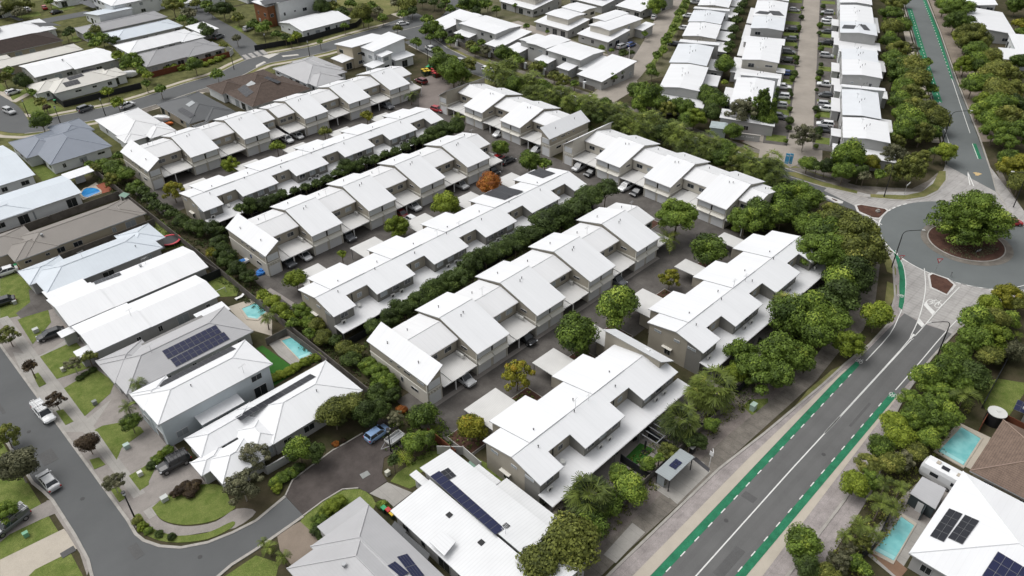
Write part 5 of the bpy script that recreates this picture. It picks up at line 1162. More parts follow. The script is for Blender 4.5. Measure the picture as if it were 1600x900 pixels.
def plant_now(px, py, r, kind, label, group=None, form='tree', hf=1.0, base=None):
    """px,py: picture position of the crown centre, r: its picture radius; the plant stands on the ground at its own place"""
    zc = 3.0; r = r*GROW*(1.08 if form == 'fan' else 1.0)
    for _ in range(3 if base is None else 0):
        x, y = W(px, py, zc); rad = r*dist_at(x, y, zc)/FPX
        if form == 'tree': zc = (rad*.45+max(1.6, rad*.75))*hf
        elif form == 'palm': zc = 4.2*hf
        elif form == 'fan': zc = 4.6*hf
        elif form == 'banana': zc = 1.6
        else: zc = rad*.55
    if base is not None:
        lo_, hi_ = 0.3, 7.0
        for _ in range(20):
            zc = (lo_+hi_)/2
            if W(px, py, zc)[1] > base: lo_ = zc
            else: hi_ = zc
        x, y = W(px, py, zc); rad = r*dist_at(x, y, zc)/FPX
    if form == 'tree':
        h = zc-rad*.1; rz = rt.uniform(0, 6.28)
        t = thing('tree', label, 'tree', (x, y, 0), rz, group)
        if kind in AIRY and form == 'tree' and rt.random() < (.75 if kind in ('grey',) else .25): cm = AIRY[kind]
        elif rad > 4.6 and kind in BIGC: cm = rt.choice(BIGC[kind])
        else: cm = rt.choice(CR[kind])
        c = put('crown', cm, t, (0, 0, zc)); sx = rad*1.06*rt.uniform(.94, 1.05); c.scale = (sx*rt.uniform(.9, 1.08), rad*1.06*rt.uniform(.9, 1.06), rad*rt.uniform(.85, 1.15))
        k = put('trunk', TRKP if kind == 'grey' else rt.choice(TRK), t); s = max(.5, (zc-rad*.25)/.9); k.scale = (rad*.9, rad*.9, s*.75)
    elif form in ('palm', 'fan'):
        t = thing('palm_tree', label, 'palm', (x, y, 0), rt.uniform(0, 6.28), group)
        c = put('crown', rt.choice(PALMS if form == 'palm' else FANS), t, (0, 0, zc)); q = rad*1.15; c.scale = (q, q, q)
        k = put('trunk', PTRK if form == 'palm' else FTRK, t); k.scale = (2.6, 2.6, zc)
        c.location = (.05*2.6 if form == 'palm' else .05, 0, zc)
    elif form == 'banana':
        t = thing('banana_plant', label, 'plant', (x, y, 0), rt.uniform(0, 6.28), group)
        c = put('leaf_cluster', BANANA, t, (0, 0, .5)); q = rad*1.3; c.scale = (q, q, q*1.1); k = put('stem', PTRK, t); k.scale = (2, 2, .6)
    else:
        t = put('shrub', rt.choice(CR[kind]), None, (x, y, rad*.42)); t.scale = (rad*1.05, rad*1.0, rad*.8); t.rotation_euler = (0, 0, rt.uniform(0, 6.28))
        tag(t, label, 'shrub', group)
    return t
def line_of(where, desc, items, kind, group, form='tree', start='from its left end', hf=1.0, cat=None, base=None, g=1.0):
    """a run of plants: each labelled by its place in the run"""
    items = list(items); flat = len(items) and not isinstance(items[0], tuple)
    if flat: items = [tuple(items[i:i+3]) for i in range(0, len(items), 3)]
    for i, it in enumerate(items):
        kd = it[3] if len(it) > 3 else kind; fm = it[4] if len(it) > 4 else form
        d = desc or DESC[kd]
        nm = {'tree': 'tree', 'palm': 'feather palm', 'fan': 'fan palm', 'banana': 'banana plant', 'shrub': 'shrub'}[fm]
        if fm in ('palm', 'fan', 'banana'): d = ''
        lab = ('%s %s, %s %s %s' % (d, nm, ordn(i), start.replace('from its left end', 'from the left'), where.replace('in the far side of', 'along the far side of'))).replace('  ', ' ').strip()
        plant(it[0], it[1], it[2]*g, kd, lab, group, fm, hf, base=base)
# --- singles in the complex driveways
for px, py, r, k, lab in ((808, 585, 26, 'golden', 'golden-green round tree in the driveway bed between the first two flat carport roofs'), (736, 668, 23, 'golden', 'golden-green round tree at the lower left end of the nearest driveway'),
    (901, 524, 32, 'mid', 'round green tree with a few red leaves in the nearest driveway'), (966, 480, 32, 'mid', 'round green tree in front of the white carport roof beside the second garden row'),
    (1047, 435, 17, 'golden', 'small golden tree between two carport roofs of the second garden row'), (1107, 390, 27, 'mid', 'round green tree at the upper end of the nearest driveway'),
    (1058, 338, 33, 'mid', 'tall wide green tree in the kerbed bed at the driveway crossing'), (697, 319, 22, 'lime', 'bright yellow-green round tree beside the carport with a white car'),
    (620, 354, 18, 'lime', 'bright yellow-green tree in the middle driveway above a small white carport'), (534, 398, 8, 'lime', 'tiny young lime-green tree in the middle driveway'),
    (765, 288, 20, 'red', 'orange-leaved round tree beside the dark solar panels'), (270, 297, 17, 'golden', 'yellow-green tree at the left end of the upper driveway'),
    (360, 258, 13, 'lime', 'lime-green tree between the upper garages and the long garden row'), (433, 231, 12, 'lime', 'small lime-green tree below the parked white ute'), (507, 208, 11, 'olive', 'small olive-green tree in the upper driveway by the second gable'), (573, 183, 11, 'golden', 'small ragged golden tree near the upper end of the top driveway'),
    (462, 437, 17, 'lime', 'ragged yellow-green tree at the left end of the middle driveway'), (782, 231, 13, 'mid', 'slim tree with tufted top in the parking island of dark and red cars'),
    (828, 252, 17, 'mid', 'round dark green tree above the solar panels at the driveway crossing'), (851, 258, 12, 'mid', 'light green tree right beside the round tree above the solar panels')):
    plant(px, py, r, k, lab)
plant(1043, 374, 22, 'palm', 'low feathery palm under the tall tree at the driveway crossing', form='palm', hf=.5); plant(642, 149, 13, 'palm', 'single palm in an orange planter bed near the bin court', form='palm', hf=.7)
plant(716, 186, 12, 'palm', 'thin palm rising from the end of the dark clipped hedge', form='palm')
plant(803, 314, 8, 'plum', 'low dark shrub beside the carport roof', form='shrub')
# --- hedges between the rows
line_of('in the dark hedge behind the nearest garage row', 'dark green', [585,512,15, 610,498,18, 632,482,20, 655,470,19, 678,458,21, 700,446,20, 722,430,22, 738,410,22, 760,402,16, 782,392,17, 806,380,20, 830,366,22, 852,350,24, 876,343,22, 902,325,26, 922,308,22, 946,297,20], 'dark', 'hedge trees behind the nearest garage row', hf=.8, base=90.6)
line_of('in the dark hedge behind the middle garage row', 'dark green', [376,327,10, 390,323,13, 407,322,14, 424,313,14, 441,306,11, 460,300,9, 478,294,9, 495,289,10, 511,283,11, 527,273,11, 542,262,13, 556,262,13, 570,255,12, 586,250,10, 602,244,10, 618,239,10, 634,232,10, 648,224,10, 660,222,11, 673,213,13, 686,206,16, 700,203,18, 713,200,14], 'dark', 'hedge trees behind the middle garage row', hf=.7, base=140.9)
line_of('in the strip at the row ends', '', [(140,258,8),(150,264,10,'olive'),(162,258,13),(178,264,15),(175,281,13,'olive'),(195,272,14),(186,246,10),(212,293,13),(224,301,12,'dark'),(236,311,12,'dark'),(244,323,12,'dark'),(258,327,10,'dark'),(270,336,12,'dark'),(285,348,14,'dark'),(300,354,13,'dark'),(314,358,13,'dark'),(336,360,17,'dark'),(341,378,13,'dark'),(346,394,14,'dark'),(356,408,15,'dark'),(371,422,14,'dark'),(388,434,13,'dark'),(331,396,10,'golden')], 'mid', 'trees in the strip at the left ends of the rows', hf=.75, start='from the top')
line_of('around the two backyard pools', '', [(412,463,12,'lime'),(424,472,13,'lime'),(436,484,13,'lime'),(449,495,12,'lime'),(474,489,16,'mid'),(458,507,12,'mid'),(483,503,13,'mid'),(496,510,13,'olive'),(483,522,11,'mid'),(506,528,14,'olive'),(524,534,12,'dark'),(540,545,14,'olive'),(549,562,15,'dark'),(560,548,12,'olive'),(575,571,14,'mid'),(590,584,16,'mid'),(602,600,18,'mid'),(588,617,18,'dark'),(612,617,15,'dark')], 'mid', 'trees around the backyard pools', hf=.6, start='from the upper left')
plant(416, 498, 13, 'palm', 'small palm between the two backyard pools', form='palm', hf=.6)
line_of('behind the white corner house by the cul-de-sac', '', [(522,646,26,'olive'),(549,634,22,'olive'),(574,648,20,'dark'),(594,640,18,'dark')], 'olive', 'trees behind the corner house')
for a in ((396, 712, 24, 'grey', 'tall grey-green gum tree in front of the white corner house'), (378, 758, 28, 'grey', 'wide grey-green tree overhanging the curved footpath by the corner house'), (468, 704, 22, 'mid', 'round green tree beside the narrow plunge pool of the corner house'),
          (492, 708, 17, 'dark', 'dark green tree touching the round tree by the cul-de-sac'), (661, 650, 20, 'mid', 'bright green tree at the end of the nearest townhouse row'), (647, 690, 17, 'mid', 'leafy green tree behind the boat trailer'), (667, 684, 14, 'mid', 'smaller green tree right behind the trailer garden'),
          (618, 652, 13, 'grey', 'bluish grey tree above the blue hatchback'), (615, 720, 11, 'dark', 'small dark round tree at the corner of the cul-de-sac garden'), (12, 524, 17, 'olive', 'brownish-olive tree at the left edge beside the street bend'), (27, 728, 29, 'grey', 'large grey-green tree over the parked silver sedan'),
          (8, 680, 22, 'olive', 'dark olive tree at the left edge above the silver sedan'), (47, 573, 12, 'plum', 'first small dark reddish street tree, above the white work ute'), (86, 625, 15, 'plum', 'second small dark reddish street tree, right beside the white work ute'),
          (137, 692, 17, 'plum', 'third and largest dark reddish street tree, nearest the bend'), (177, 754, 14, 'grey', 'sparse pale street tree by the black street lamp'), (114, 568, 13, 'grey', 'pale frangipani-like tree in the second front lawn'), (139, 559, 12, 'olive', 'pale bushy tree by the grey-roofed house entry'), (8, 800, 16, 'mid', 'dark green bush at the left edge beside the silver pickup')):
    plant(*a, group='garden and street trees near the left street') if a[3] == 'plum' else plant(*a)
plant(215, 601, 15, 'palm', 'small palm against the roof corner of the two-storey house', form='palm', hf=.8); plant(200, 637, 14, 'palm', 'yellowish palm beside the upper driveway', form='palm', hf=.6); plant(204, 660, 15, 'mid', 'dark bush below the palm beside the two-storey house')
plant(630, 712, 15, 'lime', 'banana plant beside the grey trailer', form='banana'); plant(676, 668, 14, 'lime', 'banana plant at the end of the nearest driveway', form='banana'); plant(628, 640, 9, 'red', 'small orange-red shrub beside the end wall of the nearest row', form='shrub')
plant(418, 855, 15, 'palm', 'bright small palm beside the brown driveway', form='palm', hf=.45); plant(443, 872, 14, 'palm', 'second bright small palm below the brown driveway palm', form='palm', hf=.45); plant(412, 848, 10, 'palm', 'smallest palm at the kerb by the brown driveway', form='palm', hf=.4)
line_of('in the hedge beside the small patio roof', '', [(530,782,11,'lime','shrub'),(519,790,12,'lime','shrub'),(508,800,12,'lime','shrub'),(500,814,13,'mid','shrub'),(497,828,12,'dark','shrub'),(503,836,9,'dark','shrub')], 'lime', 'hedge by the patio roof', start='from the top')
plant(598, 789, 10, 'mid', 'round clipped dark bush beside the coloured bins', form='shrub')
line_of('in the curved bed of the corner lawn', '', [(276,768,10,'plum','shrub'),(290,762,12,'plum','shrub'),(304,758,11,'plum','shrub'),(297,770,10,'plum','shrub')], 'plum', 'shrubs in the corner lawn bed')
line_of('along the kerb strip at the bend', '', [(214,812,8,'olive','shrub'),(222,822,8,'lime','shrub'),(232,829,7,'mid','shrub'),(248,834,7,'dark','shrub'),(268,838,7,'dark','shrub')], 'mid', 'shrubs in the kerb strip', start='from the lamp')
line_of('between the driveway and the black off-roader', '', [(262,703,9,'mid','shrub'),(252,710,9,'lime','shrub'),(244,718,9,'mid','shrub'),(236,727,8,'dark','shrub')], 'mid', 'shrubs by the black off-roader')
line_of('in the bed beside the cul-de-sac paving', '', [(431,752,11,'mid','shrub'),(442,745,11,'mid','shrub'),(455,738,11,'mid','shrub'),(466,730,10,'dark','shrub'),(432,762,9,'lime','shrub'),(524,693,6,'red','shrub'),(536,688,5,'plum','shrub')], 'mid', 'shrubs by the cul-de-sac')
line_of('along the wall below the backyard pool', '', [(427,590,9,'lime','shrub'),(438,585,9,'lime','shrub'),(450,580,9,'lime','shrub'),(463,573,9,'lime','shrub'),(476,565,9,'lime','shrub'),(489,559,8,'lime','shrub'),(500,556,9,'lime','shrub')], 'lime', 'bright plants below the backyard pool')
line_of('in the side gardens of the long white houses', '', [(225,522,5,'mid','shrub'),(236,517,5,'mid','shrub'),(247,512,5,'mid','shrub'),(258,507,5,'mid','shrub'),(124,590,6,'dark','shrub'),(134,583,6,'dark','shrub'),(145,577,6,'dark','shrub')], 'mid', 'low shrubs in side gardens')
# --- along the main footpath
line_of('between the nearest garden row and footpath', '', [(845,882,33,'olive'),(888,850,42,'olive'),(922,772,34,'palm','fan'),(918,818,28,'mid'),(950,790,22,'mid'),(985,765,27,'mid'),(968,742,18,'mid'),(1012,726,13,'mid'),(1030,716,9,'mid'),(1046,706,15,'olive'),(1062,656,26,'palm','fan'),(1092,690,14,'dark'),(1078,692,10,'dark'),(1112,663,13,'mid'),(1113,605,30,'palm','fan'),(1094,612,20,'palm','fan')], 'mid', 'trees between the nearest garden row and the footpath', start='from the bottom', hf=.85)
line_of('in the belt beside the second garden row', '', [(1157,556,25),(1186,584,30),(1150,585,18,'lime'),(1215,585,27),(1216,550,28),(1246,557,26),(1237,495,34),(1228,474,20,'palm','fan'),(1272,520,30),(1266,484,30),(1300,498,26),(1310,466,32,'dark'),(1336,432,30,'dark'),(1312,440,26)], 'mid', 'dense belt beside the second garden row', start='from the lower left', hf=.9)
plant(1370, 495, 23, 'lime', 'round bright tree on the verge beside the curving road edge'); plant(1329, 537, 21, 'lime', 'round bright tree on the verge, the lower of two by the footpath')
line_of('in the clump left of the roundabout', '', [(1186,336,24,'mid'),(1164,346,22,'mid'),(1207,340,20),(1222,335,22),(1218,313,20),(1246,302,19),(1268,310,17),(1280,340,22,'palm','palm'),(1300,330,17,'olive'),(1246,330,18),(1262,352,20),(1292,366,28,'mid'),(1285,392,34),(1318,350,28,'olive'),(1340,372,36,'olive'),(1326,396,30,'olive'),(1357,394,24,'olive'),(1335,412,26,'olive')], 'mid', 'clump left of the roundabout', start='from the upper left', hf=.95, g=1.08)
# --- palm belt behind the rotated rows
belt = [(690,100,19,'mid'),(708,113,20,'mid'),(702,96,14,'lime'),(730,101,13,'olive'),(722,118,13,'mid')]
line_of('in the green clump beside the bin court', '', belt, 'mid', 'clump beside the bin court')
line_of('in the long palm belt behind the rotated rows', '', [(774,108,17,'palm','fan'),(790,122,15,'palm','fan'),(798,106,12,'mid'),(806,134,15,'mid'),(822,128,17,'palm','fan'),(834,145,17,'palm','fan'),(846,136,13,'mid'),(856,152,17,'palm','fan'),(872,146,16,'palm','fan'),(884,164,13,'mid'),(896,160,17,'palm','fan'),(908,174,13,'mid'),(924,168,17,'palm','fan'),(938,184,14,'dark'),(950,174,16,'palm','fan'),(962,190,15,'palm','fan'),(974,180,17,'palm','fan'),(986,196,15,'palm','fan'),(998,188,16,'palm','fan'),(1010,204,17,'palm','fan'),(1026,192,15,'palm','fan'),(1036,212,15,'dark'),(1050,206,17,'palm','fan'),(1066,214,17,'palm','fan'),(1074,228,15,'palm','fan'),(1088,220,16,'palm','fan'),(1100,238,15,'palm','fan'),(1112,228,17,'palm','fan'),(1122,248,17,'mid'),(1136,240,16,'mid'),(1150,258,17,'olive'),(1164,250,16,'palm','fan'),(1178,266,15,'palm','fan'),(1192,258,17,'palm','fan'),(1208,262,18,'palm','fan'),(1214,280,17,'palm','fan'),(1200,276,14,'mid')], 'palm', 'palm belt behind the rotated rows', hf=1.15)
line_of('in the far side of the palm belt', '', [(792,104,16),(832,126,16),(850,140,13,'mid','tree'),(880,150,16),(918,158,16),(944,166,13,'mid','tree'),(966,172,16),(1014,186,16),(1042,196,14,'dark','tree'),(1060,200,16),(1106,220,16),(1130,230,14,'mid','tree'),(1156,242,16),(1206,250,15),(1228,292,13,'dark','tree')], 'palm', 'palm belt behind the rotated rows', form='fan', hf=1.0)
line_of('in the leafy group where the townhouse lane ends', '', [(997,142,17),(1012,150,22),(1028,160,17),(1000,164,15),(1042,170,15,'olive'),(1056,166,13),(1072,170,15),(1086,184,16,'lime'),(1072,188,14),(1106,150,17),(1118,158,17),(1112,178,14,'dark'),(1146,205,14),(1160,172,24,'grey'),(1186,162,13,'dark'),(1192,178,15),(1178,180,13),(1196,160,11),(1202,190,13),(1132,130,6,'lime')], 'mid', 'leafy group by the lane end', hf=.95)
line_of('in the garden strip before the porch townhouses', '', [(668,32,10),(676,46,14),(688,58,12),(664,50,9),(704,66,9),(716,60,8),(736,72,10,'olive'),(752,68,8),(742,80,10),(758,80,10,'grey'),(787,84,14),(801,90,11),(812,96,9),(836,108,12,'olive'),(846,104,9),(866,120,10,'olive'),(880,126,13,'olive'),(898,132,8)], 'mid', 'garden strip before the porch townhouses', hf=.8)
line_of('on the pavement of the upper side street', '', [(621,46,8,'olive'),(650,68,10),(683,82,10,'mid'),(672,60,7)], 'mid', 'street trees of the upper side street')
line_of('around the entry beside the blue signs', '', [(1258,212,20,'grey'),(1262,256,13),(1276,262,11,'dark'),(1290,262,13,'dark'),(1304,256,12,'dark'),(1325,246,23),(1318,268,17),(1342,270,14,'dark'),(1362,254,13,'golden'),(1350,276,11,'grey'),(1374,274,11),(1397,240,19,'grey'),(1400,268,16,'olive'),(1424,262,23,'olive'),(1440,246,15,'olive'),(1478,237,16,'lime'),(1462,240,12,'mid')], 'mid', 'roadside trees between the entry signs and the main road')
# --- beside the far main road
line_of('in the row left of the far main road', '', [(1395,5,15,'olive'),(1410,3,10),(1392,24,14),(1408,40,13),(1394,46,13,'olive'),(1390,64,12),(1402,78,14,'olive'),(1421,76,11,'grey'),(1394,92,13),(1406,104,15),(1424,106,16,'olive'),(1447,99,8),(1410,122,16),(1430,126,17,'olive'),(1410,140,14),(1424,148,18,'olive'),(1456,141,9,'mid'),(1408,160,14),(1430,166,18,'olive'),(1414,178,15),(1446,178,18,'olive'),(1462,188,15,'olive'),(1424,194,19),(1440,206,18,'olive'),(1412,208,15),(1400,222,12,'olive'),(1456,206,12)], 'mid', 'row left of the far main road', start='from the top', hf=.9, g=1.2)
line_of('in the row right of the far main road', '', [(1476,8,13),(1496,14,17),(1492,34,14),(1508,36,12),(1515,58,20,'olive'),(1496,58,10,'lime'),(1530,66,14,'olive'),(1526,82,16),(1508,102,13,'lime'),(1528,102,14),(1548,96,15,'olive'),(1556,114,17,'olive'),(1578,118,18,'olive'),(1594,96,12),(1520,134,15),(1544,130,14),(1556,146,18,'olive'),(1580,142,16,'olive'),(1540,160,15,'lime'),(1530,174,12),(1562,164,18),(1590,164,16,'dark'),(1576,186,20,'olive'),(1550,190,15),(1554,206,16,'mid'),(1590,210,18,'mid'),(1572,222,14,'mid'),(1576,250,13,'mid'),(1590,262,20,'golden'),(1594,286,15,'olive'),(1588,8,12),(1594,52,8),(1592,40,10,'golden')], 'mid', 'row right of the far main road', start='from the top', hf=.9, g=1.2)
# --- right-hand belt by the main road
line_of('in the belt right of the main road', '', [(1572,462,22,'golden'),(1590,474,16,'olive'),(1545,478,18,'lime'),(1556,500,20,'olive'),(1524,500,24),(1578,500,14),(1556,530,24,'lime'),(1522,530,24),(1494,556,22),(1580,548,18,'grey'),(1545,556,18,'olive'),(1475,582,24),(1446,590,22),(1520,588,24,'dark'),(1500,600,18),(1507,616,24,'palm','palm'),(1472,616,20),(1424,628,18),(1452,644,26),(1480,650,22),(1426,652,22),(1396,662,18,'lime'),(1405,684,22,'lime'),(1376,700,20),(1450,688,18),(1428,706,16,'olive'),(1462,672,14),(1392,724,20,'olive'),(1412,720,18,'grey'),(1357,726,18,'olive'),(1336,757,20,'lime'),(1360,750,16),(1384,756,16,'palm','palm'),(1406,762,14,'palm','palm'),(1376,786,20,'palm','palm'),(1398,796,15,'palm','palm'),(1342,820,20,'palm','palm'),(1364,834,16,'palm','palm'),(1320,838,13,'palm','palm'),(1348,850,14,'olive'),(1326,858,14,'grey'),(1312,878,18,'grey'),(1340,880,14),(1352,892,12,'mid'),(1290,898,18,'olive')], 'mid', 'belt right of the main road', start='from the top', hf=.85, g=1.02)
plant(1254, 850, 28, 'mid', 'isolated round green tree on the verge at the bottom right'); plant(1262, 888, 22, 'dark', 'dark green tree directly below the isolated verge tree')
plant(1592, 518, 9, 'lime', 'small bright banana plant at the right edge', form='banana')
# --- top-left gardens
line_of('among the gardens in the top left corner', '', [(17,10,14,'olive'),(32,22,12,'grey'),(42,10,11,'olive'),(4,20,9,'grey'),(78,4,8),(110,49,8,'dark'),(104,55,7,'dark'),(150,50,11,'olive'),(140,58,9),(160,62,12,'mid'),(150,70,10),(172,66,9,'dark'),(180,64,8,'dark'),(186,90,12,'lime'),(205,95,13),(214,102,12),(196,104,9),(222,112,9),(231,119,9,'lime'),(228,132,8),(168,145,10,'lime'),(184,162,12,'lime'),(251,142,10,'mid'),(304,102,13,'mid'),(340,119,12,'mid'),(64,190,17,'mid'),(65,161,10,'olive'),(73,170,7,'plum'),(37,129,13,'dark'),(5,121,13,'olive'),(14,112,9),(50,146,8),(270,9,14,'olive'),(284,4,10),(296,24,13,'grey'),(306,8,10,'olive'),(324,10,10),(330,18,10,'dark'),(325,53,12,'dark'),(300,36,10,'dark'),(285,32,9),(318,44,9,'dark'),(348,14,14,'dark'),(358,18,10),(372,30,11,'olive'),(370,62,8,'grey'),(349,73,8,'olive'),(397,42,12,'mid')], 'mid', 'garden trees in the top left corner')
line_of('in the clipped hedge inside the red-brown fence', '', [(262,106,7,'lime','shrub'),(272,104,7,'lime','shrub'),(283,105,7,'lime','shrub'),(320,100,6,'lime','shrub'),(330,96,6,'lime','shrub'),(340,92,6,'lime','shrub'),(346,88,6,'lime','shrub'),(332,84,9,'mid','shrub'),(248,69,6,'lime','shrub'),(260,67,6,'lime','shrub'),(274,66,6,'lime','shrub')], 'lime', 'clipped hedge inside the red-brown fence')
line_of('along the black fence of the white gable-roofed house', '', [(410,48,12),(416,40,9,'mid'),(432,56,9),(446,60,8,'dark'),(464,58,9,'lime'),(454,64,6,'lime'),(538,42,7,'mid'),(500,66,5)], 'mid', 'planting along the black fence')
line_of('in the small park at the top centre', '', [(503,12,14,'dark'),(520,14,13,'olive'),(534,22,12,'dark'),(548,8,10),(566,22,16,'olive'),(580,14,12),(590,20,10,'grey'),(598,30,9,'mid'),(575,34,9,'mid'),(622,6,12,'grey'),(636,8,14,'olive'),(644,20,11,'dark'),(630,24,9),(660,4,8,'dark'),(678,6,9,'dark'),(696,4,9),(704,16,9),(718,12,7,'lime'),(734,6,15),(750,12,13),(744,20,10,'dark'),(762,8,9),(776,16,8),(690,12,8,'dark')], 'mid', 'trees of the small park at the top')
line_of('along the townhouse lane at the top', '', [(823,42,6),(805,10,5),(818,52,5),(842,62,4,'lime'),(855,50,4),(955,80,5),(940,76,6),(974,85,9,'dark'),(986,84,6,'dark'),(958,122,8),(970,114,8),(977,108,6),(1007,54,6),(978,104,5,'lime'),(1006,12,8),(1026,10,14,'mid'),(1012,4,8),(1040,0,10),(1019,116,10),(1016,106,8),(1026,88,9),(1036,80,8,'mid'),(1040,66,10),(1044,58,8),(1052,46,9),(1058,34,7),(1062,22,8),(1068,12,7),(1072,4,6)], 'mid', 'small trees along the townhouse lane', hf=.9)
line_of('in the dark garden gap between the terrace columns', '', [(1132,103,15,'mid'),(1130,92,9),(1146,48,10,'dark'),(1143,60,8,'dark'),(1150,34,10,'dark'),(1154,20,10,'dark'),(1160,10,9,'dark'),(1163,0,9,'dark'),(1140,72,9,'dark'),(1136,80,8,'dark')], 'dark', 'garden gap between the terrace columns')
line_of('in the dark garden gap beside the right-hand terraces', '', [(1384,40,7,'dark'),(1386,70,7,'dark'),(1384,20,7,'dark'),(1390,104,7,'dark'),(1394,128,7,'dark'),(1398,150,8,'dark'),(1402,176,8,'dark'),(1404,196,8,'dark')], 'dark', 'garden gap beside the right-hand terraces')
# shrubs in the parking bays (terrace lane), small round ones
k = 0
for side, b0, lab in (('left', -3.9, 'left'), ('right', -11.3, 'right')):
    for i, a in enumerate((5, 13.5, 18.5, 27, 38, 41.5, 52, 56, 66, 71, 82, 93, 103, 106, 118, 131) if side == 'left' else (4, 11, 14, 24, 29, 44, 54, 59, 67, 83, 88, 100, 110, 124, 135)):
        x, y = TF(a, b0+.5*math.sin(i*5.3)); r = .75+.6*((i*7) % 5)/4
        t = put('shrub', CR['dark' if i % 3 else 'mid'][0], None, (x, y, .9)); t.scale = (r, r, r*1.15)
        tag(t, '%s small round shrub from the roundabout end, %s edge of the straight paved lane' % (ordn(i), lab), 'shrub', 'shrubs along the paved lane')
TREES.sort(key=lambda t: -t[0][2])
for a, k in TREES[:290]: plant_now(*a, **k)
SMALLC = {kd: make_crown('small', kd, 900, nb=9, nl=75, size=.13, zs=.7) for kd in LEAF if kd != 'palm'}
far = MB(); far.tone = []
for a, k in TREES[290:]:
    px, py, r, kd = a[:4]; hf = k.get('hf', a[7] if len(a) > 7 else 1.0); zc = 2.6*hf
    if k.get('base'):
        while zc < 7 and W(px, py, zc)[1] > k['base']: zc += .1
    x, y = W(px, py, zc); rad = r*GROW*dist_at(x, y, zc)/FPX; me = SMALLC[kd]; an = rt.uniform(0, 6.28); ca, sa = math.cos(an), math.sin(an)
    b0 = len(far.v); far.v += [(x+(v.co.x*ca-v.co.y*sa)*rad, y+(v.co.x*sa+v.co.y*ca)*rad, zc+v.co.z*rad) for v in me.vertices]
    mi_ = far.mi(LEAF[kd]); far.f += [tuple(b0+i for i in p.vertices) for p in me.polygons]; far.m += [mi_]*len(me.polygons)
    tn = [0.0]*len(me.polygons); me.attributes['tone'].data.foreach_get('value', tn); dt = rt.uniform(-.12, .12); far.tone += [min(1, max(0, q+dt)) for q in tn]
    far.tube((x, y, -.1), (x, y, zc), .12, .08, bark_m, 5); far.tone += [0]*7
o = far.build('far_small_trees', uv=False); tag(o, 'the many small trees and bushes scattered through distant gardens and streets', 'small trees', kind='stuff')
# bamboo, roundabout tree
def bamboo():
    rnd = random.Random(6); x, y = W(1190, 176, 4); t = thing('bamboo_clump', 'tall feathery bamboo clump in front of the nearest left terrace', 'bamboo', (x, y, 0))
    m = MB(); tones = []; st = MB()
    for k in range(20):
        a = rnd.uniform(0, 6.28); r = rnd.uniform(0, 3.4); p = Vector((r*math.cos(a), r*math.sin(a), 0)); q = p+Vector((rnd.uniform(-.6, .6), rnd.uniform(-.6, .6), rnd.uniform(7, 10.5)))
        st.tube(p, q, .06, .03, LEAF['lime'], 4)
        for h in range(7): leaf_blob(m, rnd, p.lerp(q, .2+.13*h), 1.35-.14*h, 130, .2, tones, LEAF['mid'], 1.3)
    m.tone = tones; m.build('foliage', t, uv=False); st.tone = [.5]*len(st.f); st.build('cane', t, uv=False)
bamboo()
def round_tree():
    rnd = random.Random(12); t = thing('roundabout_tree', 'big spreading layered tree standing on the mulched roundabout island', 'tree', (161.2, 29.3, .2))
    m = MB(); tones = []; tk = MB(); tk.tube((0, 0, -.2), (0, 0, 3.2), .42, .3, bark_pale, 9); tk.tube((0, 0, 3.2), (.3, .2, 7.4), .3, .1, bark_pale, 7)
    for lv, (z, rr, n) in enumerate(((2.8, 6.6, 15), (4.4, 6.5, 14), (6.2, 5.5, 12), (8.0, 4.0, 9), (9.4, 2.0, 6))):
        for k in range(n):
            a = k*6.283/n+lv*.5+rnd.uniform(-.2, .2); d = rr*rnd.uniform(.7, 1.12); e = (d*math.cos(a), d*math.sin(a), z+rnd.uniform(-.3, .5))
            tk.tube((0, 0, z-1.3), e, .13, .04, bark_pale, 5)
            for s in (1.0, .66, .33):
                leaf_blob(m, rnd, (e[0]*s+rnd.uniform(-.4, .4), e[1]*s+rnd.uniform(-.4, .4), e[2]+rnd.uniform(-.2, .3)), rnd.uniform(1.2, 1.85), 230, .2, tones, LEAF['mid'], .42, .6)
    m.tone = tones; m.build('crown', t, uv=False); tk.build('trunk', t)
round_tree()
# low ground cover clumps on islands and beds
def cover(name, poly_pts, n, size, kind, label, seed=1, h=.3):
    rnd = random.Random(seed); m = MB(); tones = []
    xs = [p[0] for p in poly_pts]; ys = [p[1] for p in poly_pts]
    def ins(x, y):
        c = False; j = len(poly_pts)-1
        for i in range(len(poly_pts)):
            xi, yi = poly_pts[i]; xj, yj = poly_pts[j]
            if (yi > y) != (yj > y) and x < (xj-xi)*(y-yi)/(yj-yi)+xi: c = not c
            j = i
        return c
    k = 0
    while k < n:
        x, y = rnd.uniform(min(xs), max(xs)), rnd.uniform(min(ys), max(ys))
        if not ins(x, y): continue
        leaf_blob(m, rnd, (x, y, .15), h*rnd.uniform(.6, 1.3), 16, size, tones, LEAF[kind], .8); k += 1
    m.tone = tones; o = m.build(name, uv=False); tag(o, label, 'ground cover', kind='stuff'); return o
cover('ground_cover', [(153.4+.9, 26.5), (156.5, 24.2), (162, 22.8), (164, 24), (160, 26), (157, 30), (154.2, 31)], 260, .11, 'grey', 'silvery ground cover on the near side of the roundabout island', 2)
cover('garden_ground_cover', [(50, 36.3), (88, 35.6), (88, 41.5), (50, 42.5)], 420, .13, 'olive', 'low mixed planting between the verandahs and the gravel beside the footpath', 3, .45)
cover('garden_ground_cover', [(88, 35.6), (130, 37.5), (130, 43), (88, 42)], 700, .14, 'dark', 'dark low planting under the dense trees beside the second garden row', 4, .6)
cover('garden_ground_cover', [(50, 88.4), (117, 88.4), (117, 92.6), (50, 92.6)], 600, .13, 'dark', 'dark low growth below the hedge behind the nearest garage row', 5, .5)
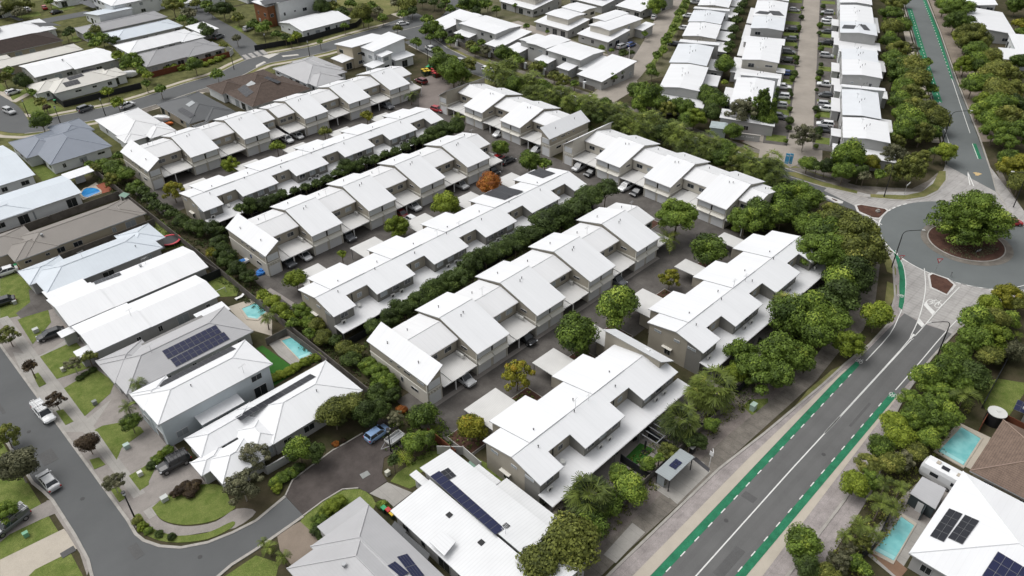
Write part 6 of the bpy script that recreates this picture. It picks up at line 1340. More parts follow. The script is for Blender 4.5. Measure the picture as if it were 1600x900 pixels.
cover('garden_ground_cover', [(50, 138.8), (117, 138.8), (117, 143), (50, 143)], 560, .14, 'dark', 'dark clipped low growth behind the middle garage row', 6, .7)
cover('garden_ground_cover', [(146.5, 60), (152.5, 60), (152.5, 176), (146.5, 176)], 900, .16, 'dark', 'dark undergrowth beneath the long palm belt', 7, .9)
cover('garden_ground_cover', [(40, 9), (112, 11), (112, 14.5), (40, 14.3)], 650, .15, 'olive', 'scrubby undergrowth beside the right-hand footpath', 8, .6)
cover('garden_ground_cover', [(45.8, 78), (51, 78), (51, 200), (46.8, 200)], 800, .14, 'dark', 'mixed undergrowth in the strip at the left ends of the rows', 9, .5)
cover('garden_ground_cover', PX(600, 652, 690, 640, 715, 690, 640, 730, 600, 700), 260, .14, 'mid', 'leafy low planting around the end of the cul-de-sac', 10, .5)

k = 0
for x0_, y0_, x1_, y1_, nm in ((61.8, 59.6, 66.2, 63.4, 'under the golden-green driveway tree'), (75.2, 59.6, 79.6, 63.6, 'under the round tree with red leaves'), (84, 59.2, 88.5, 64, 'under the round tree by the white carport'), (99.2, 59.2, 104, 63.6, 'under the small golden tree'), (113, 59.2, 118, 64, 'at the upper end of the nearest driveway'), (117.5, 78.5, 123.5, 89, 'under the tall wide tree at the driveway crossing'), (50, 59.4, 53.8, 64.5, 'at the lower left end of the nearest driveway'),
    (62, 109.8, 67.5, 113.6, 'by the tiny lime tree'), (75.4, 109.8, 81, 113.8, 'by the yellow-green tree in the middle driveway'), (88.6, 109.8, 94.4, 114, 'under the round yellow-green tree'), (102, 109.8, 107.6, 114, 'under the orange-leaved tree')):
    sheet('garden_bed', rect(x0_, y0_, x1_, y1_), mulch_m, 'green', .02)
    ribbon('bed_edging', [(x0_, y0_), (x1_, y0_), (x1_, y1_), (x0_, y1_)], .15, 0, .15, kerb_m, closed=True)
    cover('bed_planting', rect(x0_+.5, y0_+.5, x1_-.5, y1_-.5), 26, .12, 'dark' if k % 2 else 'mid', 'low planting in the kerbed bed '+nm, 20+k, .45); k += 1
# ================================================================ VEHICLES
def paintm(name, c): return plain('car_paint_'+name, c, .25, .5, .0, .6)
CP = {'white': paintm('white', (.72, .73, .74)), 'black': paintm('black', (.012, .013, .015)), 'grey': paintm('grey', (.10, .105, .115)), 'silver': paintm('silver', (.42, .43, .44)),
      'blue': paintm('blue', (.03, .07, .22)), 'paleblue': paintm('pale_blue', (.22, .33, .52)), 'red': paintm('red', (.35, .015, .02)), 'darkred': paintm('dark_red', (.12, .01, .012))}
tyre_m = plain('tyre', (.015, .015, .015), .8); rim_m = plain('rim', (.3, .3, .31), .3, .5, .7)
lamp_w = plain('headlamp_glass', (.6, .62, .65), .1, .6); lamp_r = plain('tail_lamp_red', (.3, .01, .01), .2, .5)
# station tables: x, half width, bottom, top  (front at +x)
SH = {
 'sedan': dict(L=4.7, body=[(-2.33, .70, .42, .80), (-2.2, .86, .26, .98), (-1.3, .90, .22, 1.0), (0, .91, .20, .94), (1.1, .90, .22, .93), (1.95, .86, .24, .80), (2.33, .66, .34, .62)], cab=(-1.85, -1.3, .32, 1.3, .97, 1.44, .82, .66), wx=(-1.42, 1.42), wr=.33),
 'hatch': dict(L=4.0, body=[(-1.98, .72, .40, .92), (-1.88, .84, .26, 1.02), (-1, .87, .22, 1.0), (0, .88, .20, .96), (.95, .87, .22, .95), (1.65, .82, .24, .82), (1.98, .64, .34, .66)], cab=(-1.85, -1.5, .35, 1.15, 1.0, 1.5, .78, .60), wx=(-1.25, 1.28), wr=.32),
 'suv': dict(L=4.6, body=[(-2.28, .78, .45, .98), (-2.2, .90, .30, 1.12), (-1.2, .94, .26, 1.1), (0, .95, .24, 1.06), (1.1, .94, .26, 1.06), (1.95, .90, .28, .98), (2.28, .72, .4, .8)], cab=(-2.15, -1.85, .45, 1.2, 1.1, 1.68, .84, .68), wx=(-1.38, 1.4), wr=.37),
 'offroad': dict(L=4.7, body=[(-2.3, .84, .55, 1.1), (-2.25, .92, .42, 1.2), (-1.2, .94, .38, 1.18), (0, .95, .36, 1.14), (1.1, .94, .38, 1.16), (2.1, .90, .4, 1.1), (2.3, .82, .5, .98)], cab=(-2.2, -2.05, .75, 1.0, 1.18, 1.88, .84, .78), wx=(-1.4, 1.45), wr=.42),
 'ute': dict(L=5.2, body=[(-2.58, .84, .5, 1.0), (-2.5, .90, .42, 1.05), (-.9, .92, .34, 1.05), (0, .93, .30, 1.06), (1.3, .92, .32, 1.06), (2.25, .88, .34, .98), (2.58, .70, .45, .82)], cab=(-.85, -.7, .65, 1.4, 1.06, 1.7, .84, .68), wx=(-1.6, 1.6), wr=.39),
}
def loft(m, st, mt):
    R_ = []
    for x, w_, zb, zt in st:
        h = zt-zb
        R_.append([(x, -w_*.9, zb), (x, -w_, zb+h*.3), (x, -w_*.985, zb+h*.72), (x, -w_*.86, zt-h*.04), (x, 0, zt+h*.03), (x, w_*.86, zt-h*.04), (x, w_*.985, zb+h*.72), (x, w_, zb+h*.3), (x, w_*.9, zb)])
    i = len(m.v); k = m.mi(mt); n = 9
    for r in R_: m.v += r
    for s in range(len(st)-1):
        for j in range(n):
            a, c = i+s*n+j, i+s*n+(j+1) % n; m.f.append((a, c, c+n, a+n)); m.m.append(k)
    m.f.append(tuple(i+j for j in range(n))); m.m.append(k); m.f.append(tuple(i+(len(st)-1)*n+j for j in range(n-1, -1, -1))); m.m.append(k)
def wheel_mb(x, y, r, m=None):
    m = m or MB(); s = 1 if y > 0 else -1; n = 14
    c = lambda rr, yy: [(x+rr*math.cos(2*math.pi*i/n), yy, r+rr*math.sin(2*math.pi*i/n)) for i in range(n)]
    m.hexa(c(r, y-s*.2), c(r, y+s*.02), tyre_m); m.hexa(c(r*.62, y+s*.0), c(r*.58, y+s*.03), rim_m); return m
def car(kind, colour, label, cat, loc, rz, group=None, far=False, extras=None):
    S = SH[kind]; cp = CP[colour]
    nm = {'sedan': 'parked_sedan', 'hatch': 'parked_hatchback', 'suv': 'parked_suv', 'offroad': 'parked_off_roader', 'ute': 'parked_ute'}[kind]
    body = MB(); loft(body, S['body'], cp)
    xb, xrb, xrf, xf, zb, zr, wb, wr_ = S['cab']
    xrb2, xrf2 = xrb, xrf
    # glasshouse: base corners and roof corners
    B = [(xb, -wb), (xf, -wb), (xf, wb), (xb, wb)]; T = [(xrb, -wr_), (xrf, -wr_), (xrf, wr_), (xrb, wr_)]
    lo = [(x, y, zb-.06) for x, y in B]; hi = [(x, y, zr-.03) for x, y in T]
    def glass_faces():
        gs = MB(); gs.hexa(lo, hi, glass_m); return gs
    roof = MB(); roof.hexa([(x*1.0+(.03 if x > 0 else -.03), y*1.03, zr-.05) for x, y in T], [(x*.97, y*.93, zr+.02) for x, y in T], cp)
    for (a, c) in zip(lo, hi):       # pillars
        roof.tube(Vector(a)*1.0, Vector(c)*1.0, .055, .045, cp, 4)
    xm = (xb+xf)/2
    for s in (-1, 1): roof.tube((xm, s*wb*1.0, zb-.05), ((xrb+xrf)/2, s*wr_, zr-.03), .05, .05, cp, 4)
    def lamps():
        h = MB(); t = MB(); xF, xR = S['body'][-1][0], S['body'][0][0]; zf_ = S['body'][-1][3]-.06; zb_ = S['body'][0][3]-.12; wf = S['body'][-2][1]; wbk = S['body'][1][1]
        return [( 'headlight', (xF-.14, s*wf*.82, zf_), (.12, .17, .07), lamp_w) for s in (-1, 1)]+[('tail_light', (xR+.07, s*wbk*.86, zb_), (.09, .12, .11), lamp_r) for s in (-1, 1)]
    tub = None
    if kind == 'ute' and extras != 'rack':
        tub = MB(); tub.box(-2.42, -.75, 1.0, -.98, .75, 1.082, dark_m)
        for s in (-1, 1): tub.box(-2.5, s*.78-.05, 1.0, -.92, s*.78+.05, 1.16, cp)
        tub.box(-2.55, -.78, 1.0, -2.45, .78, 1.16, cp)
    if far:
        m = body
        for q in (glass_faces(), roof) + ((tub,) if tub else ()):
            b0 = len(m.v); m.v += q.v
            for f, k in zip(q.f, q.m): m.f.append(tuple(b0+i for i in f)); m.m.append(m.mi(q.mats[k]))
        for x in S['wx']:
            for s in (-1, 1): wheel_mb(x, s*S['body'][2][1]*.97, S['wr'], m)
        for nme, p, d, mt in lamps(): m.box(p[0]-d[0], p[1]-d[1], p[2]-d[2], p[0]+d[0], p[1]+d[1], p[2]+d[2], mt)
        o = m.build(nm, uv=False); o.location = (*loc, .078); o.rotation_euler = (0, 0, rz); return tag(o, label, cat, group)
    root = thing(nm, label, cat, (*loc, .078), rz, group)
    body.build('body', root, uv=False); glass_faces().build('window', root, uv=False); roof.build('roof', root, uv=False)
    if tub: tub.build('tray', root, uv=False)
    for x in S['wx']:
        for s in (-1, 1): wheel_mb(x, s*S['body'][2][1]*.97, S['wr']).build('wheel', root, uv=False)
    for nme, p, d, mt in lamps():
        m = MB(); m.box(p[0]-d[0], p[1]-d[1], p[2]-d[2], p[0]+d[0], p[1]+d[1], p[2]+d[2], mt); m.build(nme, root, uv=False)
    for s in (-1, 1):
        m = MB(); m.box(xf-.35, s*(wb+.08)-.1, zb, xf-.2, s*(wb+.08)+.1, zb+.15, cp); m.build('mirror', root, uv=False)
    if extras == 'rack':
        m = MB(); m.box(-2.5, -.85, 1.0, -.8, .85, 1.75, cp); m.build('canopy', root, uv=False)
        m = MB()
        for y in (-.75, .75): m.box(-2.5, y-.04, 1.95, 1.0, y+.04, 2.02, galv)
        for k in range(5): m.box(-2.4+k*.8, -.78, 1.88, -2.33+k*.8, .78, 1.94, galv)
        for y in (-.5, -.15):
            m.box(-2.5, y-.03, 2.03, 1.1, y+.03, 2.1, pole_white)
        for k in range(11): m.box(-2.4+k*.33, -.5, 2.04, -2.35+k*.33, -.15, 2.08, pole_white)
        m.build('ladder_rack', root, uv=False)
    if extras == 'roofrack':
        m = MB()
        for y in (-.7, .7): m.box(-1.9, y-.03, 1.95, .6, y+.03, 2.0, dark_m)
        for k in range(5): m.box(-1.8+k*.55, -.7, 1.93, -1.7+k*.55, .7, 1.97, dark_m)
        m.build('roof_rack', root, uv=False)
    return root
def at(px, py, z=.6): return W(px, py, z)
yN, yS, xE, xW = R(90), R(-90), 0.0, R(180)
car('ute', 'white', 'white work ute with ladder rack parked at the kerb on the left street', 'ute', at(68, 644, .9), yS+R(3), extras='rack')
car('sedan', 'silver', 'silver sedan parked under the grey-green tree on the left street', 'car', at(75, 750, .8), yN+R(4))
car('offroad', 'black', 'black boxy off-roader with roof rack in the driveway of the corner house', 'car', at(271, 721, 1.1), xW+R(-4), extras='roofrack')
car('sedan', 'black', 'black sedan on the driveway of the long white gable house', 'car', at(79, 521, .8), xW+R(-8))
car('hatch', 'paleblue', 'pale blue hatchback parked on the dark paved cul-de-sac', 'car', at(589, 676, .8), xE+R(2))
car('ute', 'grey', 'grey-brown pickup with canopy and roof rack at the lower left edge', 'ute', at(14, 815, 1.0), xW+R(14), extras='rack')
car('sedan', 'black', 'dark sedan cut off by the left edge beside the lawn', 'car', at(2, 471, .8), xW+R(-10))
car('sedan', 'white', 'white car at the left edge beside the row of coloured bins', 'car', at(8, 423, .8), xW+R(-8))
car('suv', 'grey', 'dark grey wagon parked outside the black fence', 'car', at(133, 169, .8), xE+R(12))
car('suv', 'white', 'white wagon parked on the street beside the small kerb tree', 'car', at(198, 164, .8), xE+R(16))
car('suv', 'silver', 'silver wagon driving at the far left street corner', 'car', at(14, 173, .8), yS+R(10))
car('sedan', 'white', 'white car driving round the bend at the top centre junction', 'car', at(629, 36, .8), xE+R(-16))
car('hatch', 'white', 'white hatchback on the side street behind the clump beside the bins', 'car', at(761, 108, .8), yS)
car('sedan', 'red', 'red car half hidden behind the big roundabout tree', 'car', at(1581, 346, .8), R(-48))
car('ute', 'white', 'white ute parked between the upper garage rows', 'ute', at(447, 216, .9), yS)
car('hatch', 'white', 'white hatchback under the first carport of the upper right row', 'car', at(465, 211, .8), yS)
car('hatch', 'red', 'small bright red car at the end of the long upper garden row', 'car', at(683, 170, .8), yS+R(10))
car('suv', 'darkred', 'dark red wagon beside the white carport near the bins', 'car', at(658, 126, .8), yN)
for i, (px, py, k, c, lab, h) in enumerate(((273, 263, 'suv', 'grey', 'first carport of the top left row', yS), (292, 261, 'suv', 'grey', 'second carport of the top left row', yS), (449, 408, 'suv', 'grey', 'first carport of the middle garage row', yS), (475, 398, 'hatch', 'white', 'second carport of the middle garage row', yS),
    (542, 368, 'suv', 'grey', 'second carport bay group of the middle garage row', yS), (627, 333, 'hatch', 'darkred', 'carport beside the third gable of the middle row', yS), (645, 321, 'suv', 'white', 'carport left of the third gabled garages in the middle row', yS), (719, 288, 'suv', 'silver', 'carport just before the last gable of the middle row', yS),
    (724, 590, 'suv', 'silver', 'first carport bay of the nearest garage row', yS), (962, 437, 'suv', 'grey', 'last carport gap of the nearest garage row', yS), (820, 527, 'suv', 'black', 'second carport gap of the nearest garage row', yS),
    (780, 208, 'hatch', 'white', 'right-hand bay of the two-gabled rotated row', xW), (839, 233, 'hatch', 'silver', 'bay before the end unit of the two-gabled rotated row', xW), (906, 260, 'suv', 'silver', 'first bay of the three-gabled rotated row', xW), (925, 268, 'sedan', 'black', 'second bay of the three-gabled rotated row', xW),
    (978, 291, 'suv', 'white', 'middle bay of the three-gabled rotated row', xW), (997, 298, 'sedan', 'black', 'bay left of the middle gable in the three-gabled row', xW), (646, 344, 'hatch', 'white', 'gap between two small carports by the yellow-green tree', yS), (768, 266, 'suv', 'black', 'end carport of the middle garage row', yS), (605, 165, 'suv', 'grey', 'carport of the upper right garage row', yS))):
    car(k, c, '%s car standing in the %s' % (c if c != 'darkred' else 'dark red', lab), 'car', at(px, py, .8), h, far=True, group='cars in the complex')
for px, py, k, c, lab in ((766, 254, 'suv', 'black', 'black car at the top of the parking island beside the middle row'), (779, 246, 'hatch', 'red', 'orange-red hatchback in the parking island beside the middle row'), (793, 250, 'sedan', 'black', 'black sedan nearest the palm-like tree in the parking island')):
    car(k, c, lab, 'car', at(px, py, .8), xE, far=True, group='cars in the complex')
# lane cars: (a, b, kind, colour, heading in the lane frame)
lc = [('left', 21.3, 'suv', 'grey'), ('left', 36.7, 'suv', 'white'), ('left', 44.5, 'suv', 'white'), ('left', 57.0, 'sedan', 'blue'), ('left', 77.6, 'suv', 'grey'), ('left', 91.3, 'suv', 'grey'), ('left', 102.5, 'suv', 'black'), ('left', 128.5, 'hatch', 'silver'), ('left', 30, 'hatch', 'silver'), ('left', 69, 'hatch', 'black'), ('left', 147, 'suv', 'white')]
rc_ = [('right', 16.0, 'suv', 'grey'), ('right', 19.6, 'suv', 'white'), ('right', 30.7, 'suv', 'white'), ('right', 33.9, 'suv', 'silver'), ('right', 41.7, 'hatch', 'grey'), ('right', 50.4, 'ute', 'white'), ('right', 77.4, 'suv', 'silver'), ('right', 90.8, 'suv', 'black'), ('right', 115.0, 'suv', 'white'), ('right', 119.4, 'hatch', 'white'), ('right', 128.5, 'suv', 'silver'), ('right', 104, 'hatch', 'grey'), ('right', 150, 'suv', 'white')]
for L in (lc, rc_):
    L = sorted(L, key=lambda q: q[1])
    for i, (s, a, k, c) in enumerate(L):
        p = TF(a, -1.4 if s == 'left' else -13.4)
        car(k, c, '%s car, %s from the roundabout end on the %s side of the paved lane' % (c, ordn(i), s), 'car', p, TH+(R(90) if i % 3 else R(-90)), far=True, group='cars along the paved lane')
for px, py, k, c, h, lab in ((972, 72, 'suv', 'silver', 0, 'silver wagon in front of the cream and grey townhouse'), (986, 69, 'hatch', 'blue', 0, 'blue hatchback beside the silver wagon at the townhouse lane'), (1022, 26, 'suv', 'white', 26, 'white wagon beside the lane at the top, first of three'), (1075, 24, 'hatch', 'white', 116, 'white hatchback between small trees on the right of the townhouse lane'), (1067, 43, 'hatch', 'white', 116, 'white hatchback lower down on the right of the townhouse lane'), (1054, 68, 'sedan', 'black', 116, 'black sedan half hidden by lane trees'), (862, 11, 'suv', 'white', 0, 'white car behind the cream verandah house at the top'), (1086, 3, 'suv', 'silver', 116, 'silver wagon at the very top of the townhouse lane'),
    (41, 14, 'sedan', 'white', 100, 'white sedan on the drive in the top left corner'), (69, 11, 'sedan', 'red', 80, 'red sedan on the pink drive in the top left corner'), (88, 18, 'sedan', 'black', 8, 'black sedan on the street in the top left corner'), (388, 44, 'suv', 'silver', 20, 'silver car half hidden by trees near the tall modern block'), (341, 57, 'suv', 'grey', 20, 'grey car behind the dark tree near the tall modern block'), (20, 143, 'hatch', 'white', 10, 'white van-like car on the drive at the left edge'), (673, 76, 'ute', 'white', -100, 'white ute on the upper side street behind the pavement trees'), (722, 95, 'hatch', 'silver', -90, 'silver car roof behind the clump beside the bin court')):
    car(k, c, lab, 'car', at(px, py, .8), R(h), far=True)
# ================================================================ STREET FURNITURE
def lamp(px, py, h, arm, a, label, white=False):
    x, y = W(px, py); t = thing('street_lamp', label, 'street lamp', (x, y, 0), a); m = MB(); pm_ = dark_m if not white else pole_white
    m.tube((0, 0, 0), (0, 0, h*.55), .12, .1, pm_, 8); m.tube((0, 0, h*.55), (0, 0, h-.8), .1, .075, pm_, 8)
    if arm:
        P = [(0, 0, h-.8), (.15, 0, h-.35), (.5, 0, h-.08), (1.0, 0, h)]; P = [(p[0]*arm/3, p[1], p[2]) for p in P]+[(arm, 0, h+.05)]
        for p, q in zip(P, P[1:]): m.tube(p, q, .07, .06, pm_, 6)
        m.build('pole', t); l = MB(); l.hexa([(arm-.1, -.13, h-.03), (arm+.6, -.17, h-.03), (arm+.6, .17, h-.03), (arm-.1, .13, h-.03)], [(arm-.05, -.08, h+.13), (arm+.5, -.1, h+.1), (arm+.5, .1, h+.1), (arm-.05, .08, h+.13)], ac_m); l.build('lamp_head', t)
    else:
        m.build('pole', t); l = MB(); l.cyl(0, 0, h-.85, h-.75, .16, pm_, 8); l.cyl(0, 0, h-.75, h-.35, .2, lamp_w, 8); l.cyl(0, 0, h-.35, h-.2, .28, dark_m, 8); l.build('lamp_head', t)
lamp(1393, 418, 8.4, 3.6, R(-42), 'black curved-arm street lamp left of the roundabout tree'); lamp(1461, 564, 8.4, 3.4, R(140), 'black curved-arm street lamp on the right side of the main road')
lamp(1472, 224, 8.6, 4.6, R(-40), 'black street lamp arching over the far main road'); lamp(1583, 324, 8.4, 2.6, R(120), 'black street lamp behind the roundabout by the right edge'); lamp(1381, 308, 7.5, 2.4, R(25), 'black street lamp on the corner verge above the roundabout')
lamp(211, 810, 5.6, 0, 0, 'black post-top lamp at the bend of the left street'); lamp(611, 706, 5.0, 0, 0, 'black post-top lamp in the cul-de-sac beside the trailer')
lamp(45, 183, 5.4, 0, 0, 'black post-top lamp on the corner verge left of the grey wagon'); lamp(95, 194, 5.4, 0, 0, 'black post-top lamp on the corner verge above the blue-grey roof'); lamp(165, 181, 5.4, 0, 0, 'black post-top lamp beside the white wagon'); lamp(366, 109, 5.4, 0, 0, 'black post-top lamp by the white fence corner'); lamp(484, 88, 5.4, 0, 0, 'black post-top lamp in front of the pale grey hip roof'); lamp(669, 99, 6.0, 0, 0, 'black post-top lamp by the upper side street'); lamp(417, 76, 5.4, 0, 0, 'black post-top lamp at the junction by the tall white block'); lamp(748, 18, 6.0, 0, 0, 'grey post-top lamp among the park trees', True); lamp(982, 100, 5.5, 1.0, R(200), 'white street lamp where the townhouse lane bends', True)
# bus shelter
x0, y0 = W(1052, 745); t = thing('bus_shelter', 'grey-roofed bus shelter with two small solar panels beside the footpath', 'bus shelter', (x0, y0, 0))
zr = lambda x, y: 2.55+(1.1-y)*.03
m = MB(); m.slab(rect(-3.0, -1.15, 3.0, 1.25), zr, .1, mat('shelter_roof', (.30, .33, .34), .5, .3, .05, .5, lines=(.4, .15, 0, .1))); m.build('roof', t)
for x in (-2.7, 2.7):
    for y in (-1.0, 1.05):
        m = MB(); m.box(x-.06, y-.06, 0, x+.06, y+.06, 2.5, dark_m); m.build('post', t)
m = MB(); m.box(-2.6, 1.0, .3, 2.6, 1.05, 2.2, glass_l); m.build('back_panel', t); m = MB(); m.box(-2.72, -.2, .3, -2.68, 1.0, 2.2, glass_l); m.build('side_panel', t)
m = MB(); m.box(-1.8, .4, .42, 1.8, .85, .5, galv); m.box(-1.6, .55, 0, -1.5, .7, .42, galv); m.box(1.5, .55, 0, 1.6, .7, .42, galv); m.build('bench', t)
for x in (-.85, .05):
    for y in (-.55, .0):
        m = MB(); m.box(x, y, 2.64, x+.82, y+.5, 2.69, solar_blue); m.build('solar_panel', t)
sheet('shelter_slab', [(x0-3.6, y0-1.8), (x0+5.2, y0-1.8), (x0+5.2, y0+1.2), (x0-3.6, y0+1.2)], conc, 'drive', .004)
sheet('tactile_strip', PX(1081, 717, 1088, 715, 1109, 733, 1107, 738), plain('dark_tactile', (.05, .05, .055)), 'paint')
def simple(name, label, cat, build, px, py, z=0, rz=0, group=None):
    x, y = W(px, py, z); m = MB(); build(m); o = m.build(name, loc=(x, y, 0)); o.rotation_euler = (0, 0, rz); return tag(o, label, cat, group)
x, y = W(1108, 729); t = thing('bus_stop_sign', 'white-topped bus stop pole at the kerb by the shelter', 'bus stop sign', (x, y, 0))
m = MB(); m.tube((0, 0, 0), (0, 0, 3.0), .05, .05, pole_white, 6); m.build('pole', t); m = MB(); m.box(-.05, -.3, 2.3, .0, .3, 3.1, pole_white); m.tube((0, -.25, 3.1), (.5, .2, 3.2), .05, .05, pole_white, 5); m.build('sign_plate', t)
simple('utility_cabinet', 'pale green utility cabinet on the lawn by the footpath', 'cabinet', lambda m: (m.box(-.5, -.35, 0, .5, .35, 1.15, plain('pale_green', (.36, .47, .40))), m.box(-.55, -.4, 1.15, .55, .4, 1.22, plain('pale_green', (.36, .47, .40)))), 1176, 640)
simple('litter_bin', 'dark litter bin with a white lid beside the bus shelter', 'bin', lambda m: (m.box(-.4, -.4, 0, .4, .4, 1.1, dark_m), m.hexa([(-.5, -.45, 1.15), (.5, -.45, 1.15), (.5, .45, 1.15), (-.5, .45, 1.15)], [(-.4, -.35, 1.3), (.4, -.35, 1.3), (.4, .35, 1.3), (-.4, .35, 1.3)], ac_m)), 1080, 706)
def boxy(px, py, lab, c=(.36, .46, .42), s=.32): simple('meter_box', lab, 'utility box', lambda m: (m.box(-s, -s*.8, 0, s, s*.8, .75, plain('box_%d' % int(c[0]*100), c)), m.box(-s-.03, -s*.8-.03, .75, s+.03, s*.8+.03, .8, plain('box_%d' % int(c[0]*100), c))), px, py)
boxy(199, 700, 'pale green utility box on the third front lawn', s=.4); boxy(100, 580, 'cream utility box on the second front lawn', (.5, .5, .42)); boxy(149, 632, 'dark-topped utility box on the big front lawn', (.2, .22, .2)); boxy(258, 782, 'pale utility box beside the corner lawn', (.45, .47, .45), .45); boxy(220, 743, 'white box on the small lawn beside the off-roader', (.6, .6, .58)); boxy(42, 838, 'green meter box on the lower left lawn', (.15, .35, .22)); boxy(57, 519, 'tall cream utility box beside the black sedan', (.45, .45, .4), .45); boxy(24, 475, 'grey utility box on the upper left lawn', (.4, .42, .4)); boxy(606, 742, 'cream post box beside the cul-de-sac bush', (.5, .5, .42))
x, y = W(1121, 210); t = thing('substation', 'pale blue-grey cube-shaped substation among the palms', 'substation', (x, y, 0), TH)
m = MB(); m.box(-2, -2, 0, 2, 2, 2.6, mat('substation_wall', (.33, .38, .38), .7, .3, .05, .5, lines=(.4, .1, 0, .1))); m.build('wall', t); m = MB(); m.hexa([(-2.2, -2.2, 2.6), (2.2, -2.2, 2.6), (2.2, 2.2, 2.6), (-2.2, 2.2, 2.6)], [(-1.6, -1.6, 2.9), (1.6, -1.6, 2.9), (1.6, 1.6, 2.9), (-1.6, 1.6, 2.9)], mat('substation_roof', (.40, .46, .47), .6)); m.build('roof', t)
# entry sign wall of the terrace estate, letters as low-relief strokes
x, y = W(1164, 219); t = thing('entry_sign_wall', 'grey stone entry wall with pale lettering near the substation', 'sign', (x, y, 0), R(-64)); m = MB(); m.box(-3.6, -.25, 0, 3.6, .25, 1.7, wall_greyl); m.box(-3.7, -.3, 1.7, 3.7, .3, 1.85, conc); m.build('wall', t)
m = MB()
for k in range(11):
    if k in (5,): continue
    m.box(-2.4+k*.42, -.29, .95, -2.36+k*.42+.22, -.25, 1.15+(.12 if k in (0, 6) else 0), pole_white)
m.build('lettering', t)
for px, lab in ((1228, 'left blue estate banner sign at the lane entry'), (1233.5, 'right blue estate banner sign at the lane entry')):
    x, y = W(px, 258); t = thing('banner_sign', lab, 'sign', (x, y, 0), R(-70)); m = MB(); m.tube((-.5, 0, 0), (-.5, 0, 3.2), .05, .05, pole_white, 6); m.tube((.5, 0, 0), (.5, 0, 3.2), .05, .05, pole_white, 6); m.build('post', t)
    m = MB(); m.box(-.5, -.03, .4, .5, .03, 3.1, plain('sign_blue', (.08, .36, .62))); m.build('sign_panel', t); m = MB(); m.box(-.3, -.05, 2.4, .3, -.032, 2.6, pole_white); m.box(-.35, -.05, .8, .35, -.032, .88, pole_white); m.build('sign_print', t)
def giveway(px, py, lab, a):
    x, y = W(px, py); t = thing('give_way_sign', lab, 'road sign', (x, y, 0), a); m = MB(); m.tube((0, 0, 0), (0, 0, 2.8), .04, .04, galv, 6); m.build('pole', t)
    tri = lambda s, yy: [(-s, yy, 2.8+s*.58), (0, yy, 2.8-s*1.15), (s, yy, 2.8+s*.58)]
    m = MB(); m.hexa(tri(.62, -.05), tri(.62, -.08), plain('sign_red', (.5, .03, .04))); m.hexa(tri(.36, -.1), tri(.36, -.12), pole_white); m.build('sign_plate', t)
giveway(1461, 425, 'give way sign in front of the roundabout on the lower traffic island', R(-45)); giveway(1402, 420, 'give way sign on the verge beside the green cycle lane', R(-40))
def chev(px, py, lab, a):
    x, y = W(px, py); t = thing('chevron_board', lab, 'road sign', (x, y, .2), a); m = MB()
    m.box(-.9, -.04, .3, .9, .04, .75, plain('board_black', (.02, .02, .02))); m.box(-.6, -.03, 0, -.5, .03, .3, galv); m.box(.5, -.03, 0, .6, .03, .3, galv); m.build('board', t); m = MB()
    for k in range(3): q = -.6+k*.5; m.hexa([(q, -.055, .32), (q+.2, -.055, .32), (q+.35, -.055, .52), (q+.15, -.055, .52)], [(q, -.06, .32), (q+.2, -.06, .32), (q+.35, -.06, .52), (q+.15, -.06, .52)], pole_white); m.hexa([(q+.15, -.055, .53), (q+.35, -.055, .53), (q+.2, -.055, .73), (q, -.055, .73)], [(q+.15, -.06, .53), (q+.35, -.06, .53), (q+.2, -.06, .73), (q, -.06, .73)], pole_white)
    m.build('chevron_print', t)
chev(1464, 356, 'black and white chevron board on the left side of the roundabout island', R(-70)); chev(1527, 396, 'black and white chevron board on the near side of the roundabout island', R(-20))
simple('bollard', 'small grey bollard at the tip of the lower traffic island', 'bollard', lambda m: (m.cyl(0, 0, 0, 1.0, .09, galv, 8), m.cyl(0, 0, 1.0, 1.08, .12, dark_m, 8)), 1485, 433)
simple('street_name_sign', 'white street name blade on the corner verge above the roundabout', 'street sign', lambda m: (m.tube((0, 0, 0), (0, 0, 2.7), .04, .04, galv, 6), m.box(-.1, -.03, 2.5, 1.9, .03, 2.85, pole_white)), 1412, 306)
simple('landscape_boulder', 'pale boulder on the mulched traffic island', 'boulder', lambda m: (m.cyl(0, 0, .1, .5, .5, conc, 7), m.cyl(.1, 0, .5, .75, .3, conc, 6)), 1371, 332)
# fences -------------------------------------------------------
def fence(pts, h, m_, label, th=.1, name='fence', post=True):
    x0, y0 = pts[0]; t = thing(name, label, 'fence', (x0, y0, 0)); b = MB(); L = [(x-x0, y-y0) for x, y in pts]
    for p, q in zip(L, L[1:]):
        d = Vector((q[0]-p[0], q[1]-p[1])).normalized(); n = Vector((-d.y, d.x))*th/2
        c = [(p[0]+n.x, p[1]+n.y), (p[0]-n.x, p[1]-n.y), (q[0]-n.x, q[1]-n.y), (q[0]+n.x, q[1]+n.y)]; b.prism(c, 0, h, m_)
    b.build('fence_panel', t)
    if post:
        b = MB()
        for p, q in zip(L, L[1:]):
            n = max(1, int(math.hypot(q[0]-p[0], q[1]-p[1])/2.4))
            for k in range(n): b.box(p[0]+(q[0]-p[0])*k/n-.07, p[1]+(q[1]-p[1])*k/n-.07, 0, p[0]+(q[0]-p[0])*k/n+.07, p[1]+(q[1]-p[1])*k/n+.07, h+.06, m_)
        o = b.build('fence_post', t); o['kind'] = 'stuff'
    return t
fence([(22, 156.6), (47, 156.9)], 1.8, fence_grey, 'weathered timber paling fence along the taupe-roofed house')
fence([(22, 174.6), (47, 175.0)], 1.8, fence_grey, 'timber fence between the blue pool and the taupe-roofed house')
fence([(47.2, 78), (47.6, 140), (47.6, 200)], 1.7, fence_grey, 'long back fence between the left houses and the townhouse rows')
fence([(46, 140.8), (47, 129)], 1.8, fence_grey, 'short paling fence behind the long white gable house')
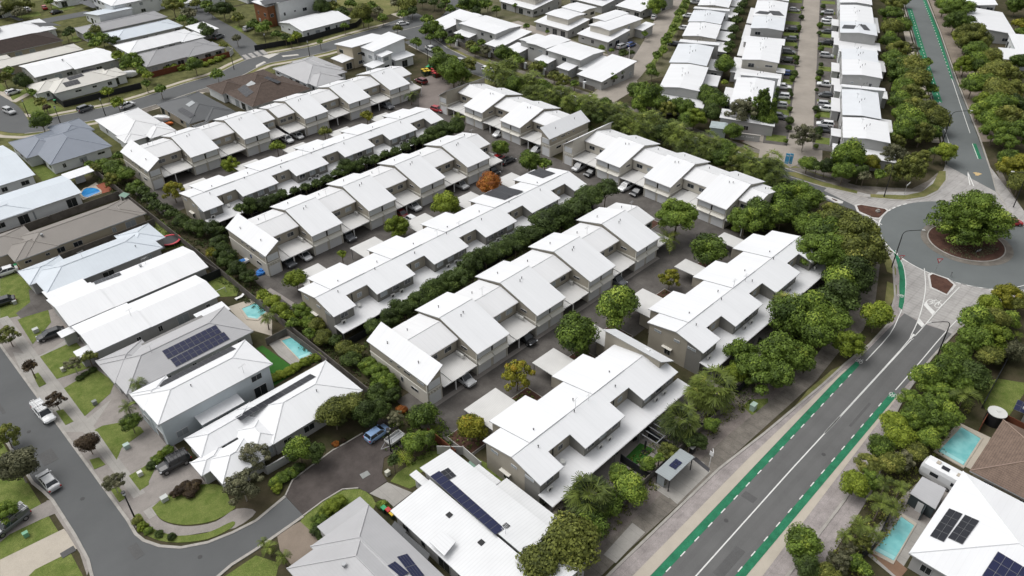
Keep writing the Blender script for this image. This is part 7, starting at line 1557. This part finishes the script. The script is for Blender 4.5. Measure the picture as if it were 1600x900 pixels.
fence([(41.6, 128.6), (47.4, 128.6)], 1.8, fence_black, 'dark fence between the backyard lawn and the upper pool')
fence([(42.5, 103.2), (46.5, 103.2), (46.8, 91)], 1.5, fence_grey, 'timber fence round the lower pool corner')
fence(PX(88, 158, 101, 168, 222, 138), 1.8, fence_black, 'black fence around the cream corner house')
fence([(86.5, 246.4), (106, 246.2), (113.5, 246.6)], 1.8, fence_brown, 'red-brown fence in front of the long dark grey house'); fence([(113.5, 246.6), (116, 249), (115.5, 253)], 1.8, fence_pale, 'curved white fence at the street corner'); fence([(140, 241.6), (162, 242.4), (167, 246)], 1.8, fence_black, 'black fence around the white gable-roofed house'); fence([(122.5, 246), (140, 241.6)], 1.8, fence_black, 'black fence below the tall modern block')
fence([(84.5, 263.6), (114, 263.6)], 1.7, fence_grey, 'fence behind the long dark grey house'); fence([(83.5, 262), (84.5, 280)], 1.7, fence_black, 'dark fence behind the plain white house')
fence([(48.6, 66.8), (48.6, 71), (50.5, 71)], 1.7, fence_grey, 'timber fence beside the end unit of the nearest row'); fence([(48.2, 60.5), (48.2, 66.8)], 1.7, fence_brown, 'brown timber fence behind the banana plants')
fence([(49.2, 56.2), (49.4, 60.2), (46.8, 63)], 1.7, fence_pale, 'white metal screen fence at the corner of the nearest garden row'); fence([(48.3, 43), (48.3, 56)], 1.6, fence_black, 'dark side fence between the ribbed white roof and the garden row')
for i in range(5):
    x = 51+i*6.7; fence([(x, 37.2+.7), (x, 43.0)], 1.5, fence_black, '%s dark garden divider fence from the left in the nearest garden row' % ordn(i))
for i in range(6):
    x = 88.5+i*6.7; fence([(x, 38.8), (x, 42.6)], 1.5, fence_black, '%s dark garden divider fence from the left in the second garden row' % ordn(i))
fence([(51, 37.8), (84.5, 37.9)], 1.4, fence_grey, 'low slatted fence along the gardens of the nearest garden row'); fence([(88, 38.4), (129, 39.6)], 1.4, fence_black, 'low dark fence along the gardens of the second garden row')
fence([(52, 92.9), (118, 92.9)], 1.5, fence_black, 'dark fence in the hedge behind the nearest garage row'); fence([(54, 142.8), (120, 142.8)], 1.5, fence_black, 'dark fence in the hedge behind the middle garage row')
fence([(172.6, 138), (173.0, 180), (174, 218)], 1.5, fence_grey, 'grey fence with white piers before the porch townhouses')
for i in range(9):
    x, y = 172.8, 142+i*8.2; b = MB(); b.box(-.35, -.35, 0, .35, .35, 1.9, wall_white); b.box(-.42, -.42, 1.9, .42, .42, 2.0, wall_white); o = b.build('fence_pier', loc=(x, y, 0)); tag(o, '%s white fence pier from the right before the porch townhouses' % ordn(i), 'fence pier', 'white fence piers')
fence(PX(1345, 873, 1362, 862, 1392, 800), 1.4, fence_black, 'dark pool fence beside the lower right pool'); fence([(92.6, 6.6), (93.6, -4)], 1.8, fence_brown, 'red-brown fence between the white and the tiled house'); fence([(106.5, 8.2), (111, 8.4), (110.5, 2)], 1.8, fence_brown, 'red-brown fence behind the upper right pool'); fence([(84, 8.2), (90, 8.4)], 1.8, mat('charcoal_fence', (.06, .075, .08), .7), 'charcoal fence beside the grey shed'); fence([(112, 9.6), (128, 10.6)], 1.6, fence_black, 'dark stone-coloured fence behind the right-hand lawn')
# pools --------------------------------------------------------
def pool(pts, label, wm=None, cope=.45):
    if area(pts) < 0: pts = pts[::-1]
    c = (sum(p[0] for p in pts)/len(pts), sum(p[1] for p in pts)/len(pts)); t = thing('swimming_pool', label, 'swimming pool', (c[0], c[1], 0))
    L = [(x-c[0], y-c[1]) for x, y in pts]; O = []
    for x, y in L: d = math.hypot(x, y); O.append((x*(d+cope*1.3)/d, y*(d+cope*1.3)/d))
    b = MB(); n = len(L)
    for i in range(n):
        j = (i+1) % n; q = [O[i], O[j], L[j], L[i]]; b.hexa([(x, y, -.2) for x, y in q], [(x, y, .15) for x, y in q], conc_beige)
    b.build('pool_coping', t); b = MB(); b.prism(L, -.25, .095, wm or water_m); b.build('water', t)
    st = MB(); a, c2 = Vector(L[0]), Vector(L[1]); d = (Vector(L[-1])-a).normalized(); st.prism([tuple(a.lerp(c2, .05)+d*.15), tuple(a.lerp(c2, .95)+d*.15), tuple(a.lerp(c2, .95)+d*.8), tuple(a.lerp(c2, .05)+d*.8)], 0, .101, plain('pool_step', (.32, .60, .60), .1)); st.build('pool_step', t)
pool(PX(440, 533, 465, 525, 492, 552, 468, 562), 'turquoise backyard pool in a glass-fenced deck beside the green lawn'); pool(PX(378, 483, 400, 474, 416, 488, 402, 499, 388, 497), 'small turquoise pool above the pool palm'); pool(PX(1502, 668, 1532, 686, 1505, 728, 1466, 706), 'rectangular turquoise pool beside the caravan at the right'); pool(PX(1408, 808, 1428, 822, 1396, 877, 1366, 861), 'turquoise pool in front of the white house at the lower right')
pool(PX(1556, 82, 1570, 84, 1573, 91, 1557, 91), 'small green-blue pool near the right edge', cope=.3); pool(smooth(PX(127, 303, 132, 296, 140, 294, 150, 295, 157, 300, 148, 304, 137, 309, 130, 307, 127, 303), 2)[:-1], 'bright blue kidney-shaped pool next to terracotta paving', water_blue, .3); pool(PX(412, 733, 437, 719, 441, 722, 416, 738), 'narrow plunge pool behind the wall of the corner house', water_blue, .2)
fence(PX(408, 733, 418, 741, 458, 718), 1.5, wall_greyl, 'grey rendered wall round the plunge pool of the corner house', .2, 'garden_wall', False)
# glass pool fence
b = MB()
# sheds, caravan, tank, trailer etc. ----------------------------
def shed(poly, h, m_, lab, cat='shed', wm=None, slope=.04):
    x0 = sum(p[0] for p in poly)/len(poly); y0 = sum(p[1] for p in poly)/len(poly); t = thing('garden_shed', lab, cat, (x0, y0, 0)); L = [(x-x0, y-y0) for x, y in poly]
    b = MB(); zf = lambda x, y: h+x*slope; b.slab(L, zf, .08, m_); b.build('roof', t); b = MB(); b.under([(x*.93, y*.93) for x, y in L], 0, zf, wm or wall_grey, .1); b.build('wall', t)
    b = MB(); xs = min(x for x, y in L)*.93; b.box(xs-.03, -.4, 0, xs, .4, 1.8, frame_m); b.build('door', t); return t
shed(PX(722, 733, 734, 720, 756, 738, 745, 749, z=2.2), 2.2, roof_green, 'green-roofed garden shed beside the ribbed white roof')
shed(PX(1422, 770, 1441, 745, 1478, 764, 1462, 795, z=2.3), 2.3, roof_grey, 'pale grey shed beside the caravan', wm=mat('charcoal_wall', (.06, .075, .08), .7))
shed(PX(608, 826, 617, 814, 635, 829, 628, 840, z=2.1), 2.1, roof_dark, 'small dark lean-to shed between the two bottom houses'); shed(PX(627, 843, 633, 832, 672, 866, 666, 878, z=2.1), 2.1, roof_dark, 'long narrow dark lean-to between the two bottom houses')
shed(PX(185, 305, 193, 300, 203, 303, 195, 309, z=1.8), 1.8, roof_green, 'tiny green shed roof behind the blue pool fence')
x, y = W(1487, 748, 1.6); t = thing('caravan', 'large white caravan with roof hatches parked beside the tiled roof', 'caravan', (x, y, 0), R(-92))
m = MB(); loft(m, [(-3.9, 1.0, .7, 2.3), (-3.6, 1.2, .5, 2.75), (-1, 1.22, .45, 2.85), (2, 1.22, .45, 2.85), (3.2, 1.18, .5, 2.6), (3.8, 1.0, .7, 1.9)], CP['white']); m.build('body', t)
for q in ((-2.2, .2, .5), (.6, -.1, .45), (1.9, .3, .4)):
    m = MB(); m.box(q[0]-q[2]/2, q[1]-.3, 2.86, q[0]+q[2]/2, q[1]+.3, 3.0, conc_beige); m.build('roof_hatch', t)
m = MB(); m.box(-1.6, -.55, 2.9, -.6, .1, 2.96, solar_black); m.build('solar_panel', t); m = MB(); m.box(-2.5, -1.24, 1.4, -1.4, -1.2, 2.0, glass_m); m.box(.3, -1.24, 1.4, 1.5, -1.2, 2.0, glass_m); m.build('window', t)
for s in (-1, 1): wheel_mb(.1, s*1.15, .36).build('wheel', t)
x, y = W(1551, 660); t = thing('water_tank', 'round black water tank with a pale lid near the right edge', 'water tank', (x, y, 0)); m = MB(); m.cyl(0, 0, 0, 2.1, 1.3, dark_m, 20); m.build('tank_wall', t); m = MB(); m.cyl(0, 0, 2.1, 2.2, 1.34, ac_m, 20); m.cyl(.3, 0, 2.2, 2.3, .3, ac_m, 10); m.build('lid', t)
x, y = W(1548, 770); t = thing('water_tank', 'small grey round tank beside the tiled house wall', 'water tank', (x, y, 0)); m = MB(); m.cyl(0, 0, 0, 1.4, .7, galv, 16); m.build('tank_wall', t); m = MB(); m.cyl(0, 0, 1.4, 1.48, .74, galv, 16); m.build('lid', t)
x, y = W(267, 380); t = thing('trampoline', 'round trampoline with a red rim on the backyard lawn', 'trampoline', (x, y, 0)); m = MB(); m.cyl(0, 0, .78, .84, 1.75, dark_m, 28); m.build('mat', t)
m = MB(); ribbon('x', [(2.0*math.cos(k*math.pi/16), 2.0*math.sin(k*math.pi/16)) for k in range(32)], .42, .76, .92, plain('rim_red', (.5, .05, .07)), closed=True, mb=m); m.build('rim_pad', t)
for k in range(4): m = MB(); m.tube((1.9*math.cos(k*1.57), 1.9*math.sin(k*1.57), 0), (1.9*math.cos(k*1.57), 1.9*math.sin(k*1.57), .8), .04, .04, galv, 5); m.build('leg', t)
x, y = W(617, 684, .8); t = thing('box_trailer', 'grey metal box trailer beside the pale blue hatchback', 'trailer', (x, y, 0), R(2)); m = MB(); m.box(-1.4, -.8, .6, 1.4, .8, .7, galv)
for q in ((-1.4, -.8, 1.4, -.75), (-1.4, .75, 1.4, .8), (-1.4, -.8, -1.35, .8), (1.35, -.8, 1.4, .8)): m.box(q[0], q[1], .7, q[2], q[3], 1.05, ac_m)
m.build('tray', t); m = MB(); m.tube((-1.4, -.6, .6), (-2.7, 0, .5), .05, .05, galv, 5); m.tube((-1.4, .6, .6), (-2.7, 0, .5), .05, .05, galv, 5); m.build('drawbar', t)
for s in (-1, 1): wheel_mb(0, s*.95, .32).build('wheel', t)
m = MB()
for xx in (-1.2, 1.2):
    for s in (-.77, .77): m.tube((xx, s, .7), (xx, s, 1.9), .03, .03, dark_m, 4)
m.tube((-1.2, -.77, 1.9), (1.2, -.77, 1.9), .03, .03, dark_m, 4); m.tube((-1.2, .77, 1.9), (1.2, .77, 1.9), .03, .03, dark_m, 4); m.build('ladder_frame', t)
# bins
BC = {'red': (.45, .03, .03), 'yellow': (.60, .42, .03), 'green': (.03, .30, .12)}
def bin_(px, py, c, lab, rz=0, s=1.0):
    x, y = W(px, py, .5); t = thing('wheelie_bin', lab, 'bin', (x, y, .03), rz, 'wheelie bins'); t.scale = (s, s, s); m = MB(); m.hexa([(-.22, -.28, .08), (.22, -.28, .08), (.22, .28, .08), (-.22, .28, .08)], [(-.3, -.36, 1.0), (.3, -.36, 1.0), (.3, .36, 1.0), (-.3, .36, 1.0)], plain('bin_dark_green', (.02, .045, .03))); m.build('body', t)
    m = MB(); m.hexa([(-.33, -.4, 1.0), (.33, -.4, 1.0), (.33, .4, 1.0), (-.33, .4, 1.0)], [(-.3, -.36, 1.07), (.3, -.36, 1.07), (.3, .3, 1.1), (-.3, .3, 1.1)], plain('bin_lid_'+c, BC[c], .5)); m.build('lid', t)
for px, py, c, lab in ((600, 797, 'green', 'green-lidded bin beside the corner of the ribbed white roof'), (607, 800, 'red', 'red-lidded bin beside the corner of the ribbed white roof'), (613, 806, 'yellow', 'yellow-lidded bin beside the corner of the ribbed white roof'),
    (12, 425, 'red', 'first red-lidded bin in the row by the taupe house drive'), (18, 421, 'yellow', 'first yellow-lidded bin in the row by the taupe house drive'), (25, 417, 'green', 'green-lidded bin in the row by the taupe house drive'), (33, 418, 'yellow', 'second yellow-lidded bin in the row by the taupe house drive'), (43, 411, 'red', 'last red-lidded bin in the row by the taupe house drive'), (86, 159, 'green', 'green-lidded bin beside the porch of the cream corner house')):
    bin_(px, py, c, lab)
for i, (px, py, c) in enumerate(((661, 113, 'yellow'), (664, 116, 'yellow'), (667, 112, 'yellow'), (670, 115, 'yellow'), (668, 109, 'green'), (671, 107, 'green'), (674, 109, 'green'), (676, 112, 'red'), (679, 113, 'red'), (682, 116, 'red'), (680, 119, 'red'), (677, 116, 'red'))):
    bin_(px, py, c, '%s %s-lidded communal bin from the left in the bin court' % (ordn(i), c), s=1.45)
simple('skip_bin', 'bright red covered crate in front of the bin court clump', 'crate', lambda m: (m.box(-1.2, -.8, 0, 1.2, .8, 1.2, fence_brown), m.hexa([(-1.3, -.9, 1.2), (1.3, -.9, 1.2), (1.3, .9, 1.2), (-1.3, .9, 1.2)], [(-1.1, -.7, 1.4), (1.1, -.7, 1.4), (1.1, .7, 1.4), (-1.1, .7, 1.4)], plain('lid_red', (.5, .04, .05)))), 683, 115, 1)
simple('tarpaulin_bundle', 'crumpled blue tarpaulin by the left end of the middle garage row', 'tarpaulin', lambda m: (m.cyl(0, 0, 0, .5, .9, plain('tarp_blue', (.03, .17, .5)), 7), m.cyl(.3, .2, .4, .75, .5, plain('tarp_blue', (.03, .17, .5)), 6), m.cyl(-.6, -.3, 0, .35, .6, plain('tarp_blue', (.03, .17, .5)), 5)), 408, 427)
x, y = W(379, 411); t = thing('dinghy', 'small upturned white dinghy beside the end wall of the middle garage row', 'boat', (x, y, 0), R(-70+60)); m = MB(); loft(m, [(-1.9, .45, .1, .5), (-1.2, .7, .05, .6), (.4, .75, .05, .62), (1.4, .5, .1, .6), (2.1, .08, .3, .55)], CP['white']); m.build('hull', t); m = MB(); m.box(-1.3, -.5, .6, .6, .5, .68, plain('tarp_blue', (.03, .17, .5))); m.build('cover', t)
for px, py, lab in ((375, 466, 'white sun lounger beside the small upper pool'),):
    simple('sun_lounger', lab, 'sun lounger', lambda m: (m.box(-.9, -.3, .25, .4, .3, .32, pole_white), m.hexa([(.4, -.3, .25), (.9, -.3, .55), (.9, .3, .55), (.4, .3, .25)], [(.4, -.3, .32), (.9, -.3, .62), (.9, .3, .62), (.4, .3, .32)], pole_white), m.box(-.8, -.25, 0, -.7, .25, .25, pole_white), m.box(.2, -.25, 0, .3, .25, .25, pole_white)), px, py)
simple('covered_boat', 'white covered boat or camper in the yard behind the cream corner house', 'boat', lambda m: (loft(m, [(-2.6, .8, .5, 1.7), (-1.5, 1.1, .4, 2.0), (1, 1.1, .4, 2.1), (2.4, .5, .8, 1.7)], CP['white']), wheel_mb(0, .9, .32, m), wheel_mb(0, -.9, .32, m)), 202, 115, 1.2, R(-35))
simple('covered_boat', 'white boat on its trailer beside the slatted pergola', 'boat', lambda m: (loft(m, [(-2.6, .8, .5, 1.4), (-1.5, 1.0, .4, 1.7), (1, 1.0, .4, 1.8), (2.4, .3, .8, 1.4)], CP['white']), wheel_mb(0, .9, .32, m), wheel_mb(0, -.9, .32, m)), 253, 185, 1.0, R(-55))
simple('jet_ski', 'orange and white jet ski beside the slatted pergola', 'jet ski', lambda m: (loft(m, [(-1.4, .4, .2, .7), (0, .6, .15, .8), (1.0, .4, .2, .75), (1.5, .1, .4, .6)], plain('orange', (.6, .15, .03))), m.box(-.9, -.2, .75, .1, .2, 1.0, dark_m)), 262, 192, .6, R(-40))
simple('basketball_hoop', 'white soccer goal frame on the backyard lawn', 'goal', lambda m: (m.tube((-1, 0, 0), (-1, 0, 1.2), .05, .05, pole_white, 5), m.tube((1, 0, 0), (1, 0, 1.2), .05, .05, pole_white, 5), m.tube((-1, 0, 1.2), (1, 0, 1.2), .05, .05, pole_white, 5), m.tube((-1, .8, 0), (-1, 0, 1.2), .03, .03, pole_white, 4), m.tube((1, .8, 0), (1, 0, 1.2), .03, .03, pole_white, 4)), 346, 460).name = 'soccer_goal'
for i, (px, py) in enumerate(((970, 700), (990, 690), (1010, 675), (960, 712))):
    simple('garden_table', '%s small outdoor table from the left under the nearest verandah edge' % ordn(i), 'table', lambda m: (m.cyl(0, 0, .7, .75, .5, dark_m, 10), m.cyl(0, 0, 0, .7, .05, dark_m, 6)), px, py)
simple('patio_umbrella', 'closed black parasol on the artificial lawn in front of the nearest garden row', 'parasol', lambda m: (m.box(-.45, -.45, 0, .45, .45, .12, dark_m), m.cyl(0, 0, .12, 2.6, .05, dark_m, 6), m.cyl(0, 0, 1.0, 2.5, .16, dark_m, 8)), 1007, 707)
simple('outdoor_sofa', 'cream outdoor sofa on the lowest patio of the nearest garden row', 'sofa', lambda m: (m.box(-1.1, -.4, .1, 1.1, .4, .42, conc_beige), m.box(-1.1, .3, .42, 1.1, .45, .8, conc_beige)), 872, 798, 0, R(0))
x, y = W(1022, 690); t = thing('pergola_frame', 'dark pergola frame with a red and white sign in the garden row', 'pergola', (x, y, 0)); m = MB()
for yy in (-1.5, 1.5):
    m.box(-2, yy-.06, 2.1, 2, yy+.06, 2.22, galv)
    for xx in (-1.9, 1.9): m.box(xx-.06, yy-.06, 0, xx+.06, yy+.06, 2.1, galv)
for k in range(5): m.box(-2+k, -1.6, 2.23, -1.92+k, 1.6, 2.3, galv)
m.build('frame', t)
